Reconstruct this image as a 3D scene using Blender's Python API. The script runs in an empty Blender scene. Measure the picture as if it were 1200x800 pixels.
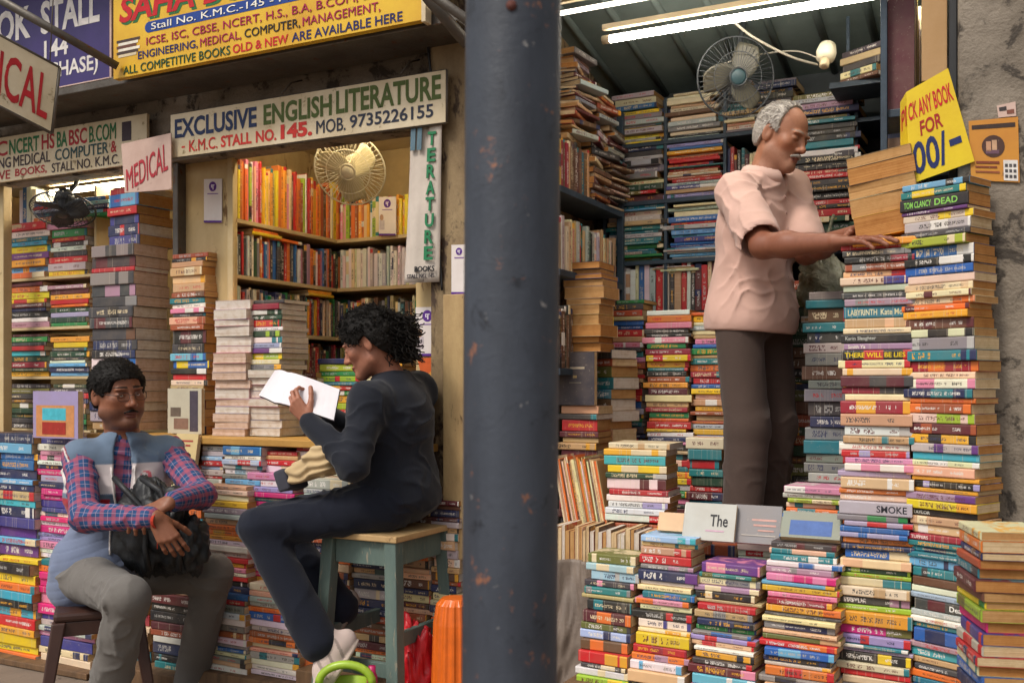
import bpy, bmesh, math, random
import numpy as np
from mathutils import Vector, Matrix, Euler

SC = bpy.context.scene
COL = SC.collection
rad = math.radians
PI = math.pi

# ------------------------------------------------------------------ camera
YAW = rad(26.7)
CAM_Z = 1.30
FPX = 1167.0                       # focal length in photo pixels (1200 wide)
cam_data = bpy.data.cameras.new("camera")
cam = bpy.data.objects.new("camera", cam_data)
COL.objects.link(cam)
cam.location = (0, 0, CAM_Z)
cam.rotation_euler = (rad(90), 0, YAW)
cam_data.sensor_width = 36.0
cam_data.lens = 36.0 * FPX / 1200.0
cam_data.shift_y = 50.0 / 1200.0
cam_data.clip_start = 0.05
cam_data.clip_end = 500
cam_data.dof.use_dof = True
cam_data.dof.focus_distance = 3.4
cam_data.dof.aperture_fstop = 6.5
SC.camera = cam

# ------------------------------------------------------------------ daylight: overcast street
world = bpy.data.worlds.new("World")
SC.world = world
world.use_nodes = True
_nt = world.node_tree
_bg = _nt.nodes["Background"]
_sky = _nt.nodes.new("ShaderNodeTexSky")
_sky.sky_type = 'NISHITA'
_sky.sun_disc = False
SUN_EL, SUN_AZ = rad(52), rad(200)          # azimuth from +Y clockwise
_sky.sun_elevation = SUN_EL
_sky.sun_rotation = SUN_AZ
_sky.dust_density = 4.0
_sky.air_density = 1.2
_hs = _nt.nodes.new("ShaderNodeHueSaturation")
_hs.inputs["Saturation"].default_value = 0.12
_nt.links.new(_sky.outputs[0], _hs.inputs["Color"])
_nt.links.new(_hs.outputs[0], _bg.inputs["Color"])
_bg.inputs["Strength"].default_value = 0.09
sun_data = bpy.data.lights.new("sun", 'SUN')
sun_data.energy = 1.3
sun_data.angle = rad(14)
sun_data.color = (1.0, 0.91, 0.79)
sun = bpy.data.objects.new("sun", sun_data)
COL.objects.link(sun)
sun.location = (2, -4, 8)
_sd = Vector((math.sin(SUN_AZ) * math.cos(SUN_EL), math.cos(SUN_AZ) * math.cos(SUN_EL), math.sin(SUN_EL)))
sun.rotation_euler = _sd.to_track_quat('Z', 'Y').to_euler()

SC.view_settings.view_transform = 'Standard'
SC.view_settings.look = 'None'
SC.view_settings.gamma = 1.0
SC.view_settings.use_curve_mapping = False
SC.view_settings.exposure = 0.64
try:
    SC.cycles.use_denoising = True
    SC.cycles.denoiser = 'OPENIMAGEDENOISE'
    SC.cycles.max_bounces = 6
    SC.cycles.diffuse_bounces = 4
    SC.cycles.glossy_bounces = 3
    SC.cycles.caustics_reflective = False
    SC.cycles.caustics_refractive = False
except Exception:
    pass

# ------------------------------------------------------------------ where a photo pixel lies in the place
FWD = Vector((-math.sin(YAW), math.cos(YAW), 0))
RGT = Vector((math.cos(YAW), math.sin(YAW), 0))
EYE = Vector((0, 0, CAM_Z))


def W(px, py, d):
    """point at distance d (metres along the view axis) behind photo pixel px, py"""
    return EYE + FWD * d + RGT * ((px - 600) / FPX * d) + Vector((0, 0, (450 - py) / FPX * d))


def ray(px):
    return FWD + RGT * ((px - 600) / FPX)


def at(px, py, Y):
    """point of the upright plane y = Y behind photo pixel px, py"""
    return W(px, py, Y / ray(px).y)


def at_x(px, py, X):
    return W(px, py, X / ray(px).x)


def lin(h):
    """hex sRGB -> linear"""
    c = [int(h[i:i + 2], 16) / 255 for i in (0, 2, 4)]
    return tuple(x / 12.92 if x <= 0.04045 else ((x + 0.055) / 1.055) ** 2.4 for x in c)


# ------------------------------------------------------------------ material helpers
class NT:
    def __init__(self, name):
        self.m = bpy.data.materials.new(name)
        self.m.use_nodes = True
        self.t = self.m.node_tree
        self.b = self.t.nodes["Principled BSDF"]

    def n(self, typ, **kw):
        nd = self.t.nodes.new(typ)
        for k, v in kw.items():
            setattr(nd, k, v)
        return nd

    def l(self, a, b):
        self.t.links.new(a, b)

    def val(self, x, sock):
        if hasattr(x, "is_output") or isinstance(x, bpy.types.NodeSocket):
            self.l(x, sock)
        else:
            sock.default_value = x

    def math(self, op, a, b=0.0, c=0.0, clamp=False):
        nd = self.n("ShaderNodeMath", operation=op, use_clamp=clamp)
        self.val(a, nd.inputs[0]); self.val(b, nd.inputs[1]); self.val(c, nd.inputs[2])
        return nd.outputs[0]

    def mix(self, f, a, b, blend='MIX'):
        nd = self.n("ShaderNodeMix", data_type='RGBA', blend_type=blend)
        self.val(f, nd.inputs[0])
        for x, s in ((a, nd.inputs[6]), (b, nd.inputs[7])):
            if isinstance(x, (tuple, list)):
                s.default_value = tuple(x[:3]) + (1,)
            else:
                self.l(x, s)
        return nd.outputs[2]

    def ramp(self, x, stops):
        nd = self.n("ShaderNodeValToRGB")
        el = nd.color_ramp.elements
        while len(el) < len(stops):
            el.new(0.5)
        for e, (p, c) in zip(el, stops):
            e.position = p
            e.color = (c, c, c, 1) if isinstance(c, (int, float)) else tuple(c) + (1,)
        self.l(x, nd.inputs[0])
        return nd.outputs[0]

    def noise(self, vec, scale, detail=4, rough=0.6, dist=0.0):
        nd = self.n("ShaderNodeTexNoise")
        nd.inputs["Scale"].default_value = scale
        nd.inputs["Detail"].default_value = detail
        nd.inputs["Roughness"].default_value = rough
        nd.inputs["Distortion"].default_value = dist
        if vec is not None:
            self.l(vec, nd.inputs["Vector"])
        return nd.outputs[0]

    def coord(self, which="Object"):
        return self.n("ShaderNodeTexCoord").outputs[which]

    def bump(self, h, strength=0.3, dist=0.01):
        nd = self.n("ShaderNodeBump")
        nd.inputs["Strength"].default_value = strength
        nd.inputs["Distance"].default_value = dist
        self.l(h, nd.inputs["Height"])
        self.l(nd.outputs[0], self.b.inputs["Normal"])

    def done(self, col, rough=0.6, metal=0.0, spec=0.5):
        if isinstance(col, (tuple, list)):
            self.b.inputs["Base Color"].default_value = tuple(col[:3]) + (1,)
        else:
            self.l(col, self.b.inputs["Base Color"])
        self.val(rough, self.b.inputs["Roughness"])
        self.b.inputs["Metallic"].default_value = metal
        self.b.inputs["Specular IOR Level"].default_value = spec
        return self.m


_mc = {}


def worn(name, c1, c2, scale=6, rough=0.65, bump=0.25, c3=None, spots=30, thr=0.62, metal=0.0, stretch=(1, 1, 1), bd=0.01, spec=0.4):
    """surface whose own colour wanders between c1 and c2, with blotches of c3"""
    if name in _mc:
        return _mc[name]
    k = NT(name)
    co = k.coord()
    mp = k.n("ShaderNodeMapping")
    mp.inputs["Scale"].default_value = stretch
    k.l(co, mp.inputs[0])
    n1 = k.noise(mp.outputs[0], scale, 6, 0.65)
    col = k.mix(k.ramp(n1, [(0.32, 0), (0.68, 1)]), c1, c2)
    h = n1
    if c3 is not None:
        n2 = k.noise(mp.outputs[0], spots, 5, 0.7, 0.4)
        f = k.ramp(n2, [(thr, 0), (thr + 0.07, 1)])
        col = k.mix(f, col, c3)
    n3 = k.noise(mp.outputs[0], scale * 14, 4, 0.6)
    if bump:
        hh = k.math('ADD', n1, k.math('MULTIPLY', n3, 0.6))
        k.bump(hh, bump, bd)
    r = k.math('ADD', rough - 0.12, k.math('MULTIPLY', n3, 0.24))
    _mc[name] = k.done(col, r, metal, spec)
    return _mc[name]


def plain(name, c, rough=0.5, metal=0.0, spec=0.5):
    if name in _mc:
        return _mc[name]
    k = NT(name)
    n = k.noise(k.coord(), 25, 4)
    col = k.mix(k.ramp(n, [(0.3, 0), (0.7, 1)]), tuple(x * 0.86 for x in c), tuple(min(1, x * 1.08) for x in c))
    _mc[name] = k.done(col, rough, metal, spec)
    return _mc[name]


def ink(hexc):
    nm = "ink_" + hexc
    if nm in _mc:
        return _mc[nm]
    c = lin(hexc)
    k = NT(nm)
    co = k.coord()
    n = k.noise(co, 30, 5, .7)
    col = k.mix(k.ramp(n, [(0.3, 0), (0.7, 1)]), tuple(x * 0.8 for x in c), tuple(min(1, x * 1.15) for x in c))
    n2 = k.noise(co, 120, 4, .7)
    col = k.mix(k.ramp(n2, [(0.66, 0), (0.74, .55)]), col, lin("b8a888"))
    _mc[nm] = k.done(col, 0.55, 0, 0.3)
    return _mc[nm]


def glow(name, c, s):
    k = NT(name)
    k.b.inputs["Emission Color"].default_value = tuple(c) + (1,)
    k.b.inputs["Emission Strength"].default_value = s
    return k.done((0.8, 0.8, 0.8), 0.4)


# ------------------------------------------------------------------ mesh builder
_text_cache = {}


def text_shape(s, bold=0.0, shear=0.0):
    """outline letters as flat triangles, scaled to a unit box: (verts, faces, width/height)"""
    key = (s, bold, shear)
    if key in _text_cache:
        return _text_cache[key]
    cu = bpy.data.curves.new("lettering", 'FONT')
    cu.body = s
    cu.size = 1.0
    cu.offset = bold
    cu.shear = shear
    cu.resolution_u = 3
    ob = bpy.data.objects.new("lettering", cu)
    COL.objects.link(ob)
    bpy.context.view_layer.update()
    me = bpy.data.meshes.new_from_object(ob.evaluated_get(bpy.context.evaluated_depsgraph_get()))
    v = np.array([tuple(x.co) for x in me.vertices]).reshape(-1, 3)
    f = [tuple(p.vertices) for p in me.polygons]
    bpy.data.meshes.remove(me)
    bpy.data.objects.remove(ob)
    bpy.data.curves.remove(cu)
    if len(v) == 0:
        _text_cache[key] = (np.zeros((0, 2)), [], 1)
        return _text_cache[key]
    lo, hi = v[:, :2].min(0), v[:, :2].max(0)
    uv = (v[:, :2] - lo) / np.maximum(hi - lo, 1e-6)
    _text_cache[key] = (uv, f, (hi - lo)[0] / max((hi - lo)[1], 1e-6))
    return _text_cache[key]


class MB:
    def __init__(self):
        self.v, self.f, self.mi, self.mats = [], [], [], []
        self.sm = []

    def slot(self, m):
        if m not in self.mats:
            self.mats.append(m)
        return self.mats.index(m)

    def add(self, verts, faces, m, M=None, smooth=False):
        o = len(self.v)
        for p in verts:
            p = Vector(p)
            self.v.append(tuple(M @ p) if M is not None else tuple(p))
        s = self.slot(m)
        for fc in faces:
            self.f.append(tuple(i + o for i in fc))
            self.mi.append(s)
            self.sm.append(smooth)
        return self

    def box(self, lo, hi, m, M=None):
        x0, y0, z0 = lo; x1, y1, z1 = hi
        v = [(x0, y0, z0), (x1, y0, z0), (x1, y1, z0), (x0, y1, z0), (x0, y0, z1), (x1, y0, z1), (x1, y1, z1), (x0, y1, z1)]
        f = [(0, 3, 2, 1), (4, 5, 6, 7), (0, 1, 5, 4), (1, 2, 6, 5), (2, 3, 7, 6), (3, 0, 4, 7)]
        return self.add(v, f, m, M)

    def slab(self, q, th, m):
        """board with front corners q = TL, TR, BR, BL; thickness th behind the front"""
        q = [Vector(p) for p in q]
        n = (q[1] - q[0]).cross(q[3] - q[0]).normalized()     # points behind (left->right x top->bottom)
        b = [p + n * th for p in q]
        f = [(3, 2, 1, 0), (4, 5, 6, 7), (0, 1, 5, 4), (1, 2, 6, 5), (2, 3, 7, 6), (3, 0, 4, 7)]
        return self.add(q + b, f, m)

    def tube(self, pts, r, m, seg=8, caps=True, smooth=True):
        pts = [Vector(p) for p in pts]
        rs = r if isinstance(r, (list, tuple)) else [r] * len(pts)
        vs, fs = [], []
        prev = None
        for i, p in enumerate(pts):
            t = (pts[min(i + 1, len(pts) - 1)] - pts[max(i - 1, 0)])
            t = t.normalized() if t.length > 1e-9 else Vector((0, 0, 1))
            if prev is None:
                a = t.orthogonal().normalized()
            else:
                a = prev - t * prev.dot(t)
                a = a.normalized() if a.length > 1e-6 else t.orthogonal().normalized()
            prev = a
            b = t.cross(a)
            for k in range(seg):
                an = 2 * PI * k / seg
                vs.append(p + (a * math.cos(an) + b * math.sin(an)) * rs[i])
        for i in range(len(pts) - 1):
            for k in range(seg):
                k2 = (k + 1) % seg
                fs.append((i * seg + k, i * seg + k2, (i + 1) * seg + k2, (i + 1) * seg + k))
        if caps:
            fs.append(tuple(range(seg - 1, -1, -1)))
            fs.append(tuple((len(pts) - 1) * seg + k for k in range(seg)))
        return self.add(vs, fs, m, None, smooth)

    def lathe(self, prof, m, M=None, seg=24, smooth=True):
        """prof: list of (radius, z)"""
        vs, fs = [], []
        for r_, z in prof:
            for k in range(seg):
                an = 2 * PI * k / seg
                vs.append((r_ * math.cos(an), r_ * math.sin(an), z))
        for i in range(len(prof) - 1):
            for k in range(seg):
                k2 = (k + 1) % seg
                fs.append((i * seg + k, i * seg + k2, (i + 1) * seg + k2, (i + 1) * seg + k))
        return self.add(vs, fs, m, M, smooth)

    def text(self, s, q, box, m, bold=0.012, lift=0.0015, shear=0.0, keep=False):
        """letters stretched into box=(u0,u1,v0,v1) (v from the top) of the quad q = TL,TR,BR,BL"""
        if 'M' in s and bold > 0.004 and not keep:
            # the joins of a thickened M fold over: brush it in thin strokes side by side instead
            w_ = (box[1] - box[0]) * (q[1] - q[0]).length if not isinstance(q[0], tuple) else .3
            du = (box[1] - box[0]) * bold * .55 / max(1, len(s) * .62)
            dv = (box[3] - box[2]) * bold * .5
            for i_, (a_, b_) in enumerate(((-1, -1), (1, 1), (-1, 1), (1, -1), (0, 0))):
                self.text(s, q, (box[0] + a_ * du, box[1] + a_ * du, box[2] + b_ * dv, box[3] + b_ * dv), m, 0.0, lift + .00025 * i_, shear, True)
            return self
        uv, fs, asp = text_shape(s, bold, shear)
        q = [Vector(p) for p in q]
        n = (q[3] - q[0]).cross(q[1] - q[0]).normalized()
        u0, u1, v0, v1 = box
        vs = []
        for a, b in uv:
            u = u0 + (u1 - u0) * a
            v = v1 + (v0 - v1) * b
            p = q[0] * ((1 - u) * (1 - v)) + q[1] * (u * (1 - v)) + q[2] * (u * v) + q[3] * ((1 - u) * v)
            vs.append(p + n * lift)
        return self.add(vs, fs, m)

    def patch(self, q, box, m, lift=0.001, nseg=1, round_=False):
        """printed area on the quad q"""
        q = [Vector(p) for p in q]
        n = (q[3] - q[0]).cross(q[1] - q[0]).normalized()
        u0, u1, v0, v1 = box

        def P(u, v):
            return q[0] * ((1 - u) * (1 - v)) + q[1] * (u * (1 - v)) + q[2] * (u * v) + q[3] * ((1 - u) * v) + n * lift
        if round_:
            vs = [P((u0 + u1) / 2 + (u1 - u0) / 2 * math.cos(2 * PI * k / 20), (v0 + v1) / 2 + (v1 - v0) / 2 * math.sin(2 * PI * k / 20)) for k in range(20)]
            return self.add(vs, [tuple(range(19, -1, -1))], m)
        return self.add([P(u0, v1), P(u1, v1), P(u1, v0), P(u0, v0)], [(0, 1, 2, 3)], m)

    def build(self, name, parent=None, bevel=0.0, loc=None):
        me = bpy.data.meshes.new(name)
        vs = self.v
        if loc is not None:
            L = Vector(loc)
            vs = [tuple(Vector(p) - L) for p in vs]
        me.from_pydata(vs, [], self.f)
        for m in self.mats:
            me.materials.append(m)
        me.polygons.foreach_set("material_index", self.mi)
        me.polygons.foreach_set("use_smooth", self.sm)
        me.update()
        o = bpy.data.objects.new(name, me)
        COL.objects.link(o)
        if loc is not None:
            o.location = loc
        if parent is not None:
            o.parent = parent
            if loc is None:
                o.location = -parent.location if parent.rotation_euler.z == 0 else o.location
        if bevel:
            md = o.modifiers.new("bevel", 'BEVEL')
            md.width = bevel
            md.segments = 2
            md.limit_method = 'ANGLE'
        return o


def tag(o, label=None, cat=None, group=None, kind=None):
    for k, v in (("label", label), ("category", cat), ("group", group), ("kind", kind)):
        if v:
            o[k] = v
    return o


def thing(name, label, cat, loc=(0, 0, 0), group=None):
    o = bpy.data.objects.new(name, None)
    COL.objects.link(o)
    o.location = loc
    o.empty_display_size = 0.1
    return tag(o, label, cat, group)


def frame(o, x, y=None):
    """matrix with origin o, x axis along x"""
    x = Vector(x).normalized()
    z = Vector((0, 0, 1))
    if abs(x.dot(z)) > 0.95:
        z = Vector((0, 1, 0))
    yv = z.cross(x).normalized()
    z = x.cross(yv)
    return Matrix.Translation(o) @ Matrix((x, yv, z)).transposed().to_4x4()


RNG = random.Random(7)
# ================================================================== SETTING
M_concrete = worn("concrete", lin("93887a"), lin("6c6256"), 5, 0.85, 0.5, lin("453e37"), 10, 0.54, bd=0.02)
M_dirty = worn("dirty_plaster", lin("a08a68"), lin("735f45"), 5, 0.8, 0.5, lin("46362a"), 9, 0.53, stretch=(1, 1, 0.5), bd=0.015)
M_panel = worn("yellowed_panel", lin("cbb384"), lin("ac8e5c"), 4, 0.6, 0.15, lin("7a5c38"), 11, 0.60, stretch=(1, 1, 0.4))
M_platform = worn("platform_brick", lin("6a5a4c"), lin("4b4038"), 6, 0.85, 0.4)
M_ground = worn("pavement_dust", lin("8a7a6a"), lin("6d6054"), 2.5, 0.9, 0.4, lin("4a4038"), 18, 0.62)
M_roof = worn("roof_sheet", lin("76827e"), lin("5e6a68"), 3, 0.55, 0.1, lin("6b5a48"), 14, 0.66)
M_bluegrey = worn("shelf_paint", lin("3b4a58"), lin("2c3742"), 8, 0.5, 0.15, lin("5f4a38"), 30, 0.68, metal=0.1)
M_creamshelf = worn("cream_board", lin("cdb890"), lin("b49c70"), 4, 0.55, 0.12, lin("80663f"), 30, 0.66)
M_wood = worn("raw_wood", lin("c8a070"), lin("a67c4c"), 3, 0.65, 0.25, lin("6b4a2a"), 16, 0.62, stretch=(1, 1, 8))
M_darkwood = worn("old_wood", lin("7a5c40"), lin("54402e"), 4, 0.7, 0.3, stretch=(6, 1, 1))
M_black = plain("black_paint", lin("1b1b1d"), 0.5)
M_backwall = worn("stall_back", lin("b59b6a"), lin("8f7a54"), 3, 0.7, 0.1)
M_darkback = worn("dark_back", lin("4a5054"), lin("33393d"), 3, 0.7, 0.1)
M_steel = worn("dull_steel", lin("6b6660"), lin("524b44"), 7, 0.5, 0.2, lin("6b4028"), 22, 0.6, metal=0.5)

# ground
g = MB()
n = 40
vs = [(-60 + 120 * i / n, -60 + 120 * j / n, 0) for j in range(n + 1) for i in range(n + 1)]
fs = [(j * (n + 1) + i, j * (n + 1) + i + 1, (j + 1) * (n + 1) + i + 1, (j + 1) * (n + 1) + i) for j in range(n) for i in range(n)]
g.add(vs, fs, M_ground)
tag(g.build("ground"), "dusty brown pavement under the stalls", kind="structure")

XL, XP0, XP1, XR = -6.2, -2.08, -1.72, -0.15
YB = 4.50
bld = thing("stall_building", "row of concrete book stalls with raised floors and a metal roof", "building", (-2.4, 3.4, 0))
m = MB()
m.box((XL, 3.42, 0.002), (XP1, YB, 0.70), M_platform)
m.box((XP1 + 0.003, 3.18, 0.002), (XR + 0.6, YB, 0.70), M_platform)
m.build("platform", bld, 0.01)
m = MB(); m.box((XL, YB, 0.003), (XP1 - 0.15, YB + 0.12, 3.2), M_backwall); m.build("back_wall", bld)
m = MB(); m.box((XP1 - 0.147, YB, 0.003), (XR + 0.9, YB + 0.12, 3.2), M_darkback); m.build("back_wall", bld)
m = MB(); m.box((XL - 0.15, 3.3, 0.003), (XL, YB + 0.12, 3.2), M_dirty); m.build("side_wall", bld)
m = MB(); m.box((-3.50, 3.455, 0.703), (-3.44, YB, 2.6), M_panel); m.build("partition_wall", bld)
m = MB(); m.box((-1.96, 3.46, 0.703), (XP1, YB, 3.0), M_dirty); m.build("partition_wall", bld)
m = MB(); m.box((XR, 3.42, 0.703), (XR + 0.08, YB, 3.0), M_dirty); m.build("partition_wall", bld)
# yellowed front panel beside the 145 opening
x0 = at(211, 300, 3.42).x; x1 = at(273, 300, 3.42).x
m = MB()
m.box((x0, 3.42, 0.72), (x1, 3.45, 2.45), M_panel)
m.box((x1 - 0.02, 3.405, 0.72), (x1 + 0.012, 3.419, 2.4), M_creamshelf)
m.build("front_panel", bld, 0.003)
m = MB(); m.box((at(204, 300, 3.38).x, 3.37, 0.71), (at(211, 300, 3.38).x - 0.004, 3.44, 2.31), M_steel); m.build("steel_post", bld, 0.004)
m = MB(); m.box((at(-2, 300, 3.38).x, 3.37, 0.71), (at(6, 300, 3.38).x, 3.42, 2.31), M_creamshelf); m.build("steel_post", bld, 0.004)
# pillars
m = MB(); m.box((-1.985, 3.25, 0.003), (XP1, 3.455, 3.2), M_dirty); m.build("pillar", bld, 0.012)
m = MB(); m.box((XP0, 3.30, 0.703), (-1.989, 3.45, 2.306), M_panel); m.build("pillar_board", bld, 0.004)
m = MB(); m.box((at(1122, 300, 3.08).x, 3.08, 0.003), (0.75, 3.415, 3.2), M_concrete); m.build("pillar", bld, 0.015)
m = MB(); m.box((at(1112, 300, 3.17).x, 3.16, 1.4), (at(1122, 300, 3.08).x - 0.003, 3.30, 3.0), M_black); m.build("post", bld, 0.004)
# lintels
m = MB(); m.box((XL, 3.35, 2.31), (-1.989, 3.46, 2.80), M_concrete); m.build("lintel", bld, 0.012)
m = MB(); m.box((XL, 3.30, 2.803), (-1.989, 3.46, 3.2), M_concrete); m.build("lintel", bld, 0.012)
m = MB(); m.box((XP1 + 0.002, 3.12, 2.70), (XR + 0.02, 3.30, 3.2), M_concrete); m.build("lintel", bld, 0.012)
# ceilings
m = MB(); m.box((XL, 3.462, 2.56), (-1.965, YB - 0.002, 2.60), worn("whitewash", lin("d9cfae"), lin("bfb08a"), 3, 0.7, 0.1)); m.build("ceiling", bld)
m = MB()
zf, zb = 2.90, 2.66
m.add([(XP1, 3.3, zf), (XR, 3.3, zf), (XR, YB, zb), (XP1, YB, zb), (XP1, 3.3, zf + .02), (XR, 3.3, zf + .02), (XR, YB, zb + .02), (XP1, YB, zb + .02)],
      [(0, 1, 2, 3), (7, 6, 5, 4), (0, 4, 5, 1), (1, 5, 6, 2), (2, 6, 7, 3), (3, 7, 4, 0)], M_roof)
x = XP1 + 0.08
while x < XR:
    m.tube([(x, 3.31, zf - .003), (x, YB - .01, zb - .003)], 0.016, M_roof, 8)
    x += 0.19
ceil = m.build("ceiling", bld)
m = MB(); m.box((XP1 + .01, 3.885, 2.655), (XR - .01, 3.925, 2.69), M_creamshelf); m.build("batten", ceil, 0.003)
m = MB(); m.box((XP1 + .01, 4.32, 2.615), (XR - .01, 4.36, 2.65), M_bluegrey); m.build("batten", ceil, 0.003)
# awning sheet over the stall fronts (shades the signs and fascia)
m = MB()
m.add([(XL, 3.3, 3.25), (0.9, 3.3, 3.25), (0.9, 2.82, 3.20), (XL, 2.82, 3.20), (XL, 3.3, 3.27), (0.9, 3.3, 3.27), (0.9, 2.82, 3.22), (XL, 2.82, 3.22)],
      [(3, 2, 1, 0), (4, 5, 6, 7), (0, 1, 5, 4), (1, 2, 6, 5), (2, 3, 7, 6), (3, 0, 4, 7)], M_roof)
m.build("awning", bld)
# fascia ledge under the yellow sign
m = MB(); m.box((XL, 3.05, 2.58), (-1.75, 3.30, 2.62), M_steel); m.build("ledge", bld, 0.004)
a, b = at(135, 75, 2.95), at(-10, -5, 2.3)


def stick(name, pts, r, mat_, parent=None, seg=8):
    k = MB(); k.tube(pts, r, mat_, seg)
    return k.build(name, parent)


stick("awning_strut", [at(138, 78, 2.98), at(0, 0, 2.62)], 0.018, M_steel, bld)
stick("awning_strut", [at(548, 52, 3.0), at(505, 2, 2.9), at(480, -30, 2.85)], 0.022, M_steel, bld)
stick("awning_strut", [at(645, 100, 3.22), at(600, 60, 3.0), at(500, -10, 2.75)], 0.016, M_steel, bld)

# ------------------------------------------------------------------ shelving (wooden / steel racks)


def rack(name, label, boards, uprights, mat_, back=None):
    """boards / uprights: lists of (lo, hi)"""
    lo = Vector(boards[0][0])
    t = thing(name, label, "bookshelf", (lo.x, lo.y, 0.70))
    for i, (p, q) in enumerate(boards):
        k = MB(); k.box(p, q, mat_); k.build("shelf", t, 0.002)
    for p, q in uprights:
        k = MB(); k.box(p, q, mat_); k.build("upright", t, 0.002)
    return t


# stall 145: shelves on its side wall and its back wall
S145X = -3.16                        # front edge plane of the side shelves
z145 = [1.06, 1.30, 1.545, 1.80, 2.055]    # board tops
bo = []
for z in z145:
    bo.append(((-3.435, 3.46, z - 0.018), (S145X, 4.496, z)))
rack("bookshelf", "cream side shelves of upright books behind the white panel with a payment card", bo, [((-3.435, 3.452, 0.71), (S145X, 3.458, 2.4))], M_creamshelf)
bo = [((S145X + .003, 4.24, z - 0.018), (-1.97, 4.496, z)) for z in z145]
rack("bookshelf", "cream back shelves of upright books behind the reading girl", bo, [((-2.55, 4.244, 2.06), (-2.53, 4.49, 2.4))], M_creamshelf)
# stall 144: shelves at the far left
Y144 = 3.52
zz = [at(60, 244, Y144).z, at(60, 331, Y144).z, at(60, 387, Y144).z, at(60, 446, Y144).z, at(60, 503, Y144).z]
zz = [at(30, 262, Y144).z, at(30, 326, Y144).z, at(30, 384, Y144).z, at(30, 441, Y144).z, at(30, 502, Y144).z]
xa, xb = at(7, 300, Y144).x, at(106, 300, Y144).x
bo = [((xa, Y144, z - 0.015), (xb, 3.8, z)) for z in zz]
rack("bookshelf", "cream shelves of textbooks at the far left behind the fan", bo, [((xa - .02, Y144 - .005, 0.71), (xa - .002, 3.8, 2.3)), ((xb + .002, Y144 + .02, 0.71), (xb + .018, 3.8, 2.3))], M_creamshelf)
Z144 = zz
# right stall: dark steel rack along the back
YR = 4.18
zr = [at(745, 306, YR).z, at(745, 236, YR).z, at(745, 168, YR).z]
bo = [((XP1 + .02, YR, z - 0.018), (XR - .02, YB - .01, z)) for z in zr]
ups = [((at(px, 200, YR).x, YR + .004, 0.71), (at(px, 200, YR).x + 0.014, YR + .03, 2.55)) for px in (706, 777.5, 847, 1001)]
rack("bookshelf", "dark steel rack of stacked books along the back of the right stall", bo, ups, M_bluegrey)
ZR = zr
# right stall: dark steel rack along its left wall, beyond the pole
XS = XP1 + 0.18
zs = [at(657, 286, 3.75).z, at(657, 203, 3.75).z, at(657, 395, 3.75).z]
zs = [1.36, 1.74, 2.06]
bo = [((XP1 + .003, 3.47, z - 0.025), (XS, YR - .03, z)) for z in zs]
rack("bookshelf", "dark steel side rack with sagging papers between the pole and the back rack", bo, [((XS - .03, YR - .027, 0.71), (XS, YR - .003, 2.5))], M_bluegrey)
# right stall: rack on the right wall, above the price sign
zt = [1.80, 2.16]
bo = [((XR - .22, 3.32, z - 0.025), (XR - .003, 4.14, z)) for z in zt]
rack("bookshelf", "dark side rack of upright books behind the yellow price sign", bo, [((XR - .22, 3.3, 0.71), (XR - .2, 3.318, 2.6))], M_bluegrey)
# ================================================================== BOOKS
PAL = dict(white="e6e0d8", cream="e3cfa8", tan="c4a073", peach="e5b48c", pink="df88a2", hotpink="d11c74", red="c01f28", crimson="951a32",
           maroon="5c2029", orange="e0702a", amber="e6a42c", yellow="ecc820", lime="9fbb30", green="1f8244", darkgreen="21452f", olive="6a672f",
           teal="207780", turquoise="3faab6", skyblue="68abd0", blue="2163a8", navy="1f2b55", indigo="3d3c84", lavender="a196c0", purple="66357e",
           mauve="ad8399", grey="858281", charcoal="3d3c3f", black="1e1d1f", silver="b7b4b0", brown="684530", rust="a34e2c", lightblue="a3c4d8")
SAY = dict(darkgreen="dark green", hotpink="bright pink", skyblue="sky blue", lightblue="pale blue", silver="silver grey", indigo="indigo blue", navy="navy blue", black="black")
PALL = {k: lin(v) for k, v in PAL.items()}
PAGES = dict(tan=lin("c49a66"), cream=lin("dcc49c"), white=lin("ded6cc"), orange=lin("c08a50"), pinkish=lin("d8bfae"))


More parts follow.
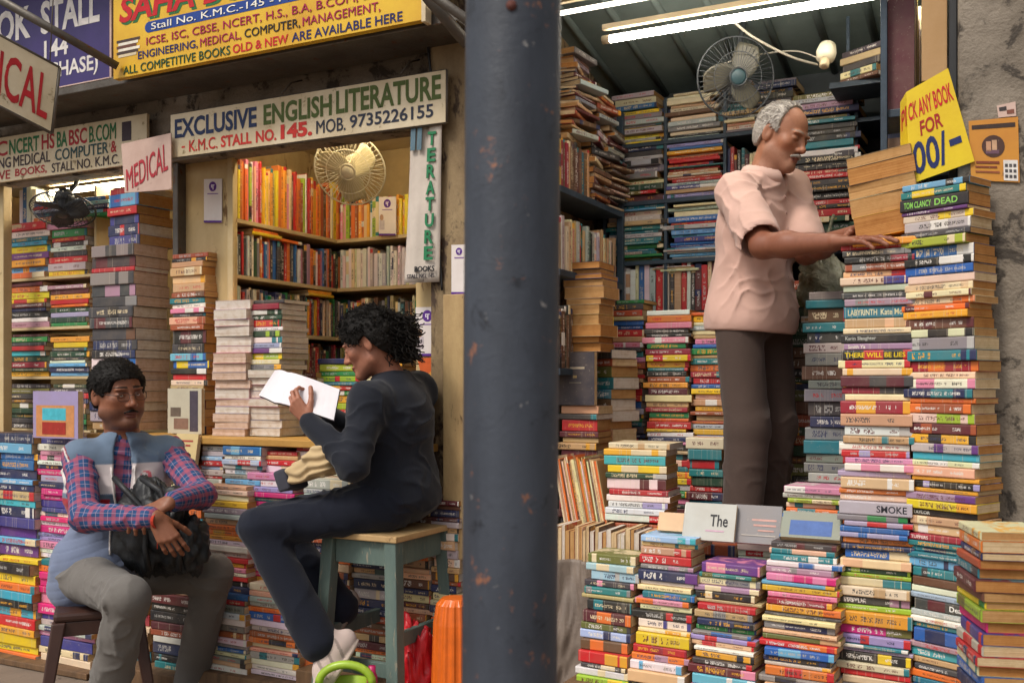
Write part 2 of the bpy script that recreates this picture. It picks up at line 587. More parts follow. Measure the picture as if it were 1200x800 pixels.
def cover_material():
    k = NT("book_cover")
    A = {}
    for nm in ("ba", "bb", "bc", "bd"):
        A[nm] = k.n("ShaderNodeAttribute", attribute_name=nm)
    uvn = k.n("ShaderNodeUVMap", uv_map="UVMap")
    sep = k.n("ShaderNodeSeparateXYZ"); k.l(uvn.outputs[0], sep.inputs[0])
    u, v = sep.outputs[0], sep.outputs[1]
    dim = k.n("ShaderNodeSeparateColor"); k.l(A["bd"].outputs["Color"], dim.inputs[0])
    L, T, D = dim.outputs[0], dim.outputs[1], dim.outputs[2]
    part, style, seed = A["ba"].outputs["Alpha"], A["bb"].outputs["Alpha"], A["bc"].outputs["Alpha"]
    extra = A["bd"].outputs["Alpha"]          # 1: no made-up lettering
    base, acc, txt = A["ba"].outputs["Color"], A["bb"].outputs["Color"], A["bc"].outputs["Color"]

    def wn(x, y=None, z=None):
        c = k.n("ShaderNodeCombineXYZ")
        for i, q in enumerate((x, y, z)):
            if q is not None:
                k.val(q, c.inputs[i])
        w = k.n("ShaderNodeTexWhiteNoise", noise_dimensions='3D'); k.l(c.outputs[0], w.inputs[0])
        return w.outputs[0]

    def rng(x, a, b):
        return k.math('MULTIPLY', k.math('GREATER_THAN', x, a), k.math('LESS_THAN', x, b))
    r1, r2, r3, r4 = wn(seed, 1.3), wn(seed, 2.7), wn(seed, 5.1), wn(seed, 9.9)
    # accent band somewhere along the spine (style > .5) or across one end
    c0 = k.math('MULTIPLY', r1, 0.8)
    wd = k.math('ADD', 0.06, k.math('MULTIPLY', r2, 0.3))
    band = k.math('MULTIPLY', rng(u, c0, 2) if False else k.math('MULTIPLY', k.math('GREATER_THAN', u, c0), k.math('LESS_THAN', u, k.math('ADD', c0, wd))), k.math('GREATER_THAN', style, 0.5))
    end = k.math('MULTIPLY', k.math('GREATER_THAN', u, k.math('SUBTRACT', 0.97, k.math('MULTIPLY', r3, 0.12))), k.math('GREATER_THAN', style, 0.25))
    isspine = k.math('LESS_THAN', part, 0.5)
    f = k.math('MULTIPLY', k.math('MAXIMUM', band, end), isspine)
    col = k.mix(f, base, acc)

    # lettering: pixel strokes in letter cells, two words groups
    def letters(uu, u0, u1, v0, v1, cellw, sd, skip):
        x = k.math('MULTIPLY', k.math('SUBTRACT', uu, u0), k.math('DIVIDE', L, cellw))
        ci = k.math('FLOOR', x); fx = k.math('FRACT', x)
        vv = k.math('DIVIDE', k.math('SUBTRACT', v, v0), k.math('SUBTRACT', v1, v0))
        sx = k.math('FLOOR', k.math('MULTIPLY', fx, 3.4)); sy = k.math('FLOOR', k.math('MULTIPLY', vv, 4.0))
        a = wn(k.math('ADD', k.math('MULTIPLY', ci, 7.0), sx), sy, sd)
        stroke = k.math('GREATER_THAN', a, 0.42)
        inl = k.math('LESS_THAN', fx, 0.88)
        word = k.math('GREATER_THAN', wn(ci, 3.0, sd), skip)
        box = k.math('MULTIPLY', k.math('MULTIPLY', k.math('GREATER_THAN', uu, u0), k.math('LESS_THAN', uu, u1)), rng(v, v0, v1))
        return k.math('MULTIPLY', k.math('MULTIPLY', stroke, inl), k.math('MULTIPLY', word, box))
    cw = k.math('MULTIPLY', k.math('MINIMUM', T, 0.03), k.math('ADD', 0.18, k.math('MULTIPLY', r1, 0.16)))
    cw2 = k.math('MULTIPLY', k.math('MINIMUM', T, 0.03), 0.21)
    e1 = k.math('ADD', 0.3, k.math('MULTIPLY', r2, 0.3))
    hh = k.math('ADD', 0.10, k.math('MULTIPLY', r1, 0.2))
    st0 = k.math('MULTIPLY', r4, 0.18)
    t1 = letters(u, k.math('ADD', 0.05, st0), k.math('ADD', e1, st0), k.math('SUBTRACT', 0.5, hh), k.math('ADD', 0.5, hh), cw, seed, 0.15)
    t2 = letters(u, 0.66, k.math('ADD', 0.76, k.math('MULTIPLY', r4, 0.16)), 0.34, 0.66, cw2, k.math('ADD', seed, 31.0), 0.1)
    has = k.math('MULTIPLY', isspine, k.math('LESS_THAN', extra, 0.5))
    tf = k.math('MULTIPLY', k.math('MULTIPLY', k.math('MAXIMUM', t1, t2), has), k.math('LESS_THAN', r3, 0.74))
    col = k.mix(k.math('MULTIPLY', tf, 0.9), col, txt)
    # cover picture on the boards: accent field and blotchy print
    isfront = rng(part, 0.5, 1.5)
    mp = k.n("ShaderNodeMapping"); k.l(uvn.outputs[0], mp.inputs[0])
    cmb = k.n("ShaderNodeCombineXYZ"); k.l(seed, cmb.inputs[0]); k.l(seed, cmb.inputs[1])
    k.l(cmb.outputs[0], mp.inputs["Location"])
    pn = k.noise(mp.outputs[0], 3.0, 5, 0.6, 0.8)
    pf = k.math('MULTIPLY', k.math('MULTIPLY', k.ramp(pn, [(0.48, 0), (0.56, 1)]), rng(v, 0.3, 0.9)), k.math('MULTIPLY', isfront, k.math('LESS_THAN', extra, 0.5)))
    col = k.mix(k.math('MULTIPLY', pf, 0.8), col, acc)
    # wear: scuffs and dust, lighter edges
    co = k.coord("Object")
    n2 = k.noise(co, 90, 5, 0.7)
    scuff = k.ramp(n2, [(0.60, 0), (0.72, 1)])
    col = k.mix(k.math('MULTIPLY', scuff, 0.30), col, lin("cbbda8"))
    # creases across the backs of read paperbacks
    cr = k.math('GREATER_THAN', wn(k.math('FLOOR', k.math('MULTIPLY', u, 110.0)), seed, 4.0), 0.955)
    cr = k.math('MULTIPLY', k.math('MULTIPLY', cr, isspine), k.math('GREATER_THAN', r4, 0.35))
    col = k.mix(k.math('MULTIPLY', cr, 0.35), col, lin("d8cab4"))
    n3 = k.noise(co, 14, 3, 0.6)
    col = k.mix(k.ramp(n3, [(0.35, 0.0), (0.7, 0.20)]), col, lin("8a7a66"))
    return k.done(col, k.math('ADD', 0.36, k.math('MULTIPLY', n2, 0.3)), 0, 0.45)


def pages_material():
    k = NT("book_pages")
    a = k.n("ShaderNodeAttribute", attribute_name="ba")
    co = k.coord("UV")
    mp = k.n("ShaderNodeMapping"); mp.inputs["Scale"].default_value = (1.5, 1, 1)
    k.l(co, mp.inputs[0])
    sep = k.n("ShaderNodeSeparateXYZ"); k.l(co, sep.inputs[0])
    seed = k.n("ShaderNodeAttribute", attribute_name="bc").outputs["Alpha"]
    c = k.n("ShaderNodeCombineXYZ")
    k.l(k.math('MULTIPLY', sep.outputs[0], 3.0), c.inputs[0]); k.l(k.math('MULTIPLY', sep.outputs[1], 1100.0), c.inputs[1]); k.l(seed, c.inputs[2])
    n = k.n("ShaderNodeTexNoise"); n.inputs["Scale"].default_value = 1.0; n.inputs["Detail"].default_value = 3
    k.l(c.outputs[0], n.inputs["Vector"])
    f = k.ramp(n.outputs[0], [(0.35, 0), (0.68, 1)])
    dark = k.mix(1.0, a.outputs["Color"], lin("b09070"), 'MULTIPLY')
    col = k.mix(f, a.outputs["Color"], k.mix(0.6, a.outputs["Color"], dark))
    n2 = k.noise(k.coord("Object"), 35, 4, 0.65)
    col = k.mix(k.ramp(n2, [(0.45, 0), (0.75, 0.5)]), col, k.mix(1.0, col, lin("d0b48c"), 'MULTIPLY'))
    k.bump(n.outputs[0], 0.35, 0.002)
    return k.done(col, 0.85, 0, 0.2)


M_cover, M_pages = cover_material(), pages_material()


class BookBag:
    """collects book shapes; one bag per mesh"""

    def __init__(self):
        self.v, self.f, self.mi, self.uv = [], [], [], []
        self.att = {k: [] for k in ("ba", "bb", "bc", "bd")}
        self.ink_v, self.ink = [], []

    def face(self, idx, mi, uvs, ba, bb, bc, bd):
        self.f.append(idx); self.mi.append(mi); self.uv.extend(uvs)
        self.att["ba"].append(ba); self.att["bb"].append(bb); self.att["bc"].append(bc); self.att["bd"].append(bd)


def book_shape(b, M, cov, pag):
    """b: dict(L,T,D,c,a,t,style,seed,hard,pages,blank). Adds the cover to bag cov and the page block to bag pag."""
    L, T, D = b["L"], b["T"], b["D"]
    hard = b.get("hard", False)
    th = 0.0026 if hard else 0.0007
    r = min(0.0035, 0.28 * T)
    prof = [(D, 0), (r, 0), (r * .3, r * .3), (0, r), (0, T - r), (r * .3, T - r * .3), (r, T), (D, T)]
    inn = [(D, th), (r + th, th), (r + th, T - th), (D, T - th)]
    wob = b.get("wob", 0.0)
    o = len(cov.v)
    for x in (0, L):
        for y, z in prof:
            cov.v.append(tuple(M @ Vector((x, y, z + wob * y * (1 if x else -1)))))
    for x in (0, L):
        for y, z in inn:
            cov.v.append(tuple(M @ Vector((x, y, z + wob * y * (1 if x else -1)))))
    P = len(prof); Q = len(inn)
    c, a, t = b["c"], b["a"], b["t"]
    bb = a + (b["style"],); bc = t + (b["seed"],); bd = (L, T, D, 1.0 if b.get("blank") else 0.0)
    for i in range(P - 1):
        y0, z0 = prof[i]; y1, z1 = prof[i + 1]
        spine = 0 < i < P - 2
        part = 0.0 if spine else 1.0
        f0, f1 = (z0 / T, z1 / T) if spine else (y0 / D, y1 / D)
        cov.face((o + i, o + i + 1, o + P + i + 1, o + P + i)[::-1], 0, [(1, f0), (1, f1), (0, f1), (0, f0)], c + (part,), bb, bc, bd)
    oi = o + 2 * P
    for i in range(Q - 1):
        cov.face((oi + i, oi + i + 1, oi + Q + i + 1, oi + Q + i), 0, [(0, 0)] * 4, c + (2.0,), bb, bc, bd)
    for s, (oo, ii) in enumerate(((o, oi), (o + P, oi + Q))):
        for q in ((oo + 0, oo + 1, ii + 1, ii + 0), (oo + 1, oo + 2, oo + 3, ii + 1), (oo + 3, oo + 4, ii + 2, ii + 1), (oo + 4, oo + 5, oo + 6, ii + 2), (oo + 6, oo + 7, ii + 3, ii + 2)):
            cov.face(q if s else q[::-1], 0, [(0, 0)] * 4, c + (2.0,), bb, bc, bd)
    cov.face((o + 0, oi + 0, oi + Q, o + P), 0, [(0, 0)] * 4, c + (2.0,), bb, bc, bd)
    cov.face((o + P - 1, o + 2 * P - 1, oi + 2 * Q - 1, oi + Q - 1), 0, [(0, 0)] * 4, c + (2.0,), bb, bc, bd)
    # page block, its fore edge a little hollow or uneven
    e = 0.004 if hard else 0.0006
    y0, y1, z0, z1 = r + th + .0004, D - (0.005 if hard else 0.0012), th + .0002, T - th - .0002
    if z1 - z0 < 0.0008:
        return
    hol = b.get("hol", 0.0015)
    o = len(pag.v)
    for x in (e, L - e):
        for y, z in ((y0, z0), (y1, z0), (y1 - hol, (z0 + z1) / 2), (y1, z1), (y0, z1)):
            pag.v.append(tuple(M @ Vector((x, y, z + wob * y * (1 if x > e else -1)))))
    pc = b["pages"]
    pm = 1 if pag is cov else 0
    for i in range(5):
        j = (i + 1) % 5
        zz = [(z0, z0, (z0 + z1) / 2, z1, z1)[q] for q in (i, j)]
        pag.face((o + i, o + j, o + 5 + j, o + 5 + i), pm, [(0, zz[0]), (0, zz[1]), (L, zz[1]), (L, zz[0])], pc + (0,), (0, 0, 0, 0), (0, 0, 0, b["seed"]), (0, 0, 0, 0))
    for idx in ((4, 3, 2, 1, 0), (5, 6, 7, 8, 9)):
        qs = [((y0, z0), (y1, z0), (y1, (z0 + z1) / 2), (y1, z1), (y0, z1))[q % 5] for q in idx]
        pag.face(tuple(o + q for q in idx), pm, qs, pc + (0,), (0, 0, 0, 0), (0, 0, 0, b["seed"]), (0, 0, 0, 0))


def build_bag(bag, name, mats, parent=None):
    me = bpy.data.meshes.new(name)
    nv = len(bag.v)
    verts = bag.v + bag.ink_v
    faces = bag.f + [tuple(i + nv for i in fc) for fc, _ in bag.ink]
    me.from_pydata(verts, [], faces)
    mats = list(mats)
    mi = list(bag.mi)
    for fc, mt in bag.ink:
        if mt not in mats:
            mats.append(mt)
        mi.append(mats.index(mt))
    for m_ in mats:
        me.materials.append(m_)
    me.polygons.foreach_set("material_index", mi)
    uvl = me.uv_layers.new(name="UVMap")
    uvs = bag.uv + [(0, 0)] * sum(len(fc) for fc, _ in bag.ink)
    uvl.data.foreach_set("uv", np.array(uvs, dtype=np.float32).ravel())
    for k_, lst in bag.att.items():
        at_ = me.attributes.new(k_, 'FLOAT_COLOR', 'FACE')
        at_.data.foreach_set("color", np.array(lst + [(0, 0, 0, 0)] * len(bag.ink), dtype=np.float32).ravel())
    me.update()
    ob = bpy.data.objects.new(name, me)
    COL.objects.link(ob)
    if parent is not None:
        ob.parent = parent
    return ob


STUFF = BookBag()
N_IND = [0]
ORD = "first second third fourth fifth sixth seventh eighth ninth tenth eleventh twelfth thirteenth fourteenth fifteenth sixteenth seventeenth eighteenth nineteenth".split()
TENS = {2: "twent", 3: "thirt", 4: "fort", 5: "fift", 6: "sixt", 7: "sevent"}


def ordinal(i):
    if i <= 19:
        return ORD[i - 1]
    t, u = divmod(i, 10)
    return TENS[t] + "ieth" if u == 0 else TENS[t] + "y-" + ORD[u - 1]


def lum(c):
    return 0.3 * c[0] + 0.6 * c[1] + 0.1 * c[2]


def make_book(spec, L, T, D, pages, hard=False, rnd=RNG, wob=0.0):
    """spec 'colour[/accent][:Title[@inkhex]]'"""
    title = None
    inkc = None
    if ":" in spec:
        spec, title = spec.split(":", 1)
        if "@" in title:
            title, inkc = title.split("@")
    cs = spec.split("/")
    c = PALL[cs[0]]
    jit = lambda q: tuple(min(1, max(0, x * rnd.uniform(0.85, 1.15))) for x in q)
    dark = lum(c) < 0.22
    style = 0.0
    if len(cs) > 1:
        a = PALL[cs[1]]; style = 0.8
    else:
        a = PALL[rnd.choice(["white", "black", "red", "amber", "navy", "cream", "teal"])]
        style = rnd.choice([0.1, 0.1, 0.4, 0.8]) if rnd.random() < 0.6 else 0.1
    t = PALL[rnd.choice(["white", "cream", "amber", "white", "silver"])] if dark else PALL[rnd.choice(["black", "navy", "maroon", "red", "charcoal", "white"])]
    return dict(L=L, T=T, D=D, c=jit(c), a=a, t=t, style=style, seed=rnd.uniform(0, 100), hard=hard, pages=pages, blank=1 if title else 0,
                title=title, ink=inkc, words=(cs[0], cs[1] if len(cs) > 1 else None), wob=wob, hol=rnd.uniform(-0.001, 0.003))


def place_book(b, M, label=None, group=None, noun="paperback"):
    """label given: a book of its own; else it goes into the mass of books"""
    if label is None:
        book_shape(b, M, STUFF, STUFF)
        return None
    N_IND[0] += 1
    t = thing("book", label, "book", group=group)
    t.matrix_world = M
    cov, pag = BookBag(), BookBag()
    book_shape(b, Matrix.Identity(4), cov, pag)
    if b.get("title"):
        L, T = b["L"], b["T"]
        k = MB()
        mt = ink(b["ink"] or "f0e8d8")
        for i, seg in enumerate(b["title"].split("|")):
            n = len(b["title"].split("|"))
            uv, fs, asp = text_shape(seg, 0.016)
            h = T * 0.52
            w = min(h * asp * 1.02, L * (0.9 / n - 0.04))
            x0 = L * (0.06 + i * 0.92 / n) if not b.get("fit") else L * .04
            if n == 1 and w > L * .7:
                x0 = L * .05
            o = len(cov.ink_v)
            for p, q in uv:
                cov.ink_v.append((x0 + w * p, -0.0004, T * 0.24 + h * q))
            for fc in fs:
                cov.ink.append((tuple(j + o for j in fc), mt))
    build_bag(cov, "cover", [M_cover], t)
    if pag.v:
        build_bag(pag, "pages", [M_pages], t)
    return t


def stack(books, p0, z1, L, D, rot=0.0, lean=(0, 0), where=None, group=None, pages="cream", jl=0.11, jx=0.008, noun="paperback", hard=False, flip=False, jr=2.2, seed=None, count=0, tilt=0.0):
    """books from the top down as 'weight spec' strings; they fill the height from p0.z to z1.
    where: phrase naming the pile; then each book is a thing of its own. flip: fore edges face the street."""
    rnd = random.Random(seed if seed is not None else sum(map(ord, str(where))) + int(p0.x * 1000) + int(p0.z * 777))
    items = []
    for s in books:
        w, sp = s.split(" ", 1)
        items.append((float(w), sp))
    tot = sum(w for w, _ in items)
    H = z1 - p0.z
    z = z1
    n = 0
    for i, (w, sp) in enumerate(items):
        T = H * w / tot
        z -= T
        l = L * (1 + rnd.uniform(-jl, jl * 0.6)); d = D * (1 + rnd.uniform(-jl, jl * 0.6))
        pg = pages if isinstance(pages, str) else rnd.choice(pages)
        b = make_book(sp, l, max(T - 0.0011, 0.002), d, PAGES[pg], hard, rnd)
        a = rot + rad(rnd.uniform(-jr, jr))
        hgt = z - p0.z
        Mx = Matrix.Translation((p0.x + lean[0] * hgt, p0.y + lean[1] * hgt, z)) @ Matrix.Rotation(a, 4, 'Z')
        if tilt:
            Mx = Mx @ Matrix.Rotation(tilt, 4, 'Y')
        if flip:
            Mx = Mx @ Matrix.Translation((L, D, 0)) @ Matrix.Rotation(PI, 4, 'Z')
        Mx = Mx @ Matrix.Translation(((L - l) * rnd.random() + rnd.uniform(-jx, jx), rnd.uniform(-jx, jx), 0))
        n += 1
        lab = None
        if where:
            c0, c1 = b["words"]
            w_ = SAY.get(c0, c0)
            if flip:
                lab = f"{noun} turned page edges outward, {ordinal(n + count)} down in {where}"
            else:
                extra = f" titled {b['title'].split('|')[0].strip()}" if b["title"] and len(b["title"]) < 14 and w > 8 else ""
                lab = f"{w_} {noun}{extra}, {ordinal(n + count)} down in {where}"
        place_book(b, Mx, lab, group)


def rpal(names, n, rnd, lo=6, hi=14):
    names = names.split()
    return [f"{rnd.uniform(lo, hi):.1f} {rnd.choice(names)}" for _ in range(n)]


def uprights(p0, direction, length, hrange, drange, names, rnd, trange=(0.012, 0.03), z=None, lean=0.0, flip=False):
    """row of standing books, spines towards the right-hand side of 'direction' (all in the mass of books)"""
    d = Vector(direction).normalized()
    ang = math.atan2(d.y, d.x)
    x = 0
    names = names.split()
    while x < length:
        T = rnd.uniform(*trange); Lb = rnd.uniform(*hrange); Db = rnd.uniform(*drange)
        pg = PAGES[rnd.choice(["cream", "tan", "white"])]
        b = make_book(rnd.choice(names), Lb, T, Db, pg, False, rnd)
        # local x (spine length) -> up, local z (thickness) -> -along d, local y (depth) -> into the shelf
        R = Matrix(((0, 0, -1), (0, 1, 0), (1, 0, 0))).to_4x4()
        Mx = Matrix.Translation(p0 + d * (x + T)) @ Matrix.Rotation(ang, 4, 'Z') @ Matrix.Rotation(lean + rnd.uniform(-.01, .01), 4, 'Y') @ Matrix.Translation((0, rnd.uniform(0, .012), 0)) @ R
        if flip:
            Mx = Mx @ Matrix.Translation((0, Db, T)) @ Matrix.Rotation(PI, 4, 'X')
        place_book(b, Mx)
        x += T + rnd.uniform(0, 0.001)


# ------------------------------------------------------------------ the front stacks of the right stall
NOV = "paperbacks stacked at the front of the right stall"
ALLC = "white cream tan peach pink red crimson maroon orange amber yellow lime green darkgreen teal turquoise skyblue blue navy indigo lavender purple mauve grey charcoal black silver brown rust lightblue"
SHELFY = "cream white silver tan brown maroon navy blue charcoal black grey red darkgreen teal olive amber rust green purple"


def front_stack(books, pxl, pxr, ytop, Y0, where, D=0.13, lean=0.28, rot=rad(-4), ybot=806, **kw):
    p = at(pxl, ybot, Y0); r = at(pxr, ybot, Y0)
    # the top of the stack is set back by the lean: find its height
    z1 = at(pxl, ytop, Y0).z
    for _ in range(5):
        z1 = at(pxl, ytop, Y0 + lean * (z1 - p.z)).z
    stack(books, p, z1, (r.x - p.x), D, rot, (0, lean), where, NOV, **kw)
    return p, z1


S1 = ["22 olive/cream", "17 lightblue", "22 lightblue/silver", "15 charcoal/pink", "17 teal/grey", "10 tan", "25 black/teal", "27 maroon/orange", "17 olive/charcoal",
      "20 lightblue/navy", "25 brown/orange", "27 red/amber", "11 charcoal/cream", "17 white/cream", "17 lime/yellow", "14 black/cream"]
S2 = ["17 lightblue/turquoise", "12 peach/teal", "20 tan/red", "23 red", "12 grey/mauve", "27 navy/purple", "11 white", "14 cream", "17 teal/blue", "15 pink/orange", "14 cream", "20 black/red",
      "22 white/indigo", "10 cream/amber", "30 yellow", "20 red/crimson", "17 orange/mauve", "22 white/skyblue", "30 peach", "19 black:EXTRA@e8d848"]
S3 = ["30 purple/pink", "14 teal/olive", "22 cream/grey", "17 mauve/cream", "22 black/cream", "10 tan", "20 red", "22 tan/grey", "20 navy/black", "15 green", "12 grey/blue", "15 lavender",
      "15 peach/red", "12 white", "20 amber", "17 charcoal", "26 maroon/pink", "30 skyblue/white", "16 pink"]
S4 = ["17 charcoal/maroon", "15 peach/teal", "17 teal", "15 white/blue", "17 mauve/grey", "20 pink/hotpink", "12 skyblue", "17 amber", "15 pink", "17 crimson", "20 amber/orange", "8 charcoal", "15 cream",
      "20 navy/grey", "12 peach", "15 olive/tan", "17 red/orange", "22 blue/skyblue", "15 navy/black", "10 silver", "25 orange/red", "17 grey/black", "19 peach"]
front_stack(S1, 675, 735, 645, 2.86, "the front stack nearest the pole", seed=11)
front_stack(S2, 737, 806, 624, 2.86, "the second front stack from the pole", seed=12)
front_stack(S3, 808, 884, 655, 2.86, "the third front stack from the pole", seed=13)
front_stack(S4, 889, 977, 632, 2.86, "the fourth front stack from the pole", seed=14)
SA = ["9 red", "9 charcoal/grey", "9 black/crimson", "10 rust/grey", "8 peach/red", "11 cream/indigo", "9 silver", "9 charcoal", "10 mauve/grey", "16 teal:LABYRINTH|Kate Mosse@d8d0a8", "13 tan/peach", "8 cream",
      "12 black:Karin Slaughter@b8b8b0", "9 mauve:Smith Ya@e8e0d0", "13 black:THERE WILL BE LIES@e8c820", "11 cream/red", "10 cream/amber", "15 maroon/charcoal", "9 crimson/charcoal", "9 cream", "17 crimson/amber", "16 tan",
      "13 white/silver", "10 tan/teal", "9 white", "9 red/lavender", "8 pink", "10 white/pink", "8 lavender", "15 peach/white", "7 orange", "9 cream", "18 silver:         |SMOKE@303038", "8 grey/green", "7 lavender", "8 blue", "7 lavender/blue",
      "8 orange", "7 navy", "12 blue/cream", "12 cream/peach", "7 darkgreen/lime", "6 lime", "11 cream/teal", "13 cream/tan", "11 charcoal/mauve", "8 lime", "18 amber", "12 hotpink/olive", "12 lavender/red", "5 teal",
      "5 lavender", "13 black/yellow", "10 cream", "8 red", "10 cream", "10 silver"]
front_stack(SA, 983, 1068, 287, 2.95, "the tall stack under the old man's hands", lean=0.06, seed=15, D=0.14, jl=0.05)
SB = ["9 skyblue", "10 teal/yellow", "17 black:TOM CLANCY|DEAD@8fd060", "5 purple", "10 cream/yellow", "14 silver/white", "8 charcoal", "12 lime", "15 blue/white", "11 black/white", "12 blue", "11 cream", "10 peach/cream",
      "9 cream/maroon", "9 cream/orange", "8 orange/maroon", "10 amber", "14 brown/maroon", "11 cream/black", "17 grey/silver", "14 teal/navy", "14 crimson/orange", "9 cream", "13 white/pink", "12 navy/teal", "7 orange",
      "13 rust/orange", "13 cream/lime", "14 maroon/rust", "12 amber/black", "12 silver/purple", "10 turquoise", "8 cream", "13 peach", "6 amber", "9 black/lavender", "6 amber", "10 mauve/purple", "12 yellow/amber",
      "9 black:TAYLOR|         @d8d8d0", "11 tan/cream", "12 peach/white", "9 crimson:TUPPERS|     @f0d8d0", "8 teal", "7 teal/navy", "8 teal", "12 skyblue/navy", "12 teal/charcoal", "12 brown/grey", "9 white", "8 lightblue",
      "14 charcoal/maroon:      |Deaver@f0ece4", "8 silver", "8 white", "7 teal", "18 blue/navy", "8 mauve/red", "12 turquoise/teal", "9 tan", "8 charcoal", "10 orange", "9 teal/green", "8 blue"]
p = at(1070, 806, 2.95)
stack(SB, p, at(1061, 217, 3.0).z, 0.196, 0.125, rad(-25.7), (-0.025, 0.05), "the tallest stack under the price sign", NOV, pages=["tan", "orange", "cream"], jl=0.045, seed=16)
# pile in the bottom right corner: page edges to the street
SCc = ["12 cream/amber", "16 orange/tan", "10 navy/brown", "12 rust", "14 teal/charcoal", "16 maroon", "13 brown", "10 yellow/green", "17 lime/olive", "15 hotpink", "16 indigo/red", "14 silver/red", "13 red/navy", "14 cream/teal", "16 blue", "18 navy", "15 maroon"]
p = at(1124, 806, 2.44)
stack(SCc, p, at(1124, 607, 2.48).z, 0.175, 0.13, rad(-73), (-0.02, 0.02), "the corner pile showing its page edges", NOV, pages=["orange", "tan", "cream"], seed=17, jl=0.06)
# thick page-edge books lying on top of the tall stack
p = at(1000, 287, 3.05)
zt_ = at(1030, 287, 2.98).z
stack(["12 tan/brown", "20 brown", "16 tan", "22 cream", "26 amber"], Vector((p.x, 3.05, zt_ + .024)), at(1003, 190, 3.12).z, 0.185, 0.115, rad(-4), (-0.09, 0.05), "the sloping heap on the tall stack", NOV, pages=["orange", "tan"], flip=True, seed=18, jl=.04, tilt=rad(-8))
place_book(make_book("amber", 0.18, 0.02, 0.12, PAGES["orange"]), Matrix.Translation((p.x + .005, 3.0, zt_ + .002)) @ Matrix.Rotation(rad(-3), 4, 'Z'), "amber paperback under the old man's fingertips on the tall stack", NOV)
# a plank under the front stacks
zpl = at(740, 806, 2.86).z
PLANK_Z = zpl

# small pile by the magazines (three shades of covers, white books below)
SE = ["10 cream/tan", "10 amber/cream", "15 turquoise", "12 yellow/cream", "9 darkgreen/silver", "17 white/maroon", "9 red/crimson", "10 white", "10 white/lavender", "10 white", "11 white/red"]
pe = at(709, 609, 3.28)
stack(SE, pe, at(709, 518, 3.28).z, at(780, 609, 3.28).x - pe.x, 0.16, rad(2), (0, 0.05), "the low pile beside the leaning magazines", NOV, seed=19, pages=["white", "tan"], jl=0.06, noun="book")
# flat pink pile right of the old man's feet
SF = ["14 pink/white", "10 silver", "9 lime/cream", "10 cream/teal", "11 orange/teal"]
pf = at(918, 600, 3.22)
stack(SF, pf, at(918, 568, 3.22).z, at(990, 600, 3.22).x - pf.x, 0.14, rad(-4), (0, 0), "the small pile right of the old man's legs", NOV, seed=20)
# ------------------------------------------------------------------ left stalls: piles of their own
LG = "textbooks piled at the front of the left stalls"


def span(pxl, pxr, ytop, ybot, Y):
    a_, b_ = at(pxl, ybot, Y), at(pxr, ybot, Y)
    return a_, at(pxl, ytop, Y).z, b_.x - a_.x


def side_depth(pxr, pxside, Y):
    X = at(pxr, 400, Y).x
    return at_x(pxside, 400, X).y - Y


a_, z_, L_ = span(107, 158, 289, 503, 3.30)
G_ = ["13 grey/charcoal", "12 charcoal/maroon", "5 red", "14 grey/charcoal", "13 charcoal/mauve", "11 charcoal/grey", "12 charcoal/black", "12 charcoal/maroon", "13 charcoal/brown", "11 navy/charcoal", "9 black/navy", "14 white/blue",
      "10 lavender", "12 grey", "12 white/grey", "10 navy", "12 silver", "9 tan"]
stack(G_, a_, z_, L_, side_depth(158, 199, 3.30), 0, (0, 0), "the tall pile behind the seated man", LG, pages=["white", "pinkish"], seed=31, jl=0.03, noun="volume", jr=.8)
b_, zb_, Lb_ = span(128, 166, 222, 287, 3.36)
stack(["7 red", "14 skyblue/blue", "9 red", "10 navy/indigo", "12 navy/red", "11 indigo/navy"], Vector((b_.x, b_.y, z_ + .001)), zb_, Lb_, 0.2, rad(-3), (0, 0), "the small heap under the pink sign", LG, pages=["tan", "white"], seed=32, jl=.03)
a_, z_, L_ = span(201, 243, 298, 508, 3.36)
H_ = ["5 rust", "4 black/amber", "6 tan", "9 tan/cream", "8 peach", "9 tan", "6 rust/brown", "6 teal", "5 white", "5 pink/white", "4 charcoal", "8 peach/rust", "6 rust", "14 black/maroon", "10 charcoal/black", "8 skyblue/blue", "8 blue/yellow", "6 black", "6 red", "6 cream", "6 tan",
      "9 grey", "9 brown", "9 maroon", "9 tan", "9 navy"]
stack(H_, a_, z_, L_, 0.15, rad(-3), (0, 0), "the pile before the yellowed panel", LG, pages=["orange", "tan"], seed=33, jl=0.07)
a_, z_, L_ = span(250, 289, 352, 510, 3.32)
stack(rpal("white silver cream pink lavender", 16, random.Random(5), 7, 12), a_, z_, L_, 0.16, rad(2), (0, 0), "the white pile left of the open book", LG, pages=["white", "pinkish"], flip=True, seed=34, jl=.04)
a_, z_, L_ = span(290, 331, 352, 432, 3.36)
a2, z2, L2 = span(291, 327, 433, 510, 3.34)
stack(["4 charcoal", "6 crimson", "5 white/darkgreen", "5 darkgreen", "7 red/darkgreen", "4 white", "6 darkgreen/lime", "6 white/teal", "5 lavender", "5 purple/white", "6 lime/yellow", "5 cream", "5 grey"], Vector((a_.x, a_.y, z2 + .001)), z_, L_, 0.17, rad(-2), (0, 0), "the colourful pile left of the girl's face", LG, pages="white", seed=35, jl=.04)
stack(rpal("white silver pink lavender", 9, random.Random(6), 7, 10), a2, z2, L2, 0.16, rad(1), (0, 0), "the white pile under the colourful one", LG, pages=["white"], flip=True, seed=36, jl=.04)

# covers turned to the street
FACE = "books set with their covers to the street"


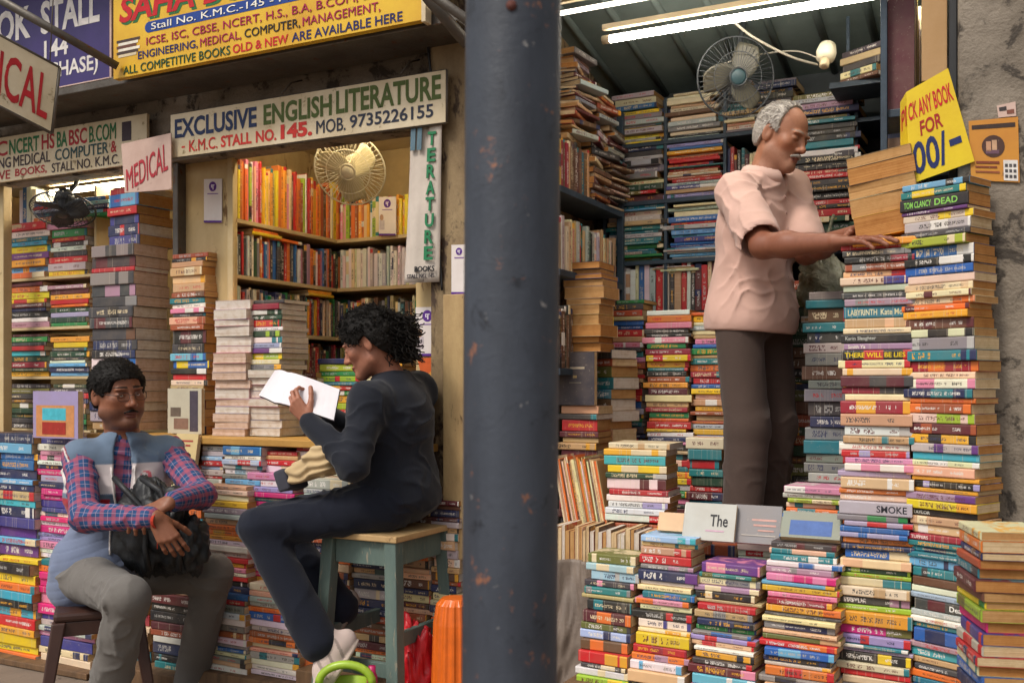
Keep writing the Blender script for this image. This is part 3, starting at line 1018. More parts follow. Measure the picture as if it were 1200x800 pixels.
def facing(px0, px1, y0, y1, Y, spec, label, T=0.02, tip=0.0, pages="cream", twist=0.0, words=()):
    """standing book seen by its front cover; tip leans its head back"""
    bl, br = at(px0, y1, Y), at(px1, y1, Y)
    wd, ht = br.x - bl.x, at(px0, y0, Y).z - bl.z
    b = make_book(spec, ht, T, wd, PAGES[pages], False, random.Random(int(px0)))
    b["blank"] = 1
    # local: x (spine length) -> down, y (depth) -> right, z (thickness) -> toward the street
    Rm = Matrix(((0, 1, 0, 0), (0, 0, -1, 0), (-1, 0, 0, 0), (0, 0, 0, 1)))
    M = Matrix.Translation(bl) @ Matrix.Rotation(twist, 4, 'Z') @ Matrix.Rotation(-tip, 4, 'X') @ Matrix.Translation((0, 0, ht)) @ Rm
    t = place_book(b, M, label, FACE)
    if words:
        k = MB()
        q = [Vector((0, 0, T)), Vector((0, wd, T)), Vector((ht, wd, T)), Vector((ht, 0, T))]
        for wi, (s, box, hexc) in enumerate(words):
            if s is None:
                k.patch(q, box, ink(hexc), lift=0.0006 + .0005 * wi)
            else:
                k.text(s, q, box, ink(hexc), lift=0.0012 + .0005 * wi)
        o = k.build("cover_print", t)
        o.location = (0, 0, 0)
    return t


facing(656, 700, 413, 474, 3.62, "charcoal", "charcoal hardback standing face out among the back piles beyond the pole", 0.03, words=[("HOLY BIBLE", (.28, .74, .27, .33), "b8a890"), ("IN", (.42, .56, .42, .5), "b8a060")][:0] + [(None, (.28, .74, .28, .32), "b8a890"), (None, (.44, .54, .44, .49), "a89060"), (None, (.34, .66, .57, .585), "807868")])
facing(800, 861, 588, 632, 3.02, "silver/white", "whitish paperback with a black handwritten word leaning face out", 0.016, rad(22), words=[("The", (.52, .86, .30, .62), "222226"), (None, (.45, .8, .72, .76), "c8a0b4")])
facing(860, 915, 591, 636, 3.05, "grey", "grey brown paperback with pink lettering leaning face out", 0.018, rad(20), words=[(None, (.38, .9, .36, .41), "c89a90"), (None, (.42, .9, .5, .55), "c89a90"), (None, (.52, .86, .64, .68), "c89a90"), (None, (.18, .9, .78, .81), "b8b0a8")])
facing(914, 985, 597, 632, 2.98, "grey/blue", "grey paperback with a blue panel lying tilted on the fourth front stack", 0.02, rad(38), words=[(None, (.16, .86, .34, .9), "4a66a0")])
facing(771, 803, 600, 622, 3.05, "peach", "peach paperback leaning behind the second front stack", 0.014, rad(24))
facing(200, 240, 455, 507, 3.33, "silver/charcoal", "grey paperback with a sketched animal cover below the yellowed panel", 0.02, words=[(None, (.66, .9, .05, .95), "4c4450"), (None, (.1, .4, .42, .62), "6a5c50"), (None, (.2, .62, .66, .9), "8a6a5a")])
facing(45, 98, 458, 512, 3.12, "lavender/rust", "textbook with a lilac and orange cover standing face out", 0.03, words=[(None, (0.08, .92, .30, .97), "c88a58"), (None, (.22, .74, .36, .62), "4ab0c0"), (None, (.22, .74, .66, .92), "a03028")])
facing(206, 232, 508, 545, 3.18, "peach/red", "peach textbook with red print leaning beside the seated man's shoulder", 0.02, rad(10), words=[(None, (.1, .8, .2, .26), "a84038"), (None, (.1, .7, .34, .4), "a84038")])


def pile(pxl, pxr, ytop, ybot, Y, names, n, D=0.16, rot=0.0, lean=(0, 0), pages=("cream", "tan", "white"), seed=1, lo=6, hi=14, **kw):
    a_, z_, L_ = span(pxl, pxr, ytop, ybot, Y)
    stack(rpal(names, n, random.Random(seed), lo, hi), a_, z_, L_, D, rot, lean, None, None, pages=list(pages), seed=seed, **kw)
    return a_, z_, L_


# ------------------------------------------------------------------ left stalls: everything smaller
sh = "navy blue skyblue teal darkgreen green yellow amber orange red crimson mauve lavender purple white cream black charcoal silver maroon pink turquoise"
Y1 = Y144 + 0.012
for i, (zt_, row) in enumerate(zip(Z144, [(245, 0), (262, 1), (335, 2), (390, 3), (447, 4)])):
    pass
for (pl, pr) in ((10, 56), (59, 102)):
    for j, (yt, yb, nm) in enumerate([(263, 326, sh), (335, 384, sh), (392, 441, sh), (452, 502, "darkgreen olive green brown charcoal tan")]):
        a_, z_, L_ = span(pl, pr, yt + RNG.uniform(-3, 4), yb, Y1)
        zb2 = Z144[j + 1]
        stack(rpal(nm, 9, random.Random(pl * 7 + j), 5, 11), Vector((a_.x, a_.y, zb2 + .001)), z_, L_, 0.2, 0, (0, 0), None, None, pages=["white", "cream"], seed=pl * 3 + j)
# on the top board of 144
a_, z_, L_ = span(36, 125, 222, 262, Y1)
uprights(Vector((a_.x - .1, Y1, Z144[0] + .001)), (1, 0, 0), 0.12, (0.16, .2), (.12, .15), "blue white teal", random.Random(3), (.02, .04))
for pl, pr, yt in ((40, 82, 238), (84, 126, 233)):
    a_, z_, L_ = span(pl, pr, yt, 262, Y1)
    stack(rpal("blue white orange red green lightblue black navy", 5, random.Random(pl), 5, 9), Vector((a_.x, a_.y, Z144[0] + .001)), z_, L_, .18, 0, (0, 0), None, None, pages=["white"], seed=pl)

# low stacks along the left edge
ZL = 0.05
pile(-60, -8, 512, 774, 3.14, sh, 24, seed=41, rot=rad(-2))
pile(-6, 43, 507, 648, 3.16, "navy blue indigo skyblue turquoise purple tan silver", 14, seed=42, rot=rad(-2))
pile(-8, 44, 650, 772, 3.13, "amber yellow yellow skyblue charcoal black red orange turquoise lavender silver", 13, seed=43, rot=rad(-2))
pile(46, 100, 513, 652, 3.17, "white pink hotpink lavender indigo white navy", 22, seed=44, rot=rad(-2), lo=4, hi=8)
pile(46, 112, 654, 774, 3.14, "pink hotpink indigo lavender orange cream silver teal peach", 14, seed=45, rot=rad(-2))
pile(114, 176, 640, 776, 3.16, "teal navy maroon charcoal cream tan crimson", 13, seed=46)
pile(116, 200, 508, 640, 3.22, sh, 14, seed=47)
pile(178, 236, 640, 782, 3.14, "tan cream navy maroon charcoal teal rust white black", 14, seed=48)
# tied bundles between the two seated people
pile(203, 238, 545, 640, 3.22, "turquoise white orange rust cream", 9, seed=49)
a_, z_, L_ = span(262, 309, 522, 566, 3.20)
stack(["10 blue/skyblue", "5 white", "6 lightblue", "5 silver", "6 white/lightblue", "5 grey", "6 skyblue"], a_, z_, L_, .17, rad(-2), (0, 0), None, None, pages="white", seed=50)
pile(240, 291, 567, 690, 3.14, "white peach red cream amber orange grey silver tan navy pink", 20, seed=51, lo=4, hi=8, rot=rad(-2))
pile(293, 345, 553, 680, 3.18, "pink hotpink lavender white white purple teal", 20, seed=52, lo=4, hi=8)
pile(236, 290, 692, 792, 3.10, "white tan cream blue rust grey peach red", 16, seed=53, lo=4, hi=9, rot=rad(-2))
pile(292, 352, 682, 788, 3.12, "white tan cream blue peach rust orange silver", 16, seed=54, lo=4, hi=9, rot=rad(-2))
pile(311, 350, 528, 553, 3.22, "red white tan", 4, seed=55)
for i, (pl, pr, yt, sd) in enumerate(((354, 412, 560, 56), (413, 466, 575, 57), (468, 504, 570, 58), (505, 538, 585, 59))):
    pile(pl, pr, yt, 800, 3.16, "tan cream peach rust brown white orange maroon silver navy", 28, seed=sd, lo=4, hi=9, rot=rad(-2))
# behind the girl, on the ledge and the lowest shelf
pile(332, 372, 436, 508, 3.55, "darkgreen brown tan cream maroon red white", 10, seed=60)
pile(374, 420, 420, 508, 3.60, "green amber red navy black lime orange teal", 14, seed=61)
pile(422, 470, 420, 508, 3.62, "tan brown cream olive maroon grey", 12, seed=62)

# stall 145: upright books on the side shelves (spines face the opening) and the back shelves
up_hi = "amber orange yellow cream peach red orange lime pink brown amber tan white rust yellow"
up_mid = "white cream black charcoal red silver blue maroon grey brown darkgreen orange mauve"
for z, nm, seed in ((2.057, up_hi, 71), (1.802, up_mid, 72), (1.547, "cream tan silver grey teal brown navy white amber green black red charcoal olive", 73), (1.302, "red crimson blue olive brown tan green maroon black", 74), (1.062, sh, 75)):
    r_ = random.Random(seed)
    # running from the far corner to the front, spines toward +X
    uprights(Vector((S145X - .004, 3.465, z + .001)), (0, 1, 0), 1.0, (0.165, 0.205) if z < 2.04 else (.24, .30), (0.12, 0.16), nm, r_, (0.010, 0.024))
    uprights(Vector((S145X + .01, 4.25, z + .001)), (1, 0, 0), 1.15, (0.165, 0.205), (0.12, 0.16), nm if z > 2 or z < 1.7 else "white white silver cream white", r_, (0.010, 0.024))
# flat books lying on the tops of the rows
for (y_, z, n_, sd) in ((3.60, 1.997, 2, 1), (3.75, 1.99, 1, 2), (4.0, 1.745, 2, 3)):
    stack(rpal("orange amber cream yellow", n_, random.Random(sd), 8, 12), Vector((S145X, y_, z)), z + .016 * n_, 0.2, .13, rad(90), (0, 0), None, None, seed=sd)
stack(rpal("tan brown navy amber olive cream", 8, random.Random(8), 6, 10), Vector((-2.52, 4.26, 2.27)), 2.46, 0.24, .18, 0, (0, 0), None, None, seed=88)

# ------------------------------------------------------------------ right stall: back rack
dk = "silver cream tan grey brown maroon navy charcoal darkgreen teal olive cream black indigo amber white rust blue"
YRb = YR + 0.012


def rackpile(pl, pr, yt, zb_, names, n, seed, Y=YRb, D=.2, lo=3.5, hi=13, jl=.15, **kw):
    a_, z_, L_ = span(pl, pr, yt, 300, Y)
    stack(rpal(names, n, random.Random(seed), lo, hi), Vector((a_.x, a_.y, zb_ + .001)), z_, L_, D, 0, (0, 0), None, None, pages=["cream", "tan", "white"], seed=seed, jl=jl, jx=.015, **kw)


rackpile(711, 776, 134, ZR[2], "cream yellow navy silver grey amber", 9, 101)
rackpile(782, 842, 112, ZR[2], "maroon silver tan grey cream brown charcoal", 12, 102)
rackpile(850, 895, 132, ZR[2], "cream grey charcoal tan", 6, 103)
rackpile(711, 777, 174, ZR[1], dk, 11, 104)
rackpile(782, 846, 170, ZR[1], "indigo blue red rust amber lavender teal cream silver tan", 17, 105)
rackpile(711, 777, 243, ZR[0], "cream olive green tan silver darkgreen indigo teal skyblue", 16, 106)
rackpile(782, 846, 241, ZR[0], "red blue indigo skyblue silver maroon cream charcoal", 16, 107)
r_ = random.Random(108)
a_ = at(851, 300, YRb)
uprights(Vector((a_.x, YRb, ZR[1] + .001)), (1, 0, 0), 0.36, (.16, .2), (.12, .16), "red maroon white black navy silver cream amber", r_, (.012, .03))
rackpile(851, 925, 243, ZR[0], dk, 9, 109)
for pl, pr, yb_, seed, nm in ((712, 765, 365, 110, "cream silver white black blue tan grey white"), (768, 842, 365, 111, "charcoal cream red red maroon silver brown navy tan white"), (844, 905, 365, 112, dk)):
    a_ = at(pl, yb_, YRb); b_ = at(pr, yb_, YRb)
    zrow = at(745, 366, YRb).z
    uprights(Vector((a_.x, YRb, zrow)), (1, 0, 0), b_.x - a_.x, (.19, .23), (.13, .17), nm, random.Random(seed), (.014, .035))
    a2_, z2_, L2_ = span(pl + 4, pr - 4, 312, 320, YRb)
rackpile(768, 820, 313, at(745, 323, YRb).z, "cream tan white", 4, 113)
# piles standing in front of the lowest rows
M_k = MB(); M_k.box((XP1 + .2, YR + .005, 0.71), (XR - .25, YB - .01, at(745, 367, YRb).z), M_bluegrey)
low = M_k.build("storage_chest")
tag(low, "dark chest under the back rack carrying the lowest row of upright books", "chest")
YF = 3.98
mixr = "red cream orange teal crimson charcoal navy pink yellow white tan maroon green blue black amber rust silver"
pile(718, 754, 352, 615, YF, mixr, 40, seed=121, jl=.12)
pile(757, 808, 364, 615, YF - .04, mixr, 40, seed=122, jl=.12)
pile(811, 852, 366, 615, YF - .02, mixr, 40, seed=123, jl=.12)
pile(854, 900, 372, 615, YF, mixr, 37, seed=124, jl=.12)
pile(806, 848, 512, 640, 3.66, "darkgreen black red cream teal skyblue maroon charcoal", 12, seed=125)
pile(905, 944, 330, 615, YF, "black charcoal brown olive rust navy cream", 28, seed=126)
# dark hardbacks right of the old man
pile(944, 992, 342, 652, 3.50, "charcoal grey navy black teal grey brown darkgreen silver", 24, seed=127, lo=8, hi=14, D=.2)
pile(925, 958, 345, 640, 3.72, "black olive darkgreen rust brown navy", 26, seed=128)
# back right: dark lying books from head height up to the roof
rackpile(928, 1003, 112, ZR[1], "black charcoal black navy teal mauve silver grey olive black", 17, 129, Y=YRb - .03, lo=8, hi=15)
rackpile(930, 1003, 178, ZR[0], "black charcoal yellow black white red darkgreen black", 16, 130, Y=YRb - .05, lo=7, hi=13)
# page-edge pile at the left wall beyond the pole
pile(660, 704, 308, 412, 3.62, "blue black teal yellow navy cream", 11, seed=131, flip=True, pages=("orange", "tan"), D=.17, lo=6, hi=16)
pile(655, 700, 475, 630, 3.60, "rust charcoal red tan maroon", 15, seed=132)
pile(690, 722, 410, 622, 3.80, "brown tan olive charcoal rust teal cream", 20, seed=133, rot=rad(-20))
# side rack, uprights with spines to the right
for z, hr, nm, sd in ((1.362, (.2, .25), "charcoal brown black", 141), (1.742, (.17, .21), "black white silver cream tan cream tan darkgreen", 142), (2.062, (.17, .2), "teal yellow crimson maroon brown tan", 143)):
    uprights(Vector((XS - .006, 3.48, z)), (0, 1, 0), 0.62 if z < 2 else .30, hr, (.12, .15), nm, random.Random(sd), (.012, .03))
# leaning magazines and the row of page edges at the front left of the right stall
a_ = at(660, 615, 3.30)
uprights(Vector((a_.x, 3.30, a_.z)), (1, 0, 0), at(712, 615, 3.3).x - a_.x, (.235, .255), (.17, .18), "tan cream tan cream tan white brown orange cream", random.Random(151), (.003, .009), lean=rad(-11))
a_ = at(640, 656, 3.12); b_ = at(764, 656, 3.12)
uprights(Vector((a_.x, 3.12, a_.z)), (1, 0, 0), b_.x - a_.x, (.105, .125), (.15, .16), "tan brown cream rust", random.Random(152), (.010, .022), flip=True)
# right wall rack above the price sign: spines to the left
for z, hr, sd in ((1.802, (.22, .3), 161), (2.162, (.28, .42), 162)):
    r_ = random.Random(sd)
    y_ = 3.34
    while y_ < 4.05:
        T = r_.uniform(.012, .03)
        b = make_book(r_.choice("charcoal lime white maroon tan navy silver brown teal cream".split()), r_.uniform(*hr), T, .09, PAGES["cream"], False, r_); b["blank"] = 1
        Rm = Matrix(((0, 1, 0, 0), (0, 0, 1, 0), (1, 0, 0, 0), (0, 0, 0, 1)))
        place_book(b, Matrix.Translation((XR - .215, y_, z)) @ Rm)
        y_ += T + .001

# ragged heaps of old papers on the top board of the side rack
for i, (y_, zt_, n_) in enumerate(((3.60, 2.62, 22), (3.80, 2.52, 26), (3.98, 2.40, 22))):
    rr = random.Random(900 + i)
    zb2 = 2.27 if i == 0 else 2.062
    stack(rpal("tan brown cream grey charcoal tan brown rust maroon silver", n_, rr, 4, 12), Vector((XS - .004, y_, zb2)), zt_, .19, .15, rad(90), (.06, 0), None, None, pages=["tan", "cream", "orange"], seed=900 + i, jr=16, jx=.02)

for pl, pr, yt, n_, sd, nm in ((774, 800, 118, 7, 181, "black charcoal navy brown"), (835, 880, 100, 8, 182, "cream grey charcoal tan silver teal"), (880, 930, 96, 10, 183, "charcoal black navy silver mauve grey"), (716, 770, 112, 3, 184, "silver blue cream")):
    a_, z_, L_ = span(pl, pr, yt, 300, YRb + .03)
    zb3 = ZR[2] + (.115 if sd == 184 else .001)
    zb3 = ZR[2] + .16 if sd in (184,) else ZR[2] + .001
    if z_ > zb3 + .02:
        stack(rpal(nm, n_, random.Random(sd), 5, 12), Vector((a_.x, a_.y + (.0 if sd != 182 else .02), zb3)), z_, L_, .18, 0, (0, 0), None, None, pages=["cream", "tan"], seed=sd, jx=.015, jl=.14)

# filler behind the front stacks, hiding the bookseller's feet
pile(798, 862, 634, 790, 3.16, "tan cream white maroon navy teal rust", 14, seed=191)
pile(864, 925, 634, 790, 3.16, "tan cream white maroon navy teal rust", 14, seed=192)
pile(922, 988, 602, 760, 3.20, "tan cream white maroon navy teal rust", 14, seed=193)
pile(752, 797, 622, 790, 3.18, "tan cream white maroon navy teal rust", 15, seed=194)
pile(236, 262, 522, 567, 3.22, "white silver lightblue tan red", 8, seed=195)
pile(346, 410, 522, 560, 3.24, "red white tan navy cream", 6, seed=196)
pile(411, 475, 522, 574, 3.26, "tan cream orange white brown", 8, seed=197)

pile(709, 780, 611, 668, 3.28, "tan brown cream rust grey", 6, seed=198)
pile(655, 708, 617, 662, 3.30, "tan brown cream rust grey", 5, seed=199)
# ================================================================== OBJECTS
# ------------------------------------------------------------------ foreground pole
M_pole = None
k = NT("pole_paint")
co = k.coord()
mp = k.n("ShaderNodeMapping"); mp.inputs["Scale"].default_value = (1, 1, 0.35); k.l(co, mp.inputs[0])
n1 = k.noise(mp.outputs[0], 9, 6, .7)
base = k.mix(k.ramp(n1, [(.35, 0), (.65, 1)]), lin("282d37"), lin("3c424d"))
sx = k.n("ShaderNodeSeparateXYZ"); k.l(co, sx.inputs[0])
n2 = k.noise(co, 16, 6, .75, .5)
chips = k.ramp(n2, [(.58, 0), (.66, 1)])
col = k.mix(chips, base, lin("1c2029"))
n3 = k.noise(co, 30, 5, .7, .3)
rust = k.ramp(n3, [(.63, 0), (.70, 1)])
col = k.mix(rust, col, lin("8a5a42"))
n4 = k.noise(co, 45, 3, .6)
col = k.mix(k.ramp(n4, [(.70, 0), (.76, .7)]), col, lin("a8a4a0"))
k.bump(k.math('ADD', n2, k.math('MULTIPLY', n3, .5)), .35, .004)
M_pole = k.done(col, 0.5, 0, .5)
D_POLE = 1.16
pb, pt_ = W(597, 800, D_POLE), W(601.5, 0, D_POLE)
axis = (pt_ - pb).normalized()
b0 = pb + axis * ((0.004 - pb.z) / axis.z)
t0_ = pb + axis * ((3.1 - pb.z) / axis.z)
pole = thing("street_pole", "thick slate blue metal pole with chipped rusty paint in front of the stalls", "pole", b0)
m = MB()
N_ = 60
m.tube([b0.lerp(t0_, i / N_) for i in range(N_ + 1)], 0.0555, M_pole, 48)
m.build("shaft", pole)
m = MB()
hp = pb.lerp(pt_, 772 / 800)
m.tube([hp - FWD * 0.057 - RGT * .002, hp - FWD * 0.0545 - RGT * .002], 0.006, plain("bolt_hole", lin("5a2c22"), .8), 12)
m.build("bolt_hole", pole)

# ------------------------------------------------------------------ sign boards


class Board:
    """flat board on the plane y = Y, from photo extents"""

    def __init__(self, Y, px0, px1, ztop, zbot):
        self.Y = Y
        self.x0, self.x1 = at(px0, 400, Y).x, at(px1, 400, Y).x
        self.z0, self.z1 = zbot, ztop
        self.q = [Vector((self.x0, Y, ztop)), Vector((self.x1, Y, ztop)), Vector((self.x1, Y, zbot)), Vector((self.x0, Y, zbot))]
        self.m = MB()

    def pb(self, px0, px1, py0, py1):
        """u0,u1,v0,v1 from photo: px range, and top / bottom py read at px0"""
        u = lambda p: (at(p, 400, self.Y).x - self.x0) / (self.x1 - self.x0)
        v = lambda y: (self.z1 - at(px0, y, self.Y).z) / (self.z1 - self.z0)
        return (u(px0), u(px1), v(py0), v(py1))


M_signwhite = worn("sign_white", lin("dccdb0"), lin("c0ac88"), 4, 0.5, 0.15, lin("84704e"), 16, 0.62)
M_signyellow = worn("sign_yellow", lin("e2b92a"), lin("cc981c"), 4, 0.42, 0.05, lin("9a7424"), 14, .66)
M_signpurple = worn("sign_purple", lin("3a2a6c"), lin("2c2058"), 3, 0.45, 0.05)
M_signpink = worn("sign_pink", lin("cfb3a6"), lin("b8998c"), 4, 0.6, 0.12, lin("8a6a5c"), 20, .65)
M_edge = plain("sign_edge", lin("5a5148"), .6)

# yellow sign
Ys = 3.0
zb_ = at(133, 93, Ys).z
B = Board(Ys, 133, 494, zb_ + 0.56, zb_)
m = B.m
m.slab(B.q, 0.03, M_signyellow)
R_, MG, NV, GR, BK = ink("c01a24"), ink("a01848"), ink("20205a"), ink("1c4a30"), ink("242024")
bx = B.pb(140, 480, -40, 26)
bx = (bx[0], bx[1], .40, .595)
m.text("SAHA BOOK STALL", B.q, (bx[0] + .008, bx[1] + .008, bx[2] + .02, bx[3] + .02), ink("2a6a3a"), 0.03, 0.001, .15)
m.text("SAHA BOOK STALL", B.q, bx, R_, 0.03, 0.002, .15)
u = B.pb(170, 478, 26, 39)
v0, v1 = .628, .708
uu = (u[1] - u[0])
m.patch(B.q, (u[0] + .012, u[1] - .012, v0, v1), ink("1c3f8c"), 0.001)
m.patch(B.q, (u[0], u[0] + .03, v0, v1), ink("1c3f8c"), 0.0013, round_=True)
m.patch(B.q, (u[1] - .03, u[1], v0, v1), ink("1c3f8c"), 0.0013, round_=True)
m.text("Stall No. K.M.C.-145 - MOB: 9735226155", B.q, (u[0] + .025, u[1] - .025, v0 + .016, v1 - .015), ink("f0ece0"), .014, .0025)
for s, p0, p1, v0, v1, c in (
        ("ICSE, ISC, CBSE, NCERT, H.S., B.A, B.COM, B.SC", 172, 455, .742, .808, MG),
        ("ENGINEERING,", 162, 232, .832, .900, NV), ("MEDICAL,", 235, 283, .832, .900, MG), ("COMPUTER,", 287, 352, .832, .900, BK), ("MANAGEMENT,", 355, 446, .832, .900, MG),
        ("ALL COMPETITIVE BOOKS", 145, 270, .922, .984, GR), ("OLD & NEW", 273, 338, .922, .984, R_), ("ARE AVAILABLE HERE", 342, 472, .922, .984, NV)):
    b_ = B.pb(p0, p1, 0, 1)
    m.text(s, B.q, (b_[0], b_[1], v0, v1), c, .016, .002)
for i, c in enumerate(("4a3a34", "e8e0d0", "6a4438", "e8e0d0", "4a3a34", "d8c8a8")):
    b_ = B.pb(137 + (i % 2) * 2, 164 - (i % 3) * 2, 0, 1)
    m.patch(B.q, (b_[0], b_[1], .72 + i * .022, .74 + i * .022), ink(c), .0015)
s_ = thing("sign", "long yellow shop sign with red and blue lettering above the lintel", "sign", B.q[3])
o = m.build("panel", s_)
fr = MB()
xr_ = B.x1
fr.box((xr_ + .002, Ys - .006, zb_ - .01), (xr_ + .02, Ys + .035, zb_ + .57), M_signwhite)
fr.build("frame", s_, .002)

# purple sign
zb_ = at(123, 92, 3.06).z
B = Board(3.06, -70, 130, zb_ + 0.50, zb_)
m = B.m
m.slab(B.q, 0.025, M_signpurple)
WH = ink("dcd6d2")
bx = B.pb(-36, 36, 34, 62); b2 = B.pb(48, 117, 25, 50)
m.text("BOOK", B.q, (bx[0], bx[1], .20, .50), WH, .03)
m.text("STALL", B.q, (b2[0], b2[1], .20, .50), WH, .03)
bx = B.pb(52, 80, 0, 1); m.text("144", B.q, (bx[0], bx[1], .56, .72), WH, .02)
bx = B.pb(22, 115, 0, 1); m.text("(PURCHASE)", B.q, (bx[0], bx[1], .77, .95), WH, .02)
s_ = thing("sign", "dark purple shop sign with white lettering at the top left corner", "sign", B.q[3])
m.build("panel", s_)
fr = MB()
fr.box((B.x1 + .002, 3.05, zb_ - .012), (B.x1 + .014, 3.09, zb_ + .51), M_signpink)
fr.box((B.x0, 3.05, zb_ - .012), (B.x1, 3.056, zb_ - .001), M_signpink)
fr.build("frame", s_, .002)

# EXCLUSIVE sign
Y_ = 3.2
q = [at(200, 135, Y_), at(522, 82, Y_), at(522, 143, Y_), at(200, 185, Y_)]
m = MB()
m.slab(q, 0.02, M_signwhite)
uq = lambda p: (at(p, 400, Y_).x - q[0].x) / (q[1].x - q[0].x)
NVs, OL, RD, DK = ink("1f2f55"), ink("4a5a20"), ink("c03028"), ink("2c3040")
for s, p0, p1, v0, v1, c, bo in (("EXCLUSIVE", 205, 301, .12, .57, NVs, .03), ("ENGLISH", 309, 389, .11, .56, OL, .03), ("LITERATURE", 394, 517, .07, .55, OL, .03),
                                 ("K.M.C.", 222, 255, .66, .92, RD, .03), ("STALL", 259, 295, .66, .92, RD, .03), ("NO.", 300, 324, .66, .92, RD, .03), ("145.", 329, 366, .60, .92, RD, .05),
                                 ("MOB.", 371, 405, .63, .90, DK, .02), ("9735226155", 410, 508, .61, .88, DK, .02)):
    m.text(s, q, (uq(p0), uq(p1), v0, v1), c, bo, .0015)
m.patch(q, (uq(213), uq(217), .77, .81), RD)
s_ = thing("sign", "white hand painted sign board with blue, olive and red lettering over the lit stall", "sign", q[3])
m.build("panel", s_)
fr = MB()
for a, b in ((0, 1), (1, 2), (2, 3), (3, 0)):
    fr.tube([q[a] + Vector((0, .008, 0)), q[b] + Vector((0, .008, 0))], 0.006, M_edge, 6)
fr.build("frame", s_)
for i, px in enumerate((330, 470)):
    fr = MB()
    p_ = at(px, 110 - (px - 330) * .17, 3.21)
    fr.tube([p_, p_ + Vector((0, .06, .06)), p_ + Vector((0, .13, .09))], .004, M_edge, 6)
    fr.build("hook", s_)

# subject list sign, left
zt_, zb_ = at(172, 133, 3.28).z, at(150, 193, 3.28).z
B = Board(3.28, -70, 172, zt_, zb_)
m = B.m
m.slab(B.q, 0.015, M_signwhite)
G2, R2, D2, T2 = ink("1f6a3c"), ink("a8242c"), ink("3a2c34"), ink("24484c")
for s, p0, p1, v0, v1, c in (("ISC", -18, 9, .08, .42, R2), ("NCERT", 11, 46, .08, .42, G2), ("HS", 49, 64, .08, .42, R2), ("BA", 67, 79, .08, .42, G2), ("BSC", 81, 102, .08, .42, R2), ("B.COM", 105, 136, .08, .42, G2),
                             ("ENGINEERING", -50, 13, .46, .70, D2), ("MEDICAL", 16, 59, .46, .70, D2), ("COMPUTER", 65, 127, .46, .70, T2), ("&", 130, 137, .46, .70, R2),
                             ("COMPETITIVE", -60, 12, .75, .95, R2), ("BOOKS,", 18, 55, .75, .95, R2), ("STALL NO. K.M.C.", 61, 140, .75, .95, D2)):
    b_ = B.pb(p0, p1, 0, 1)
    m.text(s, B.q, (b_[0], b_[1], v0, v1), c, .02)
b_ = B.pb(143, 154, 0, 1)
m.patch(B.q, (b_[0], b_[1], .1, .5), D2)
s_ = thing("sign", "white sign board listing courses in red and green above the far left stall", "sign", B.q[3])
m.build("panel", s_)

# hanging MEDICAL board
q = [W(-78, 0, 2.85), W(68, 79, 3.05), W(59, 156, 3.05), W(-82, 84, 2.85)]
m = MB(); m.slab(q, 0.012, M_signwhite)
m.text("MEDICAL", q, (.12, .95, .20, .84), ink("b8262c"), .03)
s_ = thing("sign", "white board with big red letters hanging slanted at the left edge", "sign", q[3])
m.build("panel", s_)
fr = MB()
for a, b in ((0, 1), (1, 2), (2, 3)):
    fr.tube([q[a] + Vector((0, .006, 0)), q[b] + Vector((0, .006, 0))], .005, M_edge, 6)
fr.build("frame", s_)
fr = MB(); p_ = q[0].lerp(q[1], .93); fr.tube([p_, p_ + Vector((0, .02, .35))], .002, M_edge, 5)
fr.build("wire", s_)

# pinkish MEDICAL card
Y_ = 3.17
q = [at(142, 169, Y_), at(200, 156, Y_), at(201, 222, Y_), at(146, 226, Y_)]
m = MB(); m.slab(q, 0.006, M_signpink)
qt = [at(148, 199, Y_), at(196, 167, Y_), at(197, 199, Y_), at(149, 224, Y_)]
m.text("MEDICAL", qt, (0, 1, 0, 1), ink("b0303c"), .02)
tag(m.build("sign", None, 0, q[3]), "small faded pink card with slanting red letters beside the white sign", "sign")

# vertical banner
Y_ = 3.225
q = [at(482, 146, Y_), at(519, 142, Y_), at(514, 330, Y_), at(474, 332, Y_)]
m = MB()
nx, nz = 8, 24
vs, fs = [], []
for j in range(nz + 1):
    for i in range(nx + 1):
        u_, v_ = i / nx, j / nz
        p_ = q[0] * ((1 - u_) * (1 - v_)) + q[1] * (u_ * (1 - v_)) + q[2] * (u_ * v_) + q[3] * ((1 - u_) * v_)
        vs.append(p_ + Vector((0, 0.006 * math.sin(u_ * 5 + v_ * 3) + (0.012 if .42 < u_ < .58 else 0), 0)))
for j in range(nz):
    for i in range(nx):
        o_ = j * (nx + 1) + i
        fs.append((o_, o_ + nx + 1, o_ + nx + 2, o_ + 1))
M_banner = worn("banner_cloth", lin("d4c8bc"), lin("b8aca0"), 5, .7, .15, lin("8c8078"), 20, .64)
m.add(vs, fs, M_banner, smooth=True)
for i, ch in enumerate("LITERATURE"):
    v0 = -.14 + i * .102
    if v0 > .02:
        m.text(ch, q, (.60, .86, v0, v0 + .085), ink("2a7a50"), .03, .012)
m.text("BOOKS", q, (.34, .92, .90, .935), ink("26262a"), .02, .012)
m.text("STALL NO. 145", q, (.12, .92, .948, .975), ink("4a4648"), .01, .012)
for a_, b_ in ((.05, .2), (.26, .4)):
    m.patch(q, (a_, b_, .03, .17), ink("5c7684"), .009)
o = m.build("banner", None, 0, q[3])
md = o.modifiers.new("solid", 'SOLIDIFY'); md.thickness = .003; md.offset = 1
tag(o, "narrow off white banner with green letters down its length by the pillar", "banner")

# payment cards (their square codes are left out)
PU, PK = ink("5a2d86"), ink("c8a890")


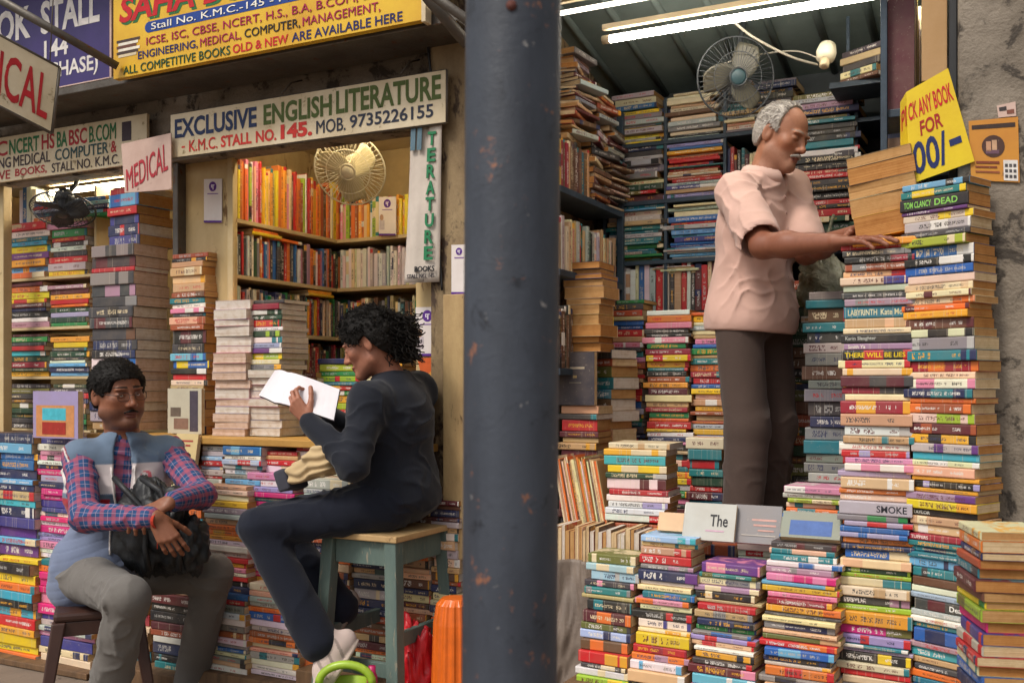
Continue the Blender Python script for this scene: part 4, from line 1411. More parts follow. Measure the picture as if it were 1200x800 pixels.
def pay_card(p0, p1, y0, y1, Y, label, portrait=False):
    q = [at(p0, y0, Y), at(p1, y0 - .5, Y), at(p1, y1, Y), at(p0, y1, Y)]
    m = MB(); m.slab(q, .003, worn("card_white", lin("e4dcd8"), lin("d4c8c2"), 6, .4, 0))
    asp = (q[1] - q[0]).length / (q[0] - q[3]).length
    w_ = .42; h_ = w_ * asp
    m.patch(q, (.29, .71, .06, .06 + h_), PU, .001, round_=True)
    for bx in ((.42, .60, .06 + h_ * .32, .06 + h_ * .40), (.50, .55, .06 + h_ * .32, .06 + h_ * .8), (.42, .55, .06 + h_ * .55, .06 + h_ * .61), (.42, .46, .06 + h_ * .4, .06 + h_ * .58)):
        m.patch(q, bx, ink("efe6f0"), .002)
    m.patch(q, (.2, .8, .07 + h_ + .03, .07 + h_ + .055), ink("8a6aa0"), .001)
    if portrait:
        m.patch(q, (.06, .28, .45, .62), ink("b08a70"), .001, round_=True)
        m.patch(q, (.04, .34, .6, .85), ink("c0b4b8"), .001)
    m.patch(q, (.0, 1, .95, 1.0), PU, .001)
    tag(m.build("payment_card", None, 0, q[3]), label, "card", "payment cards stuck up in the stalls")


pay_card(239, 260, 210, 261, 3.412, "white card with a purple round badge on the yellowed panel")
pay_card(444, 464, 231, 276, 4.225, "white card with a purple badge in front of the back bookshelf", True)
pay_card(487, 515, 360, 417, 3.294, "white card with a purple badge beside the girl's hair", True)
pay_card(529, 547, 287, 345, 3.244, "white card with a purple badge on the stained pillar by the pole")

# torn posters on the pillar
Mtp = worn("torn_poster", lin("d89a3a"), lin("c8863a"), 9, .7, .1, lin("e8d8b0"), 18, .58)
q = [at(489, 420, 3.292), at(516, 418, 3.292), at(508, 446, 3.292), at(494, 441, 3.292)]
m = MB(); m.slab(q, .002, ink("d0602c")); tag(m.build("paper_scrap", None, 0, q[3]), "torn orange paper scrap below the payment card near the girl's shoulder", "paper")
q = [at(500, 440, 3.288), at(516, 424, 3.288), at(514, 520, 3.288), at(502, 500, 3.288)]
m = MB(); m.slab(q, .002, Mtp)
tag(m.build("torn_poster", None, 0, q[3]), "torn yellow poster strip hanging behind the girl's back", "poster")
# plank leaning on the pillar
m = MB()
x0, x1 = at(519, 500, 3.17).x, at(541, 500, 3.17).x
m.box((x0, 3.17, at(525, 654, 3.17).z), (x1 + .01, 3.20, at(525, 345, 3.17).z), worn('dirty_board', lin('c4a878'), lin('9a7c54'), 6, .7, .3, lin('5a4632'), 14, .6, stretch=(1, 1, .4)))
tag(m.build("wooden_board", None, .003, (x0, 3.18, .7)), "upright pale wooden board fixed to the pillar behind the tall stool", "board")

# price sign
Y_ = 3.065
q = [at(1062, 108, Y_), at(1111, 80, Y_), at(1142, 189, Y_), at(1066, 216, Y_)]
M_py = worn("price_yellow", lin("e2c418"), lin("d2ae14"), 5, .5, .1, lin("7a6418"), 26, .70)
m = MB(); m.slab(q, .004, M_py)
qf = [q[0] + Vector((-.022, .06, -.012)), q[0], q[3], q[3] + Vector((-.03, .06, -.006))]
m.slab(qf, .004, M_py)
m.text("CK ANY BOOK", q, (.03, .95, .14, .33), R_, .02, .0015)
m.text("PI", qf, (.25, .95, .14, .36), R_, .02, .0015)
m.text("FOR", q, (.24, .66, .38, .54), ink("a02020"), .02, .0015)
m.text("00/", q, (.07, .66, .58, .93), ink("1f2a5c"), .02, .0015)
m.patch(q, (.70, .90, .70, .77), ink("1f2a5c"), .0015)
m.text("1", qf, (.35, .85, .6, .96), ink("1f2a5c"), .03, .0015)
tag(m.build("price_sign", None, 0, q[3]), "bright yellow hand lettered price sign standing above the tallest stack", "sign")

# orange poster on the right pillar
Y_ = 3.074
q = [at(1135, 142, Y_), at(1193, 137, Y_), at(1195, 214, Y_), at(1138, 211, Y_)]
m = MB(); m.slab(q, .002, worn("poster_orange", lin("c88a2c"), lin("b8762a"), 6, .5, .05, lin("8a6030"), 20, .66))
m.patch(q, (.06, .94, .08, .15), ink("3a2a24")); m.patch(q, (.25, .72, .26, .62), ink("4a3028"), .001, round_=True)
for bx, c in (((.34, .44, .36, .52), "b88a6a"), ((.46, .56, .34, .5), "c09878"), ((.33, .6, .5, .56), "6a4a58"), ((.12, .6, .68, .72), "7a3a24"), ((.1, .55, .76, .79), "7a3a24"), ((.1, .6, .84, .87), "8a4a2c"), ((.68, .97, .66, .98), "dcd6d0")):
    m.patch(q, bx, ink(c), .0018)
for i in range(3):
    for j in range(3):
        m.patch(q, (.71 + .085 * i, .77 + .085 * i, .72 + .085 * j, .77 + .085 * j), ink("4a4648"), .0026)
tag(m.build("poster", None, 0, q[3]), "orange poster with an oval portrait on the concrete pillar", "poster")
q = [at(1168, 124, Y_), at(1190, 119, Y_), at(1191, 136, Y_), at(1170, 138, Y_)]
m = MB(); m.slab(q, .002, M_signpink); m.patch(q, (.1, .5, .2, .5), ink("3a3434")); m.patch(q, (.5, .9, .5, .8), ink("7a4a3c"))
tag(m.build("paper_scrap", None, 0, q[3]), "small torn paper above the orange poster", "paper")
# cardboard sheet between the posts, top right
m = MB()
a_, b_ = at(1080, 22, 3.17), at(1110, 92, 3.17)
m.box((a_.x, 3.17, b_.z), (b_.x, 3.182, a_.z + .1), worn("cardboard", lin("b8956c"), lin("a88458"), 4, .8, .1))
tag(m.build("cardboard_sheet", None, .002, (a_.x, 3.17, b_.z)), "plain brown cardboard sheet above the yellow price sign", "cardboard")

# ------------------------------------------------------------------ lamps
M_tube = glow("tube_light_right", (1.0, 0.93, 0.80), 24.0)
M_tubel = glow("tube_light_left", (1.0, 0.86, 0.60), 30.0)


def tube_lamp(name, a, b, mat_, label, r=.013, holder=True):
    t = thing(name, label, "lamp", a)
    m = MB(); m.tube([a, b], r, mat_, 12); m.build("glass_tube", t)
    d = (b - a).normalized()
    if holder:
        m = MB()
        m.tube([a - d * .03, a - d * .001], r * 1.15, M_signwhite, 10); m.build("end_cap", t)
        m = MB(); m.tube([b + d * .001, b + d * .03], r * 1.15, M_signwhite, 10); m.build("end_cap", t)
        m = MB()
        up = Vector((0, 0, .035))
        m.box((0, -.010, 0), ((b - a).length + .06, .010, .022), M_signwhite, frame(a - d * .03 + up, d))
        m.build("batten", t, .003)
    return t


aT = W(715, 46, 3.74); bT = Vector((aT.x + 1.14, aT.y, aT.z))
tube_lamp("tube_light", aT, bT, M_tube, "bright fluorescent tube glowing under the roof of the right stall", .014, True)
aT2 = Vector((-1.60, 3.42, 2.69)); M_batten_glow = glow('batten_reflected_glow', (1.0, .9, .75), 3.0)  # batten that only catches light; the reflection is put in as weak emission
tube_lamp("tube_light", aT2, aT2 + Vector((1.1, 0, 0)), M_batten_glow, "batten close to the beam of the right stall, glowing in place of reflected light", .009, True)
tube_lamp("tube_light", Vector((-3.1, 3.56, 2.50)), Vector((-2.15, 3.56, 2.50)), M_tubel, "warm tube lamp behind the white painted sign lighting the shelves", .014)
aL = at(60, 226, 3.62)
tube_lamp("tube_light", aL, aL + Vector((.75, 0, 0)), M_tubel, "tube lamp glowing behind the pink card over the far left stall", .014)

# ------------------------------------------------------------------ fans


def fan(label, c, aim, R, cage_m, blade_m, hub_m, up_to, spokes=44, spin=0.3):
    t = thing("wall_fan", label, "fan", c)
    aim = Vector(aim).normalized()
    M = Matrix.Translation(c) @ aim.to_track_quat('Z', 'Y').to_matrix().to_4x4()
    m = MB()
    dep = .42 * R
    for s, sg in ((1, .55), (-1, .7)):
        for k_ in range(spokes):
            an = 2 * PI * k_ / spokes
            pts = []
            for f_ in (.22, .5, .8, .95, 1.0):
                r_ = R * f_
                h_ = s * dep * sg * math.sqrt(max(0, 1 - (f_ ** 2.6)))
                a2 = an + s * .10 * (1 - f_)
                pts.append(M @ Vector((r_ * math.cos(a2), r_ * math.sin(a2), h_)))
            m.tube(pts, .0013, cage_m, 4, False)
    for f_, h_, rr in ((1.0, 0, .004), (.22, dep * .55, .003), (.62, dep * .46, .002), (.22, -dep * .69, .003)):
        pts = [M @ Vector((R * f_ * math.cos(2 * PI * q_ / 36), R * f_ * math.sin(2 * PI * q_ / 36), h_)) for q_ in range(37)]
        m.tube(pts, rr, cage_m, 5, False)
    m.build("cage", t)
    m = MB(); m.lathe([(0, dep * .60), (R * .15, dep * .60), (R * .21, dep * .52), (R * .215, dep * .46), (0, dep * .46)], hub_m, M); m.build("badge", t)
    for b_ in range(3):
        m = MB()
        vs, fs = [], []
        for i in range(9):
            f_ = i / 8
            r_ = R * (.16 + .72 * f_)
            wd = R * (.14 + .26 * math.sin(PI * (f_ * .75 + .1)))
            for j in range(7):
                g_ = j / 6 - .5
                an = spin + b_ * 2 * PI / 3 + g_ * wd * 2 / r_ * .9 + .35 * f_
                vs.append((r_ * math.cos(an), r_ * math.sin(an), -g_ * .22 * R + .01))
        for i in range(8):
            for j in range(6):
                fs.append((i * 7 + j, (i + 1) * 7 + j, (i + 1) * 7 + j + 1, i * 7 + j + 1))
        m.add(vs, fs, blade_m, M, True)
        o = m.build("blade", t)
        md = o.modifiers.new("solid", 'SOLIDIFY'); md.thickness = .002
    m = MB(); m.lathe([(0, -dep * 1.75), (R * .22, -dep * 1.7), (R * .30, -dep * 1.4), (R * .31, -dep * .8), (R * .2, -dep * .69), (R * .14, 0), (0, .01)], cage_m, M, 20)
    m.build("motor", t)
    m = MB()
    bk = M @ Vector((0, 0, -dep * 1.2))
    m.tube([bk, bk + (Vector(up_to) - bk) * .5 + Vector((0, .02, 0)), Vector(up_to)], .012, cage_m, 8)
    e_ = Vector(up_to)
    m.box((e_.x - .04, e_.y - .03, e_.z - .02), (e_.x + .04, e_.y + .03, e_.z), cage_m)
    m.build("bracket", t)
    return t


M_fanw = plain("fan_white", lin("d8cfb6"), .35)
M_fanb = plain("fan_blade_yellow", lin("c8bc94"), .3)
M_fand = plain("fan_dark", lin("3c3f44"), .4)
cf = at(410, 199, 3.72)
fan("white caged fan hanging before the lit bookshelves", cf, -FWD * 1.0 - RGT * .15 + Vector((0, 0, -.55)), .165, M_fanw, M_fanb, M_fanw, cf + Vector((.03, .12, 2.56 - cf.z)))
cf = at(862, 91, 3.86)
fan("dark caged fan with cream blades under the roof of the right stall", cf, -FWD * 1.0 + RGT * .1 + Vector((0, 0, -.2)), .152, plain("fan_wire", lin("4c5054"), .4), plain("fan_cream", lin("6e6a5c"), .4), plain("fan_cap", lin("3a545c"), .4), Vector((cf.x, cf.y + .16, 2.79)), spin=.9)
cf = at(74, 246, 3.38)
fan("black fan tilted downward before the far left shelves", cf, -FWD * .45 + RGT * .1 + Vector((0, 0, -1)), .15, M_fand, M_fand, M_fand, cf + Vector((0, .1, .21)), spin=.1)

# bulb holder and cables under the roof of the right stall
M_cable = plain("cable_white", lin("c8c0b0"), .5)
hb = at(968, 64, 3.74)
t = thing("bulb_holder", "cream lamp holder hanging from a cable under the roof", "lamp holder", hb)
aim = (RGT * -.3 + Vector((0, 0, -1)) - FWD * .5).normalized()
Mh = Matrix.Translation(hb) @ aim.to_track_quat('Z', 'Y').to_matrix().to_4x4()
m = MB(); m.lathe([(0, -.045), (.03, -.04), (.036, -.01), (.034, .015), (.022, .03), (0, .03)], M_fanw, Mh, 18); m.build("cup", t)
m = MB(); m.lathe([(0, .031), (.017, .032), (.017, .058), (.012, .062), (0, .062)], M_signwhite, Mh, 14); m.build("socket", t)


def cable(pts, label, r=.004, mat_=None):
    m = MB()
    P_ = [Vector(p) for p in pts]
    out = []
    for i in range(len(P_) - 1):
        p0, p1, p2, p3 = P_[max(i - 1, 0)], P_[i], P_[i + 1], P_[min(i + 2, len(P_) - 1)]
        for s_ in range(8):
            q_ = s_ / 8
            out.append(0.5 * ((2 * p1) + (-p0 + p2) * q_ + (2 * p0 - 5 * p1 + 4 * p2 - p3) * q_ * q_ + (-p0 + 3 * p1 - 3 * p2 + p3) * q_ ** 3))
    out.append(P_[-1])
    m.tube(out, r, mat_ or M_cable, 6)
    return tag(m.build("cable", None, 0, tuple(P_[0])), label, "cable")


cable([W(852, 18, 3.72), W(880, 42, 3.75), W(925, 66, 3.8), W(958, 76, 3.85)], "white cable sagging from the tube lamp to the lamp holder", .005)
cable([W(958, 68, 3.85), W(930, 60, 3.9), W(880, 66, 3.95), W(838, 78, 4.0)], "thin cable running from the lamp holder to the dark fan", .003)
cable([at(0, 140, 3.33), at(120, 105, 3.33), at(260, 88, 3.33), at(420, 62, 3.33), at(500, 46, 3.28)], "black cable along the lintel under the yellow sign", .006, M_black)
cable([at(500, 46, 3.24), at(508, 120, 3.24), at(512, 240, 3.24), at(518, 340, 3.24)], "black cable running down the pillar beside the banner", .005, M_black)

# ------------------------------------------------------------------ stools
M_plastic = worn("brown_plastic", lin("4a3028"), lin("3c2620"), 6, .42, .05, spec=.5)
M_green = worn("green_wood", lin("66766e"), lin("526460"), 4, .6, .25, lin("8a8474"), 20, .60, stretch=(3, 3, .6))
M_seat = worn("seat_board", lin("c8a878"), lin("a8865a"), 4, .6, .2, lin("7a5c3c"), 14, .64)


def leg_prism(m, top, bot, wt, wb, mat_, ax, ay):
    """tapered square leg from top to bot"""
    vs = []
    for p_, w_ in ((top, wt), (bot, wb)):
        for sx_, sy_ in ((-1, -1), (1, -1), (1, 1), (-1, 1)):
            vs.append(p_ + ax * (sx_ * w_ / 2) + ay * (sy_ * w_ / 2))
    m.add(vs, [(0, 1, 2, 3), (7, 6, 5, 4), (0, 4, 5, 1), (1, 5, 6, 2), (2, 6, 7, 3), (3, 7, 4, 0)], mat_)


# brown plastic stool
SC_ = W(116, 706, 3.86)
sc = Vector((SC_.x, SC_.y, 0.002))
th_ = YAW + rad(22)
ax, ay = Vector((math.cos(th_), math.sin(th_), 0)), Vector((-math.sin(th_), math.cos(th_), 0))
SEAT1 = 0.455
st1 = thing("plastic_stool", "dark brown plastic stool under the man in the quilted vest", "stool", sc)
m = MB()
h_ = .155
Ms = Matrix.Translation((sc.x, sc.y, 0)) @ Matrix.Rotation(th_, 4, 'Z')
m.box((-h_, -h_, SEAT1 - .035), (h_, h_, SEAT1), M_plastic, Ms)
m.build("seat", st1, .012)
for sx_ in (-1, 1):
    for sy_ in (-1, 1):
        m = MB()
        top = sc + ax * (sx_ * (h_ - .02)) + ay * (sy_ * (h_ - .02)) + Vector((0, 0, SEAT1 - .036))
        bot = sc + ax * (sx_ * (h_ + .045)) + ay * (sy_ * (h_ + .045))
        leg_prism(m, top, bot, .05, .034, M_plastic, ax, ay)
        m.build("leg", st1, .006)
m = MB()
for s_, (p_, q_) in ((-1, (ax, ay)), (1, (ax, ay)), (-1, (ay, ax)), (1, (ay, ax))):
    for sgn in (s_,):
        c_ = sc + q_ * (sgn * (h_ - .012))
        Mq = frame(c_ + Vector((0, 0, SEAT1 - .09)), p_)
        m.box((-h_ + .03, -.006, 0), (h_ - .03, .006, .053), M_plastic, Mq)
m.build("apron", st1, .003)

# tall green wooden stool
SEAT2 = 0.785
Nc, Lc = W(463, 630, 3.37), W(379, 623, 3.51)
a2 = (Nc - Lc); a2.z = 0; wS = a2.length; a2.normalize()
b2 = Vector((-a2.y, a2.x, 0))
dS = .36
cS = Lc + a2 * wS / 2 + b2 * dS / 2; cS.z = 0.002
st2 = thing("wooden_stool", "tall worn green wooden stool with a bare plank seat under the reading girl", "stool", cS)
Ms = Matrix.Translation((cS.x, cS.y, 0)) @ Matrix.Rotation(math.atan2(a2.y, a2.x), 4, 'Z')
m = MB(); m.box((-wS / 2 - .012, -dS / 2 - .012, SEAT2 - .022), (wS / 2 + .012, dS / 2 + .012, SEAT2), M_seat, Ms); m.build("seat", st2, .004)
zap = SEAT2 - .0225
for sx_ in (-1, 1):
    for sy_ in (-1, 1):
        m = MB()
        leg_prism(m, cS + a2 * sx_ * (wS / 2 - .02) + b2 * sy_ * (dS / 2 - .02) + Vector((0, 0, zap)), cS + a2 * sx_ * (wS / 2 + .02) + b2 * sy_ * (dS / 2 + .02), .048, .046, M_green, a2, b2)
        m.build("leg", st2, .003)
for nm, z_, hh, th2 in (("apron", zap - .085, .082, .02), ("stretcher", .30, .05, .024)):
    for s_ in (-1, 1):
        m = MB()
        e = .012 if nm == "stretcher" else 0
        m.box((-wS / 2 + .045 - e, s_ * (dS / 2 - .022 + e) - th2 / 2, z_), (wS / 2 - .045 + e, s_ * (dS / 2 - .022 + e) + th2 / 2, z_ + hh), M_green, Ms)
        m.build(nm, st2, .002)
        m = MB()
        m.box((s_ * (wS / 2 - .022 + e) - th2 / 2, -dS / 2 + .045 - e, z_ + (.10 if nm == "stretcher" else 0)), (s_ * (wS / 2 - .022 + e) + th2 / 2, dS / 2 - .045 + e, z_ + hh + (.10 if nm == "stretcher" else 0)), M_green, Ms)
        m.build(nm, st2, .002)

# low bench carrying the front stacks, and the ledge of the left stalls
m = MB()
xa_, xb_ = at(672, 800, 2.86).x, 0.14
m.box((xa_ - .02, 2.62, PLANK_Z - .03), (xb_, 3.14, PLANK_Z - .001), M_darkwood)
bn = thing("bench", "low wooden bench hidden under the front stacks of the right stall", "bench", (xa_, 2.7, 0))
m.build("seat", bn, .003)
for x_ in (xa_ + .04, (xa_ + xb_) / 2, xb_ - .06):
    for y_ in (2.68, 3.06):
        m = MB(); m.box((x_ - .025, y_ - .025, .002), (x_ + .025, y_ + .025, PLANK_Z - .031), M_darkwood); m.build("leg", bn, .003)
zl_ = at(270, 511, 3.3).z
m = MB(); m.box((at(112, 500, 3.25).x, 3.20, zl_ - .03), (at(540, 500, 3.25).x - .1, 3.44, zl_ - .001), worn("ledge_wood", lin("c89a50"), lin("a87c3c"), 4, .6, .2, stretch=(1, 6, 1)))
m.box((S145X + .03, 3.443, zl_ - .03), (-2.10, 3.80, zl_ - .001), M_darkwood)
ld = thing("counter", "yellowish plank counter carrying the white and colourful piles", "counter", (-3, 3.3, .703))
m.build("top", ld, .003)
for px in (150, 260, 400):
    m = MB(); x_ = at(px, 500, 3.4).x; m.box((x_ - .03, 3.37, .703 if False else .003), (x_ + .03, 3.415, zl_ - .031), M_darkwood); m.build("leg", ld)
for px in (150, 330, 470):
    pass
zl2 = at(55, 508, 3.3).z
m = MB(); m.box((at(-60, 500, 3.3).x, 3.33, zl2 - .02), (at(107, 500, 3.3).x, 3.5, zl2 - .001), M_darkwood)
tag(m.build("plank", None, .003, (-4.0, 3.4, zl2)), "dark plank below the far left bookshelf", "plank")
# low timber skids under the pavement stacks
zk = at(20, 776, 3.14).z
for i, (pa, pb2) in enumerate(((-62, 112), (114, 236), (236, 352), (354, 540))):
    m = MB(); m.box((at(pa, 780, 3.1).x, 3.06, .003), (at(pb2, 780, 3.1).x - .01, 3.36, max(.02, at(pb2 - 40, (776, 783, 790, 800)[i], 3.13).z - .002)), M_darkwood)
    tag(m.build("timber_skid", None, .004, (at(pa, 780, 3.1).x, 3.1, 0)), ("low timber board under the stacks at the far left edge", "low timber board under the stacks behind the seated man", "low timber board under the tied bundles", "low timber board under the stacks behind the tall stool")[i], "timber")

# ------------------------------------------------------------------ plastic things under the tall stool


def crumple(m, c, rx, ry, rz, mat_, seed, amp=.25, n=26, freq=3.0):
    from mathutils import noise as nz
    vs, fs = [], []
    for j in range(n + 1):
        ph = PI * j / n
        for i in range(n * 2):
            an = PI * i / n
            d = Vector((math.sin(ph) * math.cos(an), math.sin(ph) * math.sin(an), math.cos(ph)))
            f_ = 1 + amp * nz.noise(d * freq + Vector((seed, 0, 0))) + amp * .5 * abs(nz.noise(d * freq * 2.3 + Vector((0, seed, 0)))) + amp * .25 * nz.noise(d * freq * 6)
            vs.append(Vector(c) + Vector((d.x * rx, d.y * ry, d.z * rz)) * f_)
    N2 = n * 2
    for j in range(n):
        for i in range(N2):
            fs.append((j * N2 + i, (j + 1) * N2 + i, (j + 1) * N2 + (i + 1) % N2, j * N2 + (i + 1) % N2))
    m.add(vs, fs, mat_, None, True)


M_lime = plain("lime_plastic", lin("9ab838"), .35)
cb = W(405, 800, 3.28); cb.z = .003
t = thing("plastic_basket", "lime green plastic basket with an arched handle under the tall stool", "basket", cb)
m = MB(); m.lathe([(0, .0), (.075, .0), (.085, .30), (.093, .302), (.093, .315), (.082, .315), (.073, .012), (0, .012)], M_lime, Matrix.Translation(cb), 32); m.build("bowl", t)
m = MB(); m.tube([cb + RGT * (.088 * math.cos(PI * i / 14)) + Vector((0, 0, .313 + .062 * math.sin(PI * i / 14))) for i in range(15)], .014, M_lime, 8); m.build("handle", t)
M_redp = plain("red_plastic", lin("c8202a"), .35)
cr = W(486, 790, 3.52); cr.z = .22
m = MB(); crumple(m, cr, .075, .08, .20, M_redp, 3.3, .5, 30, 3.0)
tag(m.build("plastic_bag", None, 0, (cr.x, cr.y, .01)), "crumpled red plastic bag behind the leg of the tall stool", "bag")
M_org = plain("orange_plastic", lin("d8661c"), .38)
co_ = W(533, 790, 3.42); co_.z = .003
m = MB()
N_ = 64
prof = [(.088, 0), (.085, .1), (.072, .48), (.062, .545), (.045, .565), (0, .567)]
vs, fs = [], []
for r_, z_ in prof:
    for i in range(N_):
        rr = r_ * (1 + (.03 if i % 4 < 2 else -.03) * (1 if r_ > .06 else 0))
        vs.append(co_ + Vector((rr * math.cos(2 * PI * i / N_), rr * math.sin(2 * PI * i / N_), z_)))
for j in range(len(prof) - 1):
    for i in range(N_):
        fs.append((j * N_ + i, j * N_ + (i + 1) % N_, (j + 1) * N_ + (i + 1) % N_, (j + 1) * N_ + i))
m.add(vs, fs, M_org, None, False)
tag(m.build("plastic_bin", None, 0, tuple(co_)), "tall ribbed orange plastic bin turned upside down beside the pole", "bin")
cp = W(436, 797, 3.3); cp.z = .003
m = MB(); m.lathe([(0, 0), (.018, 0), (.018, .33), (.012, .345), (.012, .365), (0, .366)], plain("magenta_plastic", lin("b01a58"), .4), Matrix.Translation(cp), 16)
tag(m.build("bottle", None, 0, tuple(cp)), "slim magenta bottle beside the lime basket", "bottle")

# grey tarpaulin under the row of page edges
from mathutils import noise as mnoise
m = MB()
x0, x1 = at(630, 700, 3.08).x, at(706, 700, 3.08).x
zt_, zb_ = at(660, 655, 3.1).z, 0.06
vs, fs = [], []
nx, nz = 40, 50
for j in range(nz + 1):
    for i in range(nx + 1):
        u_, v_ = i / nx, j / nz
        y_ = 3.085 + .05 * mnoise.noise(Vector((u_ * 3 + v_ * 1.5, v_ * 2.2, 4))) + .025 * abs(mnoise.noise(Vector((u_ * 9 + v_ * 4, v_ * 5, 1)))) - .06 * v_ * (1 - v_)
        vs.append((x0 + (x1 - x0) * u_ + .02 * math.sin(v_ * 5), y_, zt_ + (zb_ - zt_) * v_))
for j in range(nz):
    for i in range(nx):
        o_ = j * (nx + 1) + i
        fs.append((o_, o_ + nx + 1, o_ + nx + 2, o_ + 1))
m.add(vs, fs, worn("tarp", lin("8a7c70"), lin("6c6058"), 5, .5, .3, lin("544a42"), 10, .62), None, True)
o = m.build("tarpaulin", None, 0, (x0, 3.1, .06))
md = o.modifiers.new("solid", 'SOLIDIFY'); md.thickness = .004; md.offset = -1
tag(o, "wrinkled grey brown tarpaulin hanging below the row of page edges", "tarpaulin")
# polythene bag hanging right of the old man
k = NT("polythene")
n_ = k.noise(k.coord(), 26, 5, .6, .6)
k.bump(n_, .8, .02)
M_poly = k.done(k.mix(k.ramp(n_, [(.4, 0), (.7, 1)]), lin("8a8a74"), lin("b0ae98")), .22, 0, .6)
ch = W(965, 338, 3.62)
m = MB(); crumple(m, ch, .085, .06, .12, M_poly, 9.1, .35, 28, 2.6)
m.tube([ch + Vector((0, 0, .11)), ch + Vector((.01, .03, .2)), ch + Vector((.02, .1, .28))], .006, M_poly, 6)
tag(m.build("polythene_bag", None, 0, tuple(ch)), "crumpled greenish polythene bag hanging right of the old man", "bag")
for i, (px, py, d_) in enumerate(((1000, 60, 3.95), (1022, 75, 3.8))):
    pass
c_ = Vector((W(1005, 75, 3.95).x, W(1005, 75, 3.95).y, ZR[2] + .24))
# papers lying on top of the back rack, right
ws = MB(); a_ = at(980, 100, 4.0); ws.box((a_.x - .02, 3.96, a_.z - .022), (XR - .24, 4.17, a_.z - .001), M_bluegrey)
for x_ in (a_.x + .03, XR - .30):
    ws.box((x_, 4.05, a_.z), (x_ + .012, 4.06, 2.73), M_bluegrey)
tag(ws.build('hanging_shelf', None, 0, (a_.x, 4.0, a_.z)), 'small steel shelf hung from the roof carrying tan papers at the upper right', 'shelf')
pile(985, 1040, 62, 100, 4.0, "tan cream brown charcoal", 5, seed=171, rot=rad(-30))
# ================================================================== PEOPLE
def vnoise(p, seed=0):
    """smooth value noise, p (N,3) -> (N,) in -1..1"""
    i = np.floor(p).astype(np.int64)
    f = p - i
    f = f * f * (3 - 2 * f)

    def h(ix, iy, iz):
        n = (ix * 73856093) ^ (iy * 19349663) ^ (iz * 83492791) ^ (seed * 2654435761)
        n = (n ^ (n >> 13)) * 1274126177
        n = n ^ (n >> 16)
        return (n & 0xFFFF) / 32767.5 - 1.0
    out = 0
    for dx in (0, 1):
        for dy in (0, 1):
            for dz in (0, 1):
                w = (f[:, 0] if dx else 1 - f[:, 0]) * (f[:, 1] if dy else 1 - f[:, 1]) * (f[:, 2] if dz else 1 - f[:, 2])
                out = out + w * h(i[:, 0] + dx, i[:, 1] + dy, i[:, 2] + dz)
    return out


def V(*a):
    return np.array(a, dtype=float)


